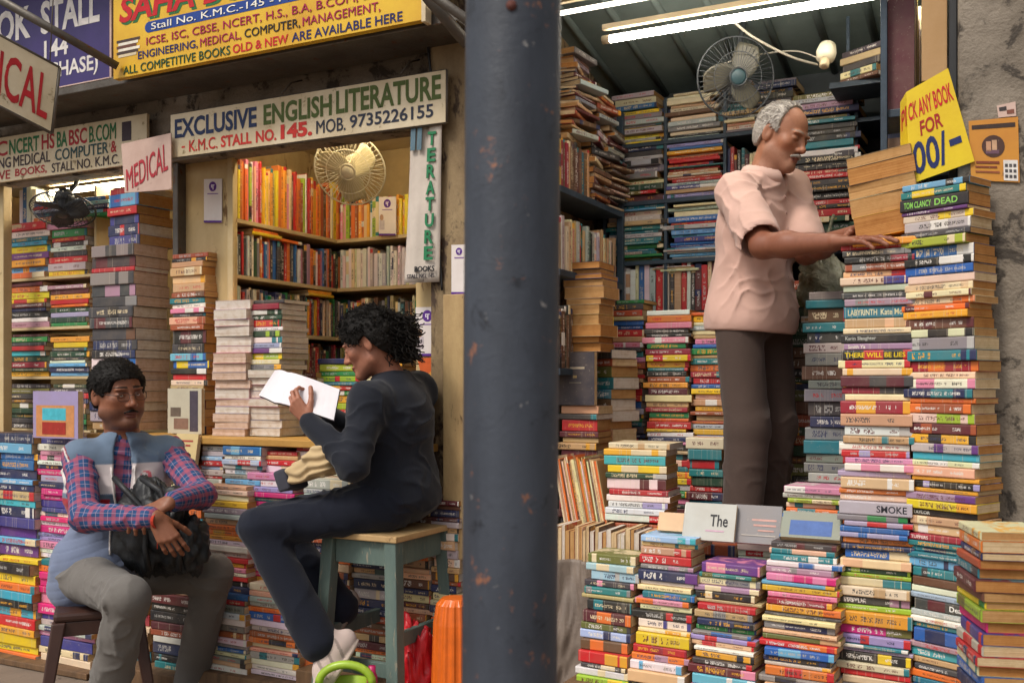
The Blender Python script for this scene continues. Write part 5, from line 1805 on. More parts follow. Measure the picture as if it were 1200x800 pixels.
class Clay:
    """signed distance field on a grid; frame (o, R, s) maps local modelling coordinates into the place"""

    def __init__(self, lo, hi, h):
        self.h = h
        self.lo = np.array(lo, dtype=float)
        self.n = np.ceil((np.array(hi) - self.lo) / h).astype(int) + 1
        self.ax = [self.lo[i] + h * np.arange(self.n[i]) for i in range(3)]
        self.d = np.full(self.n, 1.0, dtype=np.float32)
        self.o, self.R, self.s = np.zeros(3), np.eye(3), 1.0

    def frame(self, o, R, s=1.0):
        self.o, self.R, self.s = np.array(o, dtype=float), np.array(R, dtype=float), s
        return self

    def P(self, p):
        return self.o + self.R @ (np.array(p, dtype=float) * self.s)

    def sub(self, lo, hi):
        a = np.clip(np.floor((lo - self.lo) / self.h).astype(int), 0, self.n)
        b = np.clip(np.ceil((hi - self.lo) / self.h).astype(int) + 1, 0, self.n)
        if np.any(b <= a):
            return None
        sl = tuple(slice(a[i], b[i]) for i in range(3))
        g = np.meshgrid(*[self.ax[i][sl[i]] for i in range(3)], indexing='ij', sparse=True)
        return sl, g

    def op(self, sl, di, k, cut):
        d = self.d[sl]
        di = di.astype(np.float32)
        if cut:
            di = -di
            if k > 0:
                hh = np.clip(0.5 - 0.5 * (di - d) / k, 0, 1)
                r = di * (1 - hh) + d * hh + k * hh * (1 - hh)
                # smooth max
                r = np.maximum(d, di) + np.maximum(k - np.abs(d - di), 0) ** 2 / (4 * k)
            else:
                r = np.maximum(d, di)
        else:
            if k > 0:
                r = np.minimum(d, di) - np.maximum(k - np.abs(d - di), 0) ** 2 / (4 * k)
            else:
                r = np.minimum(d, di)
        self.d[sl] = r

    def cap(self, a, b, ra, rb, k=0.01, cut=False):
        a, b = self.P(a), self.P(b)
        ra, rb = ra * self.s, rb * self.s
        m = max(ra, rb) + k + 4 * self.h + 0.01
        q = self.sub(np.minimum(a, b) - m, np.maximum(a, b) + m)
        if q is None:
            return self
        sl, (x, y, z) = q
        ab = b - a
        L2 = max(ab @ ab, 1e-9)
        t = np.clip(((x - a[0]) * ab[0] + (y - a[1]) * ab[1] + (z - a[2]) * ab[2]) / L2, 0, 1)
        dx, dy, dz = x - a[0] - t * ab[0], y - a[1] - t * ab[1], z - a[2] - t * ab[2]
        self.op(sl, np.sqrt(dx * dx + dy * dy + dz * dz) - (ra + (rb - ra) * t), k, cut)
        return self

    def ell(self, c, r, k=0.01, cut=False, rot=None):
        c = self.P(c)
        r = np.array(r, dtype=float) * self.s
        R = self.R if rot is None else self.R @ np.array(rot)
        m = r.max() + k + 4 * self.h + 0.01
        q = self.sub(c - m, c + m)
        if q is None:
            return self
        sl, (x, y, z) = q
        dx, dy, dz = x - c[0], y - c[1], z - c[2]
        k0 = k1 = 0
        for i in range(3):
            l = dx * R[0, i] + dy * R[1, i] + dz * R[2, i]
            k0 = k0 + (l / r[i]) ** 2
            k1 = k1 + (l / r[i] ** 2) ** 2
        k0 = np.sqrt(k0); k1 = np.sqrt(k1) + 1e-9
        self.op(sl, k0 * (k0 - 1) / k1, k, cut)
        return self

    def box(self, c, half, r, k=0.0):
        c = self.P(c); half = np.array(half, float)
        m = np.linalg.norm(half) + r + .03
        q = self.sub(c - m, c + m)
        if q is None:
            return self
        sl, (x, y, z) = q
        dx, dy, dz = x - c[0], y - c[1], z - c[2]
        a, ins = 0, -9.0
        for i in range(3):
            l = np.abs(dx * self.R[0, i] + dy * self.R[1, i] + dz * self.R[2, i]) - half[i] + r
            a = a + np.maximum(l, 0) ** 2
            ins = np.maximum(ins, l)
        self.op(sl, np.sqrt(a) + np.minimum(ins, 0) - r, k, False)
        return self

    def custom(self, fn, band=0.035):
        """fn(local points (N,3), place points, d) -> new d, on the voxels within band of the surface"""
        idx = np.nonzero(np.abs(self.d) < band)
        p = np.stack([self.ax[i][idx[i]] for i in range(3)], 1)
        l = ((p - self.o) @ self.R) / self.s
        self.d[idx] = fn(l, p, self.d[idx])
        return self

    def folds(self, amp, freq, seed=0, stretch=(1, 1, 1), where=None):
        def fn(l, p, d):
            q = p * freq * np.array(stretch)
            w = np.stack([vnoise(q * .6 + 11, seed + 5), vnoise(q * .6 + 37, seed + 6), vnoise(q * .6 + 71, seed + 7)], 1)
            n = 1 - np.abs(vnoise(q + w * .9, seed)) * 2
            n = n * .7 + .5 * vnoise(q * 2.3, seed + 1)
            a = amp if where is None else amp * where(p)
            return d - a * n
        return self.custom(fn)

    def creases(self, amp, wave, dirs, seed=0, where=None):
        """sharp cloth creases running across the directions dirs"""
        def fn(l, p, d):
            out = 0
            for i, u in enumerate(dirs):
                u = np.array(u, float); u /= np.linalg.norm(u)
                ph = (p @ u) / wave + 1.3 * vnoise(p * 6.5, seed + 10 * i) + .5 * vnoise(p * 15, seed + 10 * i + 1)
                r = np.abs(np.sin(ph * PI))
                m = np.clip(vnoise(p * 5.0, seed + 10 * i + 2) * 1.8 + .05, 0, 1)
                out = out + m * ((1 - r) ** 2 * 1.2 - .35)
            a = amp if where is None else amp * where(p)
            return d - a * out
        return self.custom(fn)

    def mesh(self):
        d = self.d
        n = d.shape
        ins = d < 0
        c = sum(ins[i:n[0] - 1 + i, j:n[1] - 1 + j, k:n[2] - 1 + k].astype(np.int8) for i in (0, 1) for j in (0, 1) for k in (0, 1))
        act = (c > 0) & (c < 8)
        ci = np.stack(np.nonzero(act), 1)
        vid = np.full(act.shape, -1, dtype=np.int64)
        vid[act] = np.arange(len(ci))
        acc = np.zeros((len(ci), 3)); cnt = np.zeros(len(ci))
        cor = [(i, j, k) for i in (0, 1) for j in (0, 1) for k in (0, 1)]
        val = {q: d[ci[:, 0] + q[0], ci[:, 1] + q[1], ci[:, 2] + q[2]] for q in cor}
        for q in cor:
            for ax_ in range(3):
                if q[ax_] == 0:
                    r = list(q); r[ax_] = 1; r = tuple(r)
                    a, b = val[q], val[r]
                    mk = (a < 0) != (b < 0)
                    t = np.where(mk, a / np.where(mk, a - b, 1), 0)
                    pt = np.tile(np.array(q, float), (len(ci), 1))
                    pt[:, ax_] += t
                    acc[mk] += pt[mk]; cnt[mk] += 1
        verts = self.lo + (ci + acc / cnt[:, None]) * self.h
        quads = []
        for ax_ in range(3):
            u, w = (ax_ + 1) % 3, (ax_ + 2) % 3
            sa = [slice(None)] * 3; sb = [slice(None)] * 3
            sa[ax_] = slice(0, n[ax_] - 1); sb[ax_] = slice(1, n[ax_])
            A, B = ins[tuple(sa)], ins[tuple(sb)]
            e = np.stack(np.nonzero(A != B), 1)
            if len(e) == 0:
                continue
            ok = (e[:, u] > 0) & (e[:, w] > 0) & (e[:, u] < n[u] - 1) & (e[:, w] < n[w] - 1)
            e = e[ok]
            inside_first = A[e[:, 0], e[:, 1], e[:, 2]]
            def cell(du, dw):
                q = e.copy(); q[:, u] += du; q[:, w] += dw
                return vid[q[:, 0], q[:, 1], q[:, 2]]
            c00, c10, c11, c01 = cell(-1, -1), cell(0, -1), cell(0, 0), cell(-1, 0)
            f = np.stack([c00, c10, c11, c01], 1)
            f[~inside_first] = f[~inside_first][:, ::-1]
            quads.append(f)
        return verts, np.concatenate(quads)


class Skin:
    """one mesh put together from sculpted pieces, each vertex with its own colour"""

    def __init__(self):
        self.v, self.f, self.c, self.uvw, self.mi, self.mats = [], [], [], [], [], []
        self.n = 0

    def add(self, vf, col, mat_, uvw=None):
        v, f = vf
        v = np.asarray(v, float); f = np.asarray(f)
        self.v.append(v); self.f.append(f + self.n); self.n += len(v)
        c = col(v) if callable(col) else np.tile(np.array(col[:3]), (len(v), 1))
        self.c.append(c)
        self.uvw.append(v if uvw is None else uvw(v))
        if mat_ not in self.mats:
            self.mats.append(mat_)
        self.mi.append(np.full(len(f), self.mats.index(mat_)))
        return self

    def build(self, name, parent=None, origin=None):
        v = np.concatenate(self.v)
        o = np.array(origin if origin is not None else (0, 0, 0), float)
        me = bpy.data.meshes.new(name)
        me.from_pydata((v - o).tolist(), [], np.concatenate(self.f).tolist())
        for m_ in self.mats:
            me.materials.append(m_)
        me.polygons.foreach_set("material_index", np.concatenate(self.mi).astype(np.int32))
        me.polygons.foreach_set("use_smooth", np.ones(len(me.polygons), dtype=bool))
        a = me.attributes.new("tint", 'FLOAT_COLOR', 'POINT')
        c = np.concatenate(self.c)
        a.data.foreach_set("color", np.concatenate([c, np.ones((len(c), 1))], 1).astype(np.float32).ravel())
        b = me.attributes.new("along", 'FLOAT_VECTOR', 'POINT')
        b.data.foreach_set("vector", np.concatenate(self.uvw).astype(np.float32).ravel())
        me.update()
        ob = bpy.data.objects.new(name, me)
        COL.objects.link(ob)
        if parent is not None:
            ob.parent = parent
            ob.location = -parent.location if origin is None else Vector(o) - parent.location
        else:
            ob.location = o
        return ob


def ball(c, r, n=10):
    vs, fs = [], []
    for j in range(n + 1):
        for i in range(2 * n):
            ph, an = PI * j / n, PI * i / n
            vs.append((c[0] + r * math.sin(ph) * math.cos(an), c[1] + r * math.sin(ph) * math.sin(an), c[2] + r * math.cos(ph)))
    for j in range(n):
        for i in range(2 * n):
            fs.append((j * 2 * n + i, (j + 1) * 2 * n + i, (j + 1) * 2 * n + (i + 1) % (2 * n), j * 2 * n + (i + 1) % (2 * n)))
    return np.array(vs), np.array(fs)


def tubes_vf(lines, r, seg=5):
    vs, fs = [], []
    for pts in lines:
        k = MB(); k.tube(pts, r, M_black, seg, False)
        o = len(vs)
        vs += k.v; fs += [tuple(i + o for i in f) for f in k.f]
    return np.array(vs), np.array(fs)


def skin_material(name, rough=.5):
    k = NT(name)
    a = k.n("ShaderNodeAttribute", attribute_name="tint").outputs["Color"]
    n = k.noise(k.coord(), 60, 5, .65)
    col = k.mix(k.ramp(n, [(.35, 0.0), (.7, .22)]), a, k.mix(1.0, a, lin("a08078"), 'MULTIPLY'))
    n2 = k.noise(k.coord(), 420, 3, .6)
    k.bump(n2, .12, .002)
    k.b.inputs["Subsurface Weight"].default_value = .06
    k.b.inputs["Subsurface Radius"].default_value = (.012, .005, .003)
    k.b.inputs["Subsurface Scale"].default_value = 1.0
    return k.done(col, k.math('ADD', rough - .08, k.math('MULTIPLY', n, .16)), 0, .4)


def cloth_material(name, weave=900, rough=.85, bump=.15, sheen=.15, dirt=.2):
    k = NT(name)
    a = k.n("ShaderNodeAttribute", attribute_name="tint").outputs["Color"]
    co = k.coord()
    n = k.noise(co, 9, 5, .6)
    col = k.mix(k.ramp(n, [(.35, 0.0), (.7, dirt)]), a, k.mix(1.0, a, (.55, .52, .5), 'MULTIPLY'))
    n2 = k.noise(co, weave, 2, .5)
    n3 = k.noise(co, 55, 4, .6, .5)
    k.bump(k.math('ADD', k.math('MULTIPLY', n2, .25), n3), bump, .006)
    k.b.inputs["Sheen Weight"].default_value = sheen
    return k.done(col, rough, 0, .25)


M_skin = skin_material("skin")
M_cloth = cloth_material("cloth")
M_denim = cloth_material("heavy_cloth", 600, .9, .25, .1)
M_hair_b = NT("hair_black"); _n = M_hair_b.noise(M_hair_b.coord(), 130, 4, .6, .4); M_hair_b.bump(_n, .5, .006); M_hair_b = M_hair_b.done(lin("120e0b"), .6, 0, .2)
M_hair_w = NT("hair_white"); _n = M_hair_w.noise(M_hair_w.coord(), 150, 4, .6, .4); M_hair_w.bump(_n, .5, .006); M_hair_w = M_hair_w.done(M_hair_w.mix(M_hair_w.ramp(_n, [(.3, 0), (.7, 1)]), lin("8f8780"), lin("c4bcb2")), .6, 0, .3)
M_eyew = plain("eye_white", lin("c8bcb0"), .25)
M_eyed = plain("eye_dark", lin("1c1210"), .15)
M_shoe = plain("shoe_white", lin("c8bcb4"), .5)


def basis(fwd, up=(0, 0, 1)):
    """columns: right-hand side x, forward y, up z"""
    f = np.array(fwd, float); f /= np.linalg.norm(f)
    u = np.array(up, float)
    x = np.cross(f, u); x /= np.linalg.norm(x)
    u = np.cross(x, f)
    return np.stack([x, f, u], 1)


def tilt_head(R, pitch, roll=0):
    a, b = math.cos(pitch), math.sin(pitch)
    Rx = np.array([[1, 0, 0], [0, a, -b], [0, b, a]])
    c, s = math.cos(roll), math.sin(roll)
    Ry = np.array([[c, 0, s], [0, 1, 0], [-s, 0, c]])
    return R @ Rx @ Ry


def sculpt_head(hc, R, neck, s=1.0, female=False, old=False, lids=0.0, h=.0027, heavy=False):
    lo = hc - .17 * s; hi = hc + .17 * s
    lo = np.minimum(lo, neck - .09); hi = np.maximum(hi, neck + .09)
    c = Clay(lo, hi, h).frame(hc, R, s)
    wx = .007 if heavy else 0
    c.ell((0, -.014, .034), (.076 + wx * .8, .096, .084), 0)
    c.ell((0, .020, -.030), (.062 + wx, .070, .078), .03)
    jw = (.052 if not female else .047) + wx
    for sx in (-1, 1):
        c.cap((sx * jw, .006, -.066), (sx * .012, .070, -.100), .020, .017, .03)
        c.ell((sx * .043, .056, -.020), (.023, .022, .020), .02)
        c.ell((sx * .026, .079, .021), (.026, .012, .008), .012)
        if heavy:
            c.ell((sx * .040, .045, -.055), (.026, .028, .028), .02)
    c.ell((0, .074, -.098), (.020, .018, .016), .015)
    if heavy:
        c.ell((0, .035, -.105), (.045, .04, .02), .025)
    # eye sockets
    for sx in (-1, 1):
        c.ell((sx * .031, .094, .002), (.019, .017, .0105), .012, True)
    # nose
    c.cap((0, .082, .010), (0, .104, -.030), .0075, .0115, .012)
    c.ell((0, .105, -.033), (.0115, .0115, .010), .006)
    for sx in (-1, 1):
        c.ell((sx * .0125, .094, -.036), (.0085, .011, .0080), .006)
        c.ell((sx * .007, .101, -.0425), (.0038, .0055, .003), .003, True)
        # lids
        c.ell((sx * .031, .0755, .001), (.0165, .0125, .0115), .004)
        c.ell((sx * .031, .0872, -.001 - .004 * lids), (.0115, .006, max(.0008, .0048 * (1 - lids))), .002, True)
    # mouth
    c.ell((0, .086, -.0635), (.024, .011, .0065), .007)
    c.ell((0, .084, -.0745), (.0205, .011, .0075), .007)
    c.cap((-.021, .0905, -.0690), (.021, .0905, -.0690), .0022, .0022, .003, True)
    # ears
    for sx in (-1, 1):
        q = np.array([[math.cos(.35 * sx), math.sin(-.35 * sx), 0], [math.sin(.35 * sx), math.cos(.35 * sx), 0], [0, 0, 1]])
        c.ell((sx * .079, -.014, -.006), (.008, .019, .033), .008, False, q)
        c.ell((sx * .088, -.010, -.002), (.006, .011, .020), .004, True, q)
    c.ell((0, .055, -.005), (.01, .01, .01), .0)
    # neck
    nk = R.T @ (neck - hc) / s
    rn = .054 if not female else .045
    c.cap((0, -.022, -.045), nk, rn, rn + .008, .03)
    if not female:
        c.ell((0, .02, -.135), (.012, .014, .016), .02)
    return c


def skin_paint(hc, R, s, base, lip, brow=None, stubble=None, moust=None, browz=.0245, red=True):
    base, lip = np.array(base), np.array(lip)

    def f(v):
        l = ((v - hc) @ R) / s
        c = np.tile(base, (len(v), 1))

        def blend(m, col, a=1.0):
            nonlocal c
            m = np.clip(m, 0, 1)[:, None] * a
            c = c * (1 - m) + np.array(col) * m
        x, y, z = l[:, 0], l[:, 1], l[:, 2]
        ax_ = np.abs(x)
        front = (y > .03)
        if red:
            blend(np.exp(-((ax_ - .045) ** 2 / .0004 + (z + .03) ** 2 / .0005)) * front, base * np.array([1.08, .86, .8]), .5)
            blend(np.exp(-(x ** 2 / .0002 + (z + .034) ** 2 / .0002)) * (y > .09), base * np.array([1.1, .88, .84]), .5)
        # darker skin round the eyes
        blend(np.exp(-((ax_ - .031) ** 2 / .0004 + (z - .002) ** 2 / .00018)) * (y > .05), base * .62, .6)
        blend((((x / .025) ** 2 + ((z + .069) / .0115) ** 2) < 1) * (y > .07), lip, .8)
        if stubble is not None:
            m = ((z < -.045) & (y > -.01) & (z > -.125)) * 1.0
            m *= 1 - np.exp(-((x / .026) ** 2 + ((z + .069) / .014) ** 2) ** 2)
            blend(m * np.clip((-.040 - z) / .02, 0, 1), stubble, .45)
        if brow is not None:
            arch = browz + .004 * np.cos((ax_ - .03) / .02)
            wv = .0042 * np.clip((.056 - ax_) / .03, .35, 1)
            blend((np.abs(z - arch) < wv) * (ax_ > .010) * (ax_ < .054) * (y > .055), brow, .92)
        return np.clip(c, 0, 1)
    return f


def hair_cap(hc, R, s, line, grow, h=.003, seed=1, amp=.0025, freq=90, top=None, wide=0.0):
    """close hair: line = [(y, z)] lower limit of the hair along the head, front to back"""
    c = Clay(hc - .16 * s, hc + .16 * s, h).frame(hc, R, s)
    g = grow
    c.ell((0, -.014, .034), (.076 + g + wide, .096 + g, .084 + g), 0)
    c.ell((0, -.03, -.01), (.066 + g, .075 + g, .075 + g), .03)
    ys = np.array([a for a, _ in line][::-1]); zs = np.array([b for _, b in line][::-1])

    def fn(l, p, d):
        hl = np.interp(l[:, 1], ys, zs) + .004 * vnoise(l * 160, seed)
        d = d - amp * vnoise(l * np.array([freq, freq * .5, freq]), seed) - amp * .6 * vnoise(l * freq * 2.5, seed + 3)
        e = (hl - l[:, 2]) * .8
        if top is not None:
            e = np.maximum(e, top(l))
        return np.maximum(d, e)
    c.custom(fn)
    # outside the thin shell the cut must hold as well
    return c


def loose_hairs(hc, R, s, line, grow, n, length, r, seed, curl=0.0, wide=0.0, ymax=1.0, lay=.7):
    """short hairs standing off the close cap"""
    rnd = random.Random(seed)
    ys = [a for a, _ in line][::-1]; zs = [b for _, b in line][::-1]
    rr = np.array([.076 + grow + wide, .096 + grow, .084 + grow])
    lines = []
    tries = 0
    while len(lines) < n and tries < n * 12:
        tries += 1
        d = np.array([rnd.gauss(0, 1), rnd.gauss(0, 1), rnd.gauss(0, 1)]); d /= np.linalg.norm(d)
        p = d * rr * .985 + np.array([0, -.014, .034])
        if p[2] < np.interp(p[1], ys, zs) + .001 or p[1] > ymax:
            continue
        nrm_ = d / rr; nrm_ /= np.linalg.norm(nrm_)
        flow = np.array([.3 * np.sign(p[0]) * abs(p[0]) / .07, -.6, -.8 if p[2] < .07 else -.1])
        flow -= nrm_ * (flow @ nrm_); flow /= np.linalg.norm(flow) + 1e-9
        L = length * rnd.uniform(.5, 1.3)
        ph = rnd.uniform(0, 6.3); e2 = np.cross(nrm_, flow)
        m_ = 5 if not curl else 10
        pts = []
        for j in range(m_):
            t = j / (m_ - 1)
            q = p + flow * L * t * lay + nrm_ * L * (1 - lay) * t * (1.6 - .6 * t)
            if curl:
                q = q + (e2 * math.cos(ph + t * 11) + nrm_ * (1 + math.sin(ph + t * 11))) * curl * min(1, 3 * t)
            pts.append(Vector(hc + R @ (q * s)))
        lines.append(pts)
    return tubes_vf(lines, r, 4)


def hand(c, wrist, fdir, palm, thumb, curls, spread=.05, s=1.0, thumb_curl=(.5, .4), thumb_out=.6, neck_from=None):
    """five fingered hand; fdir = where straight fingers point, palm = the way the palm faces, thumb = the side of the thumb"""
    f = np.array(fdir, float); f /= np.linalg.norm(f)
    n = np.array(palm, float); n -= f * (n @ f); n /= np.linalg.norm(n)
    t = np.array(thumb, float); t -= f * (t @ f); t -= n * (t @ n); t /= np.linalg.norm(t)
    w = np.array(wrist, float)
    c.frame(np.zeros(3), np.eye(3), 1.0)
    tips = []
    offs = (.030, .010, -.010, -.028)
    mlen = (.092, .094, .088, .080)
    flen = ((.042, .025, .021), (.046, .029, .022), (.043, .027, .021), (.034, .020, .018))
    rad_ = (.0088, .0090, .0086, .0076)
    for i in range(4):
        kn = w + (f * mlen[i] + t * offs[i] + n * (-.004 if i in (1, 2) else 0)) * s
        c.cap(w + (t * offs[i] * .62 + f * .012) * s, kn, .0125 * s, .0108 * s, .014 * s)
        d = f + t * spread * (1.5 - i); d /= np.linalg.norm(d)
        p = kn
        ang = 0
        for j in range(3):
            ang += curls[i][j]
            dj = d * math.cos(ang) + n * math.sin(ang)
            q = p + dj * flen[i][j] * s
            r0 = rad_[i] * (1 - .07 * j) * s
            c.cap(p, q, r0, r0 * .93, .0035 * s if j == 0 else .002 * s)
            c.ell(p - n * math.cos(ang) * .001, (r0 * 1.06,) * 3, .003 * s)
            p = q
        tips.append(p)
    # ball of the thumb, then the thumb itself
    tb = w + (f * .026 + t * .022 + n * .008) * s
    d = f * .62 + t * thumb_out + n * .35; d /= np.linalg.norm(d)
    q = tb + d * .042 * s
    c.cap(w + f * .012 * s + t * .012 * s, tb, .015 * s, .016 * s, .014 * s)
    c.cap(tb, q, .0155 * s, .0118 * s, .010 * s)
    for L_, a in ((.034, thumb_curl[0]), (.027, thumb_curl[1])):
        d = d + (f * .6 + n * .5 - t * .6) * a; d /= np.linalg.norm(d)
        q2 = q + d * L_ * s
        c.cap(q, q2, .0108 * s, .0092 * s, .003 * s)
        q = q2
    return tips


def J(px, py, d):
    return np.array(W(px, py, d))


def limb_uvw(segs):
    """vector attribute: around, along the nearest limb (metres)"""
    def f(v):
        best = np.full(len(v), 9.0); out = np.zeros((len(v), 3)); base = 0
        for a, b in segs:
            ab = b - a; L = np.linalg.norm(ab); u = ab / L
            t = np.clip((v - a) @ u, 0, L)
            r = v - a - t[:, None] * u
            dd = np.linalg.norm(r, axis=1)
            e1 = np.cross(u, [0.3, .2, .93]); e1 /= np.linalg.norm(e1); e2 = np.cross(u, e1)
            an = np.arctan2(r @ e2, r @ e1)
            m = dd < best
            best[m] = dd[m]
            out[m, 0] = an[m] * .055; out[m, 1] = t[m] + base
            base += L
        return out
    return f


def bbox(pts, m):
    a = np.array(pts)
    return a.min(0) - m, a.max(0) + m


def shoe(sk, ank, heel_dir, up, col, sole, s=1.0, mat_=None):
    """trainer: heel_dir points to the toes"""
    R = basis(heel_dir, up)
    c = Clay(ank - .26 * s, ank + .26 * s, .004).frame(ank, R, s)
    c.ell((0, -.015, -.045), (.038, .062, .045), 0)
    c.ell((0, .09, -.062), (.043, .085, .034), .03)
    c.cap((0, -.01, .02), (0, .0, -.03), .042, .042, .02)
    c.ell((0, .055, -.03), (.034, .06, .035), .02)

    def fn(l, p, d):
        return np.maximum(d, -(l[:, 2] + .088))
    c.ell((0, .052, -.080), (.044, .118, .014), .006)
    c.custom(fn, .5)
    c.custom(lambda l, p, d: np.maximum(d, l[:, 2] - .03), .5)

    def paint(v):
        l = ((v - ank) @ R) / s
        o = np.tile(np.array(col), (len(v), 1))
        o[l[:, 2] < -.072] = sole
        g = (np.abs(((l[:, 1] + l[:, 2] * .6) % .045) - .02) < .006) & (l[:, 1] > -.02) & (l[:, 1] < .1) & (l[:, 2] > -.07)
        o[g] = np.array(col) * .55
        return o
    sk.add(c.mesh(), paint, mat_ or M_cloth)


def glasses_part(hc, R, s, parent, col):
    P = lambda *p: Vector(hc + R @ (np.array(p) * s))
    m = MB()
    mt = plain("spectacle_frame", lin(col), .3, .3)
    for sx in (-1, 1):
        ring = [P(sx * .032 + .021 * math.copysign(abs(math.cos(a)) ** .7, math.cos(a)), .102 - abs(math.cos(a)) * .003 * (1 if math.cos(a) * sx > 0 else 0), -.004 + .015 * math.copysign(abs(math.sin(a)) ** .7, math.sin(a))) for a in [2 * PI * i / 24 for i in range(25)]]
        m.tube(ring, .0012, mt, 5, False)
        m.tube([P(sx * .053, .098, .002), P(sx * .074, .06, .004), P(sx * .083, -.005, .004), P(sx * .084, -.018, -.006)], .0014, mt, 5)
    m.tube([P(-.011, .104, 0), P(0, .107, .003), P(.011, .104, 0)], .0013, mt, 5)
    return m.build("glasses", parent)


def sleeve(c, sh, el, wr, r0, r1, r2, k=.03, end=1.0):
    c.frame(np.zeros(3), np.eye(3))
    c.cap(sh, el, r0, r1, k)
    if wr is not None:
        c.cap(el, el + (wr - el) * end, r1, r2, .02)


# ------------------------------------------------------------------ seated man, left
def build_seated_man():
    fw = np.array(FWD); rt = np.array(RGT); up = V(0, 0, 1)
    root_loc = Vector((W(118, 700, 3.86).x, W(118, 700, 3.86).y, 0))
    pel, chest, neck = J(120, 668, 3.92), J(138, 578, 3.90), J(146, 513, 3.88)
    hc = J(139, 461, 3.85)
    HS = 1.08
    Rh = tilt_head(basis(rt * .74 - fw * .66), rad(-3), rad(4))
    shR, shL = J(94, 535, 3.79), J(197, 529, 3.98)
    elR, elL = J(100, 606, 3.60), J(236, 580, 3.80)
    wrR, wrL = J(182, 606, 3.50), J(200, 588, 3.56)
    hpR, hpL = J(100, 676, 3.84), J(142, 670, 4.0)
    knR, knL = J(150, 700, 3.47), J(250, 672, 3.92)
    anR, anL = J(120, 832, 3.62), J(224, 786, 4.13)
    tf = rt * .5 - fw * .87
    Rt = basis(tf)
    sk_c = lin("7a4a34")
    person = Skin()
    hd = sculpt_head(hc, Rh, neck + V(0, 0, -.02), HS, lids=.15, heavy=True)
    person.add(hd.mesh(), skin_paint(hc, Rh, HS, lin("8e5c44"), lin("6a3a32"), lin("15100d"), lin("3a2a24")), M_skin)
    for sx in (-1, 1):
        e = hc + Rh @ V(sx * .031, .0745, .001) * HS
        gaze = Rh @ V(.25, 1, 0.02); gaze /= np.linalg.norm(gaze)
        person.add(ball(e, .0118), (0, 0, 0), M_eyew)
        person.add(ball(e + gaze * .0068, .0058, 6), (0, 0, 0), M_eyed)
    # hands and forearms
    c = Clay(*bbox([wrL, wrR, J(140, 625, 3.5), J(225, 660, 3.5)], .10), .0026)
    fL = J(160, 607, 3.50) - wrL
    c.cap(elL + (wrL - elL) * .6, wrL, .033, .027, 0)
    hand(c, wrL, fL, V(0, 0, -1) * .75 + fw * .5, up * .75 - rt * .1 - fw * .45, [(.25, .5, .35), (.3, .55, .35), (.35, .6, .4), (.4, .6, .4)], .10, 1.0, (.1, .1), .7)
    c.cap(elR + (wrR - elR) * .6, wrR, .034, .028, 0)
    fR = J(212, 655, 3.49) - wrR
    hand(c, wrR, fR, rt * -.35 + fw * .9, rt * .8 + up * .6, [(.35, .55, .35), (.4, .6, .4), (.4, .6, .4), (.42, .6, .4)], .06, 1.0, (.2, .2), .5)
    person.add(c.mesh(), lin("8a5840"), M_skin)
    # trunk and legs under the clothes
    c = Clay(*bbox([pel, chest, neck, shR, shL, knR, knL, anR, anL, hpL, hpR], .2), .012)
    c.frame(pel, Rt).ell((0, 0, 0), (.13, .09, .10), 0); c.frame(chest, Rt).ell((0, 0, 0), (.14, .09, .15), .05)
    c.frame(np.zeros(3), np.eye(3))
    c.cap(pel, chest, .09, .1, .05); c.cap(chest, neck, .08, .045, .05); c.cap(shR, shL, .045, .045, .04)
    for a, b, d in ((hpR, knR, anR), (hpL, knL, anL)):
        c.cap(a, b, .07, .05, .05); c.cap(b, d, .045, .035, .03)
    person.add(c.mesh(), sk_c, M_skin)
    p = person.build("person", None, root_loc)
    tag(p, "man in a quilted blue vest and checked shirt sitting with crossed hands, looking right", "person")
    # hair
    line = [(.12, .062), (.085, .060), (.066, .050), (.058, .012), (.040, .010), (.030, -.006), (.014, .004), (-.02, .026), (-.035, -.02), (-.05, -.05), (-.10, -.062)]
    hair = Skin()
    hr = hair_cap(hc, Rh, HS, line, .011, seed=4, amp=.0016, freq=150, wide=.005)
    hair.add(hr.mesh(), (0, 0, 0), M_hair_b)
    hair.add(loose_hairs(hc, Rh, HS, line, .011, 1100, .016, .0011, 5, 0, .005), (0, 0, 0), M_hair_b)
    # moustache
    c = Clay(hc - .16, hc + .16, .0024).frame(hc, Rh, HS)
    for sx in (-1, 1):
        c.cap((sx * .003, .0975, -.054), (sx * .025, .086, -.062), .0045, .003, .002)
    c.custom(lambda l, pp, d: d - .0012 * vnoise(l * 400, 3))
    hair.add(c.mesh(), (0, 0, 0), M_hair_b)
    hair.build("hair", p)
    glasses_part(hc, Rh, HS, p, "2a2426")
    # trousers
    tr = Skin()
    c = Clay(*bbox([pel, knR, knL, anR, anL, hpL, hpR], .17), .0065)
    c.frame(pel, Rt).ell((0, .0, -.0), (.17, .125, .12), 0)
    c.frame(np.zeros(3), np.eye(3))
    for a, b, d in ((hpR, knR, anR), (hpL, knL, anL)):
        c.cap(a + V(0, 0, .0), b, .095, .073, .06)
        c.cap(b, d + V(0, 0, -.03), .072, .069, .03)
    c.folds(.003, 9, 3, (1, 1, .8))
    c.creases(.0062, .085, [(.3, .2, 1), (.9, .3, .5), (-.5, .8, .6)], 3)
    tr.add(c.mesh(), lin("6e6a66"), M_denim)
    tr.build("trousers", p)
    # shirt
    shd = Skin()
    c = Clay(*bbox([pel, neck, shR, shL, elR, elL, wrL, wrR], .17), .0055)
    c.frame(chest, Rt).ell((0, 0, 0), (.155, .112, .16), 0); c.frame(pel, Rt).ell((0, 0, .02), (.15, .11, .12), .06)
    c.frame(np.zeros(3), np.eye(3))
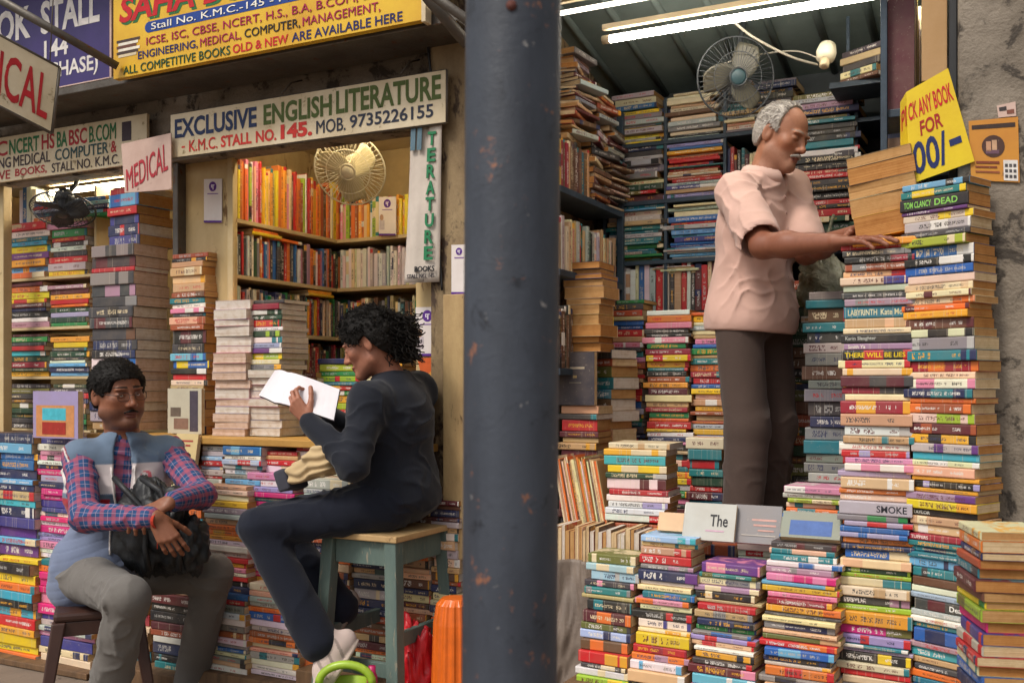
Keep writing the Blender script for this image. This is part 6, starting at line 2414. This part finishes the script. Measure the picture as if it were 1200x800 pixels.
    c.cap(shR, shL, .058, .058, .03); c.cap(chest, neck + V(0, 0, -.02), .1, .068, .05)
    sleeve(c, shR, elR, wrR, .060, .053, .039, end=.93)
    sleeve(c, shL, elL, wrL, .060, .052, .038, end=.93)
    c.creases(.006, .055, [(.4, .2, 1), (.9, -.4, .5), (-.6, .5, .7)], 8)
    # collar
    nf = Rt
    shd.add(c.mesh(), lin("3c4c6c"), plaid_material(), limb_uvw([(shR, elR), (elR, wrR), (shL, elL), (elL, wrL), (chest, neck)]))
    cc = Clay(neck - .15, neck + .15, .004).frame(neck, Rt)
    cc.ell((0, .0, .0), (.074, .072, .045), 0)
    cc.ell((0, .0, .03), (.064, .062, .06), .0, True)
    cc.ell((0, .09, .03), (.022, .06, .08), .01, True)
    shd.add(cc.mesh(), lin("2c3450"), plaid_material(), lambda v: v - neck)
    shd.build("shirt", p)
    # vest
    vs_ = Skin()
    c = Clay(*bbox([pel, neck, shR, shL], .24), .005)
    c.frame(chest, Rt).ell((0, .0, .0), (.198, .152, .19), 0)
    c.frame(pel, Rt).ell((0, .01, .04), (.188, .148, .15), .08)
    c.ell((.075, -.01, -.055), (.125, .12, .11), .05)
    c.frame(np.zeros(3), np.eye(3))
    c.cap(shR * .99 + shL * .01 + V(0, 0, -.012), shL * .99 + shR * .01 + V(0, 0, -.012), .080, .080, .06)
    c.frame(neck, Rt).ell((0, 0, -.005), (.090, .088, .05), .03)
    # openings: neck, arm holes, front
    c.ell((0, .0, .05), (.072, .070, .10), .004, True)
    c.frame(chest, Rt)
    c.ell((0, .15, .10), (.036, .13, .16), .006, True)
    c.ell((-0.01, .17, -.12), (.020, .10, .16), .006, True)
    c.frame(np.zeros(3), np.eye(3))
    holes = []
    for sh, el, sg in ((shR, elR, 1), (shL, elL, -1)):
        o_ = Rt @ V(sg, 0, 0)
        holes.append((sh + o_ * .092 + V(0, 0, -.03), sh + (el - sh) * .6 + o_ * .11 - Rt @ V(0, .02, 0), .064, .078))
        c.cap(sh + o_ * .092 + V(0, 0, -.03), sh + (el - sh) * .6 + o_ * .11 - Rt @ V(0, .02, 0), .064, .078, .004, True)
    # quilting: shallow grooves
    def quilt(l, pp, d):
        lw = (pp - chest) @ Rt
        g = np.abs(((lw[:, 2] + .35 * lw[:, 0]) / .035) % 1 - .5) * 2
        dep = np.where(lw[:, 2] < -.10, .0022, .0006)
        return d + dep * np.clip((.22 - (1 - g)) / .22, 0, 1) - .004 * vnoise(pp * 22, 5)
    c.custom(quilt)
    c.creases(.006, .08, [(.5, .3, 1), (.9, -.3, .4)], 77)
    def vpaint(v):
        l = (v - chest) @ Rt
        z, x, y = l[:, 2], l[:, 0], l[:, 1]
        o = np.tile(np.array(lin("66788e")), (len(v), 1))
        side = y < .02
        o[(z < -.02)] = lin("717c96")
        o[(z < .125) & (z > .015) & (y > .0)] = lin("cfc4c4")
        o[(z < -.005) & (z > -.12) & ((y < .07) | (x > .05))] = lin("a31f2e")
        o[(z < .015) & (z > -.06) & (y > .07) & (x <= .05)] = lin("5a6a80")
        # little emblem
        em = (((x + .085) / .021) ** 2 + ((z - .075) / .022) ** 2 < 1) & (y > .05)
        o[em] = lin("c8606c")
        em2 = (((x + .078) / .012) ** 2 + ((z - .079) / .013) ** 2 < 1) & (y > .05)
        o[em2] = lin("cfc4c4")
        # edging of the arm holes
        for a, b, ra, rb in holes:
            ab = b - a
            t = np.clip((v - a) @ ab / (ab @ ab), 0, 1)
            dd = np.linalg.norm(v - a - t[:, None] * ab, axis=1) - (ra + (rb - ra) * t)
            o[dd < .017] = lin("8a2434")
            o[dd < .011] = lin("d8d0cc")
        return o
    vs_.add(c.mesh(), vpaint, M_cloth)
    vo = vs_.build("vest", p)
    # white piping along the edges
    bag = Skin()
    def snap(l, c=c):
        return Vector(chest + Rt @ V(*l))
    m = MB(); Mw = plain("piping_white", lin("d8d0cc"), .6)
    for sx in (-1, 1):
        line_ = []
        for i in range(15):
            z_ = .115 - i * .024
            x_ = sx * (.036 * math.sqrt(max(0, 1 - ((z_ - .10) / .16) ** 2)) if z_ > -.03 else .026) + (0.01 if z_ < -.03 else 0)
            # find the surface of the vest at that height
            pr = chest + Rt @ V(x_ + sx * .006, .05, z_)
            best = None
            for q_ in range(60):
                pp = pr + Rt @ V(0, .003 * q_, 0)
                ii = np.round((pp - c.lo) / c.h).astype(int)
                if np.all(ii >= 0) and np.all(ii < c.n) and c.d[tuple(ii)] < 0.002:
                    best = pp
            if best is not None:
                line_.append(Vector(best))
        if len(line_) > 3:
            m.tube(line_, .0042, Mw, 6)
    if m.v:
        o = m.build("piping", p)
    # shoes
    s_ = Skin(); shoe(s_, anL + V(0, 0, -.0), tf * .5 + rt * .7, (0, 0, 1), lin("c8beb8"), lin("8a8078")); s_.build("shoe", p)
    s_ = Skin(); shoe(s_, anR, tf, (0, 0, 1), lin("c8beb8"), lin("8a8078")); s_.build("shoe", p)
    # thread bracelet and rings
    m = MB()
    ax_ = (wrR - elR) / np.linalg.norm(wrR - elR)
    e1 = np.cross(ax_, V(0, 0, 1)); e1 /= np.linalg.norm(e1); e2 = np.cross(ax_, e1)
    cen = wrR + (fR / np.linalg.norm(fR)) * .012
    for q_ in range(3):
        m.tube([Vector(cen + ax_ * .004 * q_ + (e1 * math.cos(2 * PI * i / 20) * .033 + e2 * math.sin(2 * PI * i / 20) * .029)) for i in range(21)], .0022, plain("red_thread", lin("c03a24"), .8), 5, False)
    m.tube([Vector(cen + e2 * .03), Vector(cen + e2 * .03 + V(0, 0, -.07))], .0016, plain("red_thread", lin("c03a24"), .8), 5)
    tag(m.build("thread_bracelet", p), None)
    return dict(pel=pel, chest=chest, wrL=wrL, wrR=wrR, knR=knR, knL=knL)


_pl = []


def plaid_material():
    if _pl:
        return _pl[0]
    k = NT("plaid")
    a = k.n("ShaderNodeAttribute", attribute_name="along")
    sp = k.n("ShaderNodeSeparateXYZ"); k.l(a.outputs["Vector"], sp.inputs[0])

    def stripes(x, per, w, off=0.0):
        f = k.math('FRACT', k.math('ADD', k.math('DIVIDE', x, per), off))
        return k.math('LESS_THAN', f, w)
    x, y = sp.outputs[0], sp.outputs[1]
    base = lin("2b4c78")
    c1 = k.mix(k.math('MULTIPLY', stripes(x, .05, .34), .5), base, lin("b05460"))
    c2 = k.mix(k.math('MULTIPLY', stripes(y, .05, .34), .5), c1, lin("b05460"))
    c3 = k.mix(k.math('MULTIPLY', stripes(x, .05, .06, .35), .4), c2, lin("b8a0b0"))
    c4 = k.mix(k.math('MULTIPLY', stripes(y, .05, .06, .35), .4), c3, lin("b8a0b0"))
    n = k.noise(k.coord(), 50, 4)
    k.bump(n, .25, .005)
    _pl.append(k.done(c4, .85, 0, .2))
    return _pl[0]


# ------------------------------------------------------------------ reading girl
def build_girl():
    fw = np.array(FWD); rt = np.array(RGT); up = V(0, 0, 1)
    rl = Vector((cS.x, cS.y, 0))
    tf = -rt * .8 + fw * .6
    Rt = basis(tf)
    pel, chest, neck = J(462, 578, 3.60), J(462, 502, 3.58), J(460, 438, 3.57)
    hc = J(432, 402, 3.55)
    Rh = tilt_head(basis(-rt * .97 + fw * .12), rad(-24), 0)
    shL, shR = J(432, 470, 3.44), J(490, 458, 3.72)
    elL, elR = J(414, 545, 3.32), J(470, 530, 3.86)
    wrL, wrR = J(362, 493, 3.45), J(382, 486, 3.66)
    hpL, hpR = J(452, 592, 3.50), J(470, 585, 3.70)
    knL, knR = J(303, 618, 3.42), J(318, 610, 3.66)
    anL, anR = J(368, 742, 3.38), J(392, 704, 3.62)
    tone = lin("a8715a")
    person = Skin()
    hd = sculpt_head(hc, Rh, neck + V(0, 0, -.02), .95, female=True, lids=.9)
    person.add(hd.mesh(), skin_paint(hc, Rh, .95, tone, lin("8a4a44"), lin("1c1512")), M_skin)
    c = Clay(*bbox([wrL, J(335, 465, 3.45), wrR, J(350, 470, 3.68)], .11), .0026)
    fL = J(343, 470, 3.46) - wrL
    c.cap(elL + (wrL - elL) * .7, wrL, .028, .023, 0)
    hand(c, wrL, fL, rt * .5 + fw * .8 , -rt * .2 + up * .6 + fw * .3, [(.5, .9, .7), (.55, .9, .7), (.6, .9, .7), (.6, .9, .7)], .05, .88, (.3, .3), .6)
    c.cap(elR + (wrR - elR) * .7, wrR, .028, .023, 0)
    hand(c, wrR, J(350, 468, 3.64) - wrR, -fw * .7 + up * .4, up * .8 + rt * .2, [(.3, .6, .5)] * 4, .05, .88)
    person.add(c.mesh(), tone, M_skin)
    c = Clay(*bbox([pel, chest, neck, shR, shL, knR, knL, anR, anL], .2), .012)
    c.frame(pel, Rt).ell((0, 0, 0), (.13, .09, .09), 0); c.frame(chest, Rt).ell((0, 0, 0), (.13, .085, .13), .05)
    c.frame(np.zeros(3), np.eye(3))
    c.cap(pel, chest, .08, .085, .05); c.cap(chest, neck, .07, .04, .05); c.cap(shR, shL, .04, .04, .04)
    for a, b, d in ((hpR, knR, anR), (hpL, knL, anL)):
        c.cap(a, b, .065, .045, .05); c.cap(b, d, .04, .03, .03)
    person.add(c.mesh(), tone, M_skin)
    p = person.build("person", None, rl)
    tag(p, "young person in a dark navy sweatshirt with curly black hair reading on the tall stool", "person")
    # hair: close cap, bun of curls falling behind
    hair = Skin()
    line = [(.12, .072), (.085, .066), (.070, .030), (.050, .014), (.030, .002), (.012, .008), (-.015, .022), (-.035, -.03), (-.06, -.07), (-.12, -.09)]
    hr = hair_cap(hc, Rh, .95, line, .017, seed=14, amp=.0022, freq=110)
    hair.add(hr.mesh(), (0, 0, 0), M_hair_b)
    hair.add(loose_hairs(hc, Rh, .95, line, .017, 520, .034, .0014, 7, .004, lay=.8), (0, 0, 0), M_hair_b)
    rnd = random.Random(4)
    P = lambda *q_: Vector(hc + Rh @ (np.array(q_) * .95))
    lines = []
    nrm = lambda q_: q_.normalized()
    for i in range(460):
        a = rnd.uniform(-1, 1)
        st = P(rnd.uniform(-.075, .075), rnd.uniform(-.125, -.045), rnd.uniform(-.03, .075))
        tgt = Vector(J(474 + rnd.uniform(-26, 22), 408 + rnd.uniform(-40, 20), 3.56 + rnd.uniform(-.08, .10)))
        mid = st.lerp(tgt, .5) + Vector((0, 0, rnd.uniform(-.005, .03))) + Vector(RGT) * rnd.uniform(0, .02)
        ph = rnd.uniform(0, 6.28); rr = rnd.uniform(.005, .012); turns = rnd.uniform(2.0, 4.5)
        pts = []
        for j in range(26):
            t = j / 25
            q_ = st * ((1 - t) ** 2) + mid * (2 * t * (1 - t)) + tgt * (t * t)
            ang = ph + turns * 2 * PI * t
            amp_ = rr * min(1, t * 3)
            q_ = q_ + Vector(RGT) * math.cos(ang) * amp_ + Vector((0, 0, 1)) * math.sin(ang) * amp_ * .7 + Vector(FWD) * math.sin(ang + 1) * amp_ * .6
            pts.append(q_)
        lines.append(pts)
    hair.add(tubes_vf(lines, .0021, 4), (0, 0, 0), M_hair_b)
    # mass under the curls
    c = Clay(*bbox([np.array(P(0, -.1, 0)), J(478, 405, 3.56)], .14), .006)
    c.cap(np.array(P(0, -.06, .02)), J(470, 398, 3.56), .075, .05, .02); c.cap(J(466, 392, 3.56), J(478, 414, 3.57), .05, .035, .02)
    c.custom(lambda l, pp, d: d - .011 * vnoise(pp * 45, 2) - .006 * vnoise(pp * 110, 5))
    hair.add(c.mesh(), (0, 0, 0), M_hair_b)
    lines = []
    for i in range(190):
        x_ = rnd.uniform(-.088, .088)
        wv, wp = rnd.uniform(.002, .006), rnd.uniform(0, 6)
        pts = []
        for j in range(12):
            t = j / 11
            an = .35 + t * 2.0
            rr = .1
            y_ = .098 * math.cos(an); z_ = .036 + .098 * math.sin(an)
            pts.append(P(x_ * (1 - .2 * t) + wv * math.sin(t * 17 + wp), -.014 + y_ * math.sqrt(max(.1, 1 - (x_ / .093) ** 2)) * 1.12, .034 + (z_ - .036) * math.sqrt(max(.1, 1 - (x_ / .093) ** 2)) * 1.06))
        lines.append(pts)
    hair.add(tubes_vf(lines, .0018, 4), (0, 0, 0), M_hair_b)
    hair.build("hair", p)
    # trousers
    nav2 = lin("171b28")
    tr = Skin()
    c = Clay(*bbox([pel, knR, knL, anR, anL, hpL, hpR], .17), .0062)
    c.frame(pel, Rt).ell((0, -.01, -.005), (.165, .125, .105), 0)
    c.frame(np.zeros(3), np.eye(3))
    for a, b, d in ((hpR, knR, anR), (hpL, knL, anL)):
        u = (d - b) / np.linalg.norm(d - b)
        c.cap(a, b, .090, .068, .05)
        c.cap(b, d + u * .03, .066, .068, .02)
    c.folds(.003, 9, 23, (1, 1, 1))
    c.creases(.008, .075, [(.3, .2, 1), (.9, .3, .5), (-.5, .8, .6)], 23)
    tr.add(c.mesh(), nav2, M_denim)
    tr.build("trousers", p)
    # sweatshirt
    sw = Skin()
    c = Clay(*bbox([pel, neck, shR, shL, elR, elL, wrL, wrR], .19), .0056)
    c.frame(chest, Rt).ell((0, -.005, .01), (.165, .125, .165), 0)
    c.frame(pel, Rt).ell((0, -.012, .05), (.168, .135, .13), .08)
    c.ell((0, -.03, -.01), (.165, .13, .09), .05)
    c.frame(np.zeros(3), np.eye(3))
    c.cap(shR, shL, .066, .066, .06); c.cap(chest + V(0, 0, .08), neck + V(0, 0, -.028), .1, .060, .06)
    sleeve(c, shR, elR, wrR, .062, .052, .036, .04, .96)
    sleeve(c, shL, elL, wrL, .064, .052, .036, .04, .96)
    c.ell(neck + V(0, 0, .045), (.054, .054, .05), .006, True)
    c.folds(.003, 9, 31, (1, 1, .9))
    c.creases(.0058, .10, [(.5, .2, 1), (.9, -.4, .6), (-.7, .5, .8)], 31)
    # cuff ribs
    sw.add(c.mesh(), lin("161a25"), M_cloth)
    sw.build("sweatshirt", p)
    toe = J(372, 785, 3.30) - J(412, 724, 3.38)
    kn_up = -(anL - knL)
    s_ = Skin(); shoe(s_, anL + (anL - knL) / np.linalg.norm(anL - knL) * .035 + rt * .03, toe, kn_up, lin("c8b4ac"), lin("b8a89c"), 1.02); s_.build("shoe", p)
    s_ = Skin(); shoe(s_, anR, toe * V(1, 1, 1) + rt * -.0, kn_up, lin("a8988c"), lin("8a7c70"), .92); s_.build("shoe", p)
    return dict(wrL=wrL, knL=knL, pel=pel)


# ------------------------------------------------------------------ old bookseller
def build_old_man():
    fw = np.array(FWD); rt = np.array(RGT); up = V(0, 0, 1)
    tf = rt * .82 - fw * .57
    Rt = basis(tf)
    D0 = 3.50
    pel, chest, neck = J(880, 366, D0), J(884, 275, D0 - .01), J(895, 204, D0 - .02)
    hc = J(917, 160, D0 - .05)
    Rh = tilt_head(basis(rt * .68 - fw * .74), rad(-22), rad(-5))
    shR, shL = J(863, 226, 3.37), J(926, 222, 3.64)
    elR, elL = J(894, 288, 3.14), J(945, 296, 3.42)
    wrR, wrL = J(978, 284, 2.94), J(1000, 274, 3.08)
    hpR, hpL = J(864, 376, 3.43), J(900, 374, 3.58)
    fz = .70
    anR = J(868, 600, 3.42); anL = J(896, 596, 3.56)
    anR[2] = fz + .09; anL[2] = fz + .09
    knR, knL = (hpR + anR) / 2 + Rt @ V(0, .03, 0), (hpL + anL) / 2 + Rt @ V(0, .03, 0)
    rl = Vector(((anR[0] + anL[0]) / 2, (anR[1] + anL[1]) / 2, fz))
    tone = lin("8a5640")
    S_ = .93
    person = Skin()
    hd = sculpt_head(hc, Rh, neck + V(0, 0, -.02), S_, lids=.92, old=True)
    person.add(hd.mesh(), skin_paint(hc, Rh, S_, lin("ac765a"), lin("8a5048"), lin("8a7a70"), lin("a8806c")), M_skin)
    c = Clay(*bbox([wrR, wrL, J(1055, 290, 2.78), J(1030, 262, 2.92), elR, elL], .09), .0028)
    c.frame(np.zeros(3), np.eye(3))
    for e_, w_, sh in ((elR, wrR, shR), (elL, wrL, shL)):
        m_ = e_ + (w_ - e_) * .35
        c.cap(sh + (e_ - sh) * .5, e_, .044, .039, .02)
        c.cap(e_, m_, .040, .040, .02); c.cap(m_, w_, .039, .025, .02)
    fR = J(1050, 279, 2.79) - wrR
    hand(c, wrR, fR, V(0, 0, -1) + fw * .25, fw * .8 + up * .3, [(.05, .2, .15), (.0, .2, .15), (.05, .25, .2), (.12, .3, .2)], .10, 1.0, (.1, .1), .8)
    fL = J(1034, 258, 2.92) - wrL
    hand(c, wrL, fL, V(0, 0, -1) - fw * .4, -fw * .7 + up * .3 - rt * .1, [(.05, .25, .2), (.1, .3, .2), (.15, .3, .2), (.2, .35, .3)], .08, 1.0, (.1, .1), .6)
    person.add(c.mesh(), tone, M_skin)
    c = Clay(*bbox([pel, chest, neck, shR, shL, knR, knL, anR, anL], .2), .012)
    c.frame(pel, Rt).ell((0, 0, 0), (.12, .09, .10), 0); c.frame(chest, Rt).ell((0, 0, 0), (.13, .09, .15), .05)
    c.frame(np.zeros(3), np.eye(3))
    c.cap(pel, chest, .085, .09, .05); c.cap(chest, neck, .08, .045, .05); c.cap(shR, shL, .045, .045, .04)
    for a, b, d in ((hpR, knR, anR), (hpL, knL, anL)):
        c.cap(a, b, .06, .045, .05); c.cap(b, d, .04, .035, .03)
    person.add(c.mesh(), tone, M_skin)
    p = person.build("person", None, rl)
    tag(p, "old man with white hair and a pale pink shirt standing and sorting books", "person")
    hair = Skin()
    line = [(.12, .20), (.03, .20), (.022, .112), (.030, .07), (.030, .02), (.024, -.002), (.012, .006), (-.02, .026), (-.036, -.02), (-.055, -.055), (-.12, -.06)]
    thin = lambda l: .9 * (l[:, 2] - (.112 - .9 * np.clip(l[:, 1] + .03, 0, .2)))
    hr = hair_cap(hc, Rh, S_, line, .009, seed=24, amp=.0014, freq=150)
    hair.add(hr.mesh(), (0, 0, 0), M_hair_w)
    hair.add(loose_hairs(hc, Rh, S_, line, .009, 900, .018, .0011, 6), (0, 0, 0), M_hair_w)
    c = Clay(hc - .15, hc + .15, .0024).frame(hc, Rh, S_)
    for sx in (-1, 1):
        c.cap((sx * .003, .098, -.053), (sx * .027, .085, -.062), .0065, .0045, .002)
    c.custom(lambda l, pp, d: d - .0015 * vnoise(l * 380, 3))
    hair.add(c.mesh(), (0, 0, 0), M_hair_w)
    hair.build("hair", p)
    tr = Skin()
    c = Clay(*bbox([pel, knR, knL, anR, anL, hpL, hpR], .17), .0062)
    c.frame(pel, Rt).ell((0, -.005, .0), (.142, .112, .11), 0)
    c.frame(np.zeros(3), np.eye(3))
    for a, b, d in ((hpR, knR, anR), (hpL, knL, anL)):
        c.cap(a, b, .080, .076, .05)
        c.cap(b, d + V(0, 0, -.02), .076, .066, .02)
    c.folds(.003, 9, 43, (1.3, 1.3, .45))
    c.creases(.0075, .085, [(1, .3, .25), (.6, -.6, .6), (-.5, .8, .5)], 43)
    tr.add(c.mesh(), lin("4e403a"), M_denim)
    tr.build("trousers", p)
    st_ = Skin()
    c = Clay(*bbox([pel, neck, shR, shL, elR, elL], .2), .0052)
    c.frame(chest, Rt).ell((0, -.005, .0), (.160, .122, .19), 0)
    c.frame(pel, Rt).ell((0, -.0, .06), (.166, .140, .15), .09)
    c.ell((0, 0, -.03), (.188, .158, .13), .05)
    c.frame(np.zeros(3), np.eye(3))
    c.cap(shR, shL, .062, .062, .055); c.cap(chest + V(0, 0, .1), neck + V(0, 0, -.04), .095, .062, .05)
    for sh, el in ((shR, elR), (shL, elL)):
        c.cap(sh, sh + (el - sh) * .84, .064, .072, .035)
    hz = pel[2] - .07
    c.folds(.0025, 9, 52, (1, 1, .7))
    c.creases(.0058, .085, [(.9, .2, .45), (.5, -.7, .8), (-.6, .6, .9)], 52, lambda q: np.clip((q[:, 2] - hz) / .10, .2, 1))
    # cut the bottom hem level, and open the sleeves
    c.custom(lambda l, pp, d: np.maximum(d, hz - pp[:, 2] - .06 * ((pp - pel) @ Rt)[:, 1]), .5)
    for sh, el in ((shR, elR), (shL, elL)):
        u = (el - sh) / np.linalg.norm(el - sh)
        e_ = sh + (el - sh) * .84
        c.cap(e_ + u * .02, e_ + u * .14, .060, .085, .004, True)
    c.ell(neck + V(0, 0, .03) + Rt @ V(0, .01, 0), (.062, .062, .06), .006, True)
    st_.add(c.mesh(), lin("d0aa9c"), M_cloth)
    # collar leaves
    cc = Clay(neck - .16, neck + .16, .004).frame(neck + V(0, 0, .0) + Rt @ V(0, .006, 0), tilt_head(Rt, rad(-16)))
    cc.ell((0, .0, -.010), (.084, .085, .044), 0)
    cc.ell((0, .0, .03), (.067, .067, .085), .0, True)
    cc.ell((0, .09, .02), (.030, .07, .06), .008, True)
    cc.ell((0, .10, .0), (.028, .06, .07), .008, True)
    st_.add(cc.mesh(), lin("d8b4a6"), M_cloth)
    st_.build("shirt", p)
    m = MB()
    for i in range(6):
        z_ = .12 - i * .055
        for q_ in range(60):
            pp = chest + Rt @ V(0, .2 - .003 * q_, z_)
            ii = np.round((pp - c.lo) / c.h).astype(int)
            if np.all(ii >= 0) and np.all(ii < c.n) and c.d[tuple(ii)] < 0.0:
                a_ = Rt @ V(0, 1, 0)
                m.tube([Vector(pp), Vector(pp + a_ * .004)], .0055, plain("button", lin("b08a80"), .4), 8)
                break
    if m.v:
        m.build("shirt_buttons", p)
    for an, in ((anR,), (anL,)):
        s_ = Skin(); shoe(s_, an, tf, (0, 0, 1), lin("2a2220"), lin("1a1614"), .95); s_.build("shoe", p)


man = build_seated_man()
girl = build_girl()
build_old_man()

# ------------------------------------------------------------------ what the people hold
M_bagb = worn("black_nylon", lin("26282b"), lin("1a1b1d"), 12, .5, .3, spec=.5)
cbag = W(178, 622, 3.74)
bg = thing("backpack", "crumpled black backpack on the lap of the seated man", "bag", (cbag.x, cbag.y, cbag.z - .15))
m = MB(); crumple(m, cbag, .155, .10, .17, M_bagb, 5.2, .32, 40, 2.6); m.build("body", bg)
m = MB(); c2_ = W(222, 640, 3.72); crumple(m, c2_, .07, .07, .10, M_bagb, 8.2, .35, 26, 2.6); m.build("pocket", bg)
m = MB()
for k0 in (-1, 1):
    pts = [Vector(W(150 + k0 * 16, 560, 3.70)), Vector(W(168 + k0 * 20, 575, 3.63)), Vector(W(185 + k0 * 12, 600, 3.66)), Vector(W(190 + k0 * 20, 640, 3.62)), Vector(W(192 + k0 * 18, 668, 3.64))]
    m.tube(pts, .011, M_bagb, 8)
m.build("strap", bg)

# open book in the girl's hands
ob = thing("book", "open book with bright white pages held up by the reading girl", "book", W(350, 475, 3.45))
M_page = worn("white_page", lin("e6e2e6"), lin("d8d2d8"), 8, .8, .05)


def leaf_block(name, q, th, mat_, parent, bow=.012, nx=10):
    """pages: q = spine top, outer top, outer bottom, spine bottom; bowed sheet with thickness"""
    q = [Vector(p_) for p_ in q]
    n_ = (q[1] - q[0]).cross(q[3] - q[0]).normalized()
    vs, fs = [], []
    for s_ in (0, 1):
        for i in range(nx + 1):
            u_ = i / nx
            for v_ in (0, 1):
                p_ = (q[0] * (1 - v_) + q[3] * v_) * (1 - u_) + (q[1] * (1 - v_) + q[2] * v_) * u_
                vs.append(p_ - n_ * (bow * math.sin(PI * u_ ** .6)) + n_ * th * s_)
    N_ = 2 * (nx + 1)
    for i in range(nx):
        a_ = 2 * i
        fs += [(a_, a_ + 1, a_ + 3, a_ + 2), (N_ + a_, N_ + a_ + 2, N_ + a_ + 3, N_ + a_ + 1), (a_, a_ + 2, N_ + a_ + 2, N_ + a_), (a_ + 1, N_ + a_ + 1, N_ + a_ + 3, a_ + 3)]
    fs += [(0, N_, N_ + 1, 1), (2 * nx, 2 * nx + 1, N_ + 2 * nx + 1, N_ + 2 * nx)]
    k = MB(); k.add(vs, fs, mat_, None, False)
    return k.build(name, parent)


st_, sb_ = W(337, 436, 3.56), W(321, 471, 3.50)
right = [st_, W(398, 456, 3.50), W(391, 492, 3.42), sb_]
left = [sb_, W(303, 463, 3.66), W(322, 434, 3.72), st_]
leaf_block("pages", right, .006, M_page, ob)
leaf_block("pages", left, .006, M_page, ob)
off = Vector(FWD) * .012 + Vector((0, 0, -.006))
leaf_block("cover", [p_ + off for p_ in right], .002, plain("book_board", lin("3a3438"), .5), ob)
leaf_block("cover", [p_ + off for p_ in left], .002, plain("book_board", lin("3a3438"), .5), ob)

# her cloth bag
M_tote = worn("canvas", lin("c4ac84"), lin("a8906a"), 9, .85, .3)
ct = W(360, 551, 3.44)
tb_ = thing("tote_bag", "beige canvas bag with a dark flap lying on the girl's lap", "bag", ct)
Rb = tilt_head(basis(np.array(FWD) * .75 + np.array(RGT) * .35), 0, rad(-20))
c = Clay(np.array(ct) - .2, np.array(ct) + .2, .004).frame(np.array(ct), Rb)
c.box((.03, 0, .0), (.085, .055, .034), .02)
c.box((.09, 0, .012), (.04, .06, .042), .02, .04)
c.custom(lambda l, pp, d: d - .0045 * np.sin(l[:, 2] * 190 + 14 * l[:, 0] + 4 * vnoise(l * 18, 3)) - .006 * vnoise(l * 24, 8))
k_ = Skin(); k_.add(c.mesh(), lin("bfa67e"), M_cloth); k_.build("body", tb_)
c = Clay(np.array(ct) - .25, np.array(ct) + .25, .0035).frame(np.array(ct), Rb)
c.box((-.075, 0, -.008), (.026, .058, .038), .008)
c.custom(lambda l, pp, d: d - .003 * vnoise(l * 26, 4))
k_ = Skin(); k_.add(c.mesh(), lin("3e3e48"), M_cloth); k_.build("flap", tb_)
# ------------------------------------------------------------------ the mass of smaller books
st = build_bag(STUFF, "books", [M_cover, M_pages])
tag(st, "hundreds of smaller books filling the shelves and back piles of the stalls", "books", kind="stuff")
print("individual books", N_IND[0], "stuff verts", len(STUFF.v))
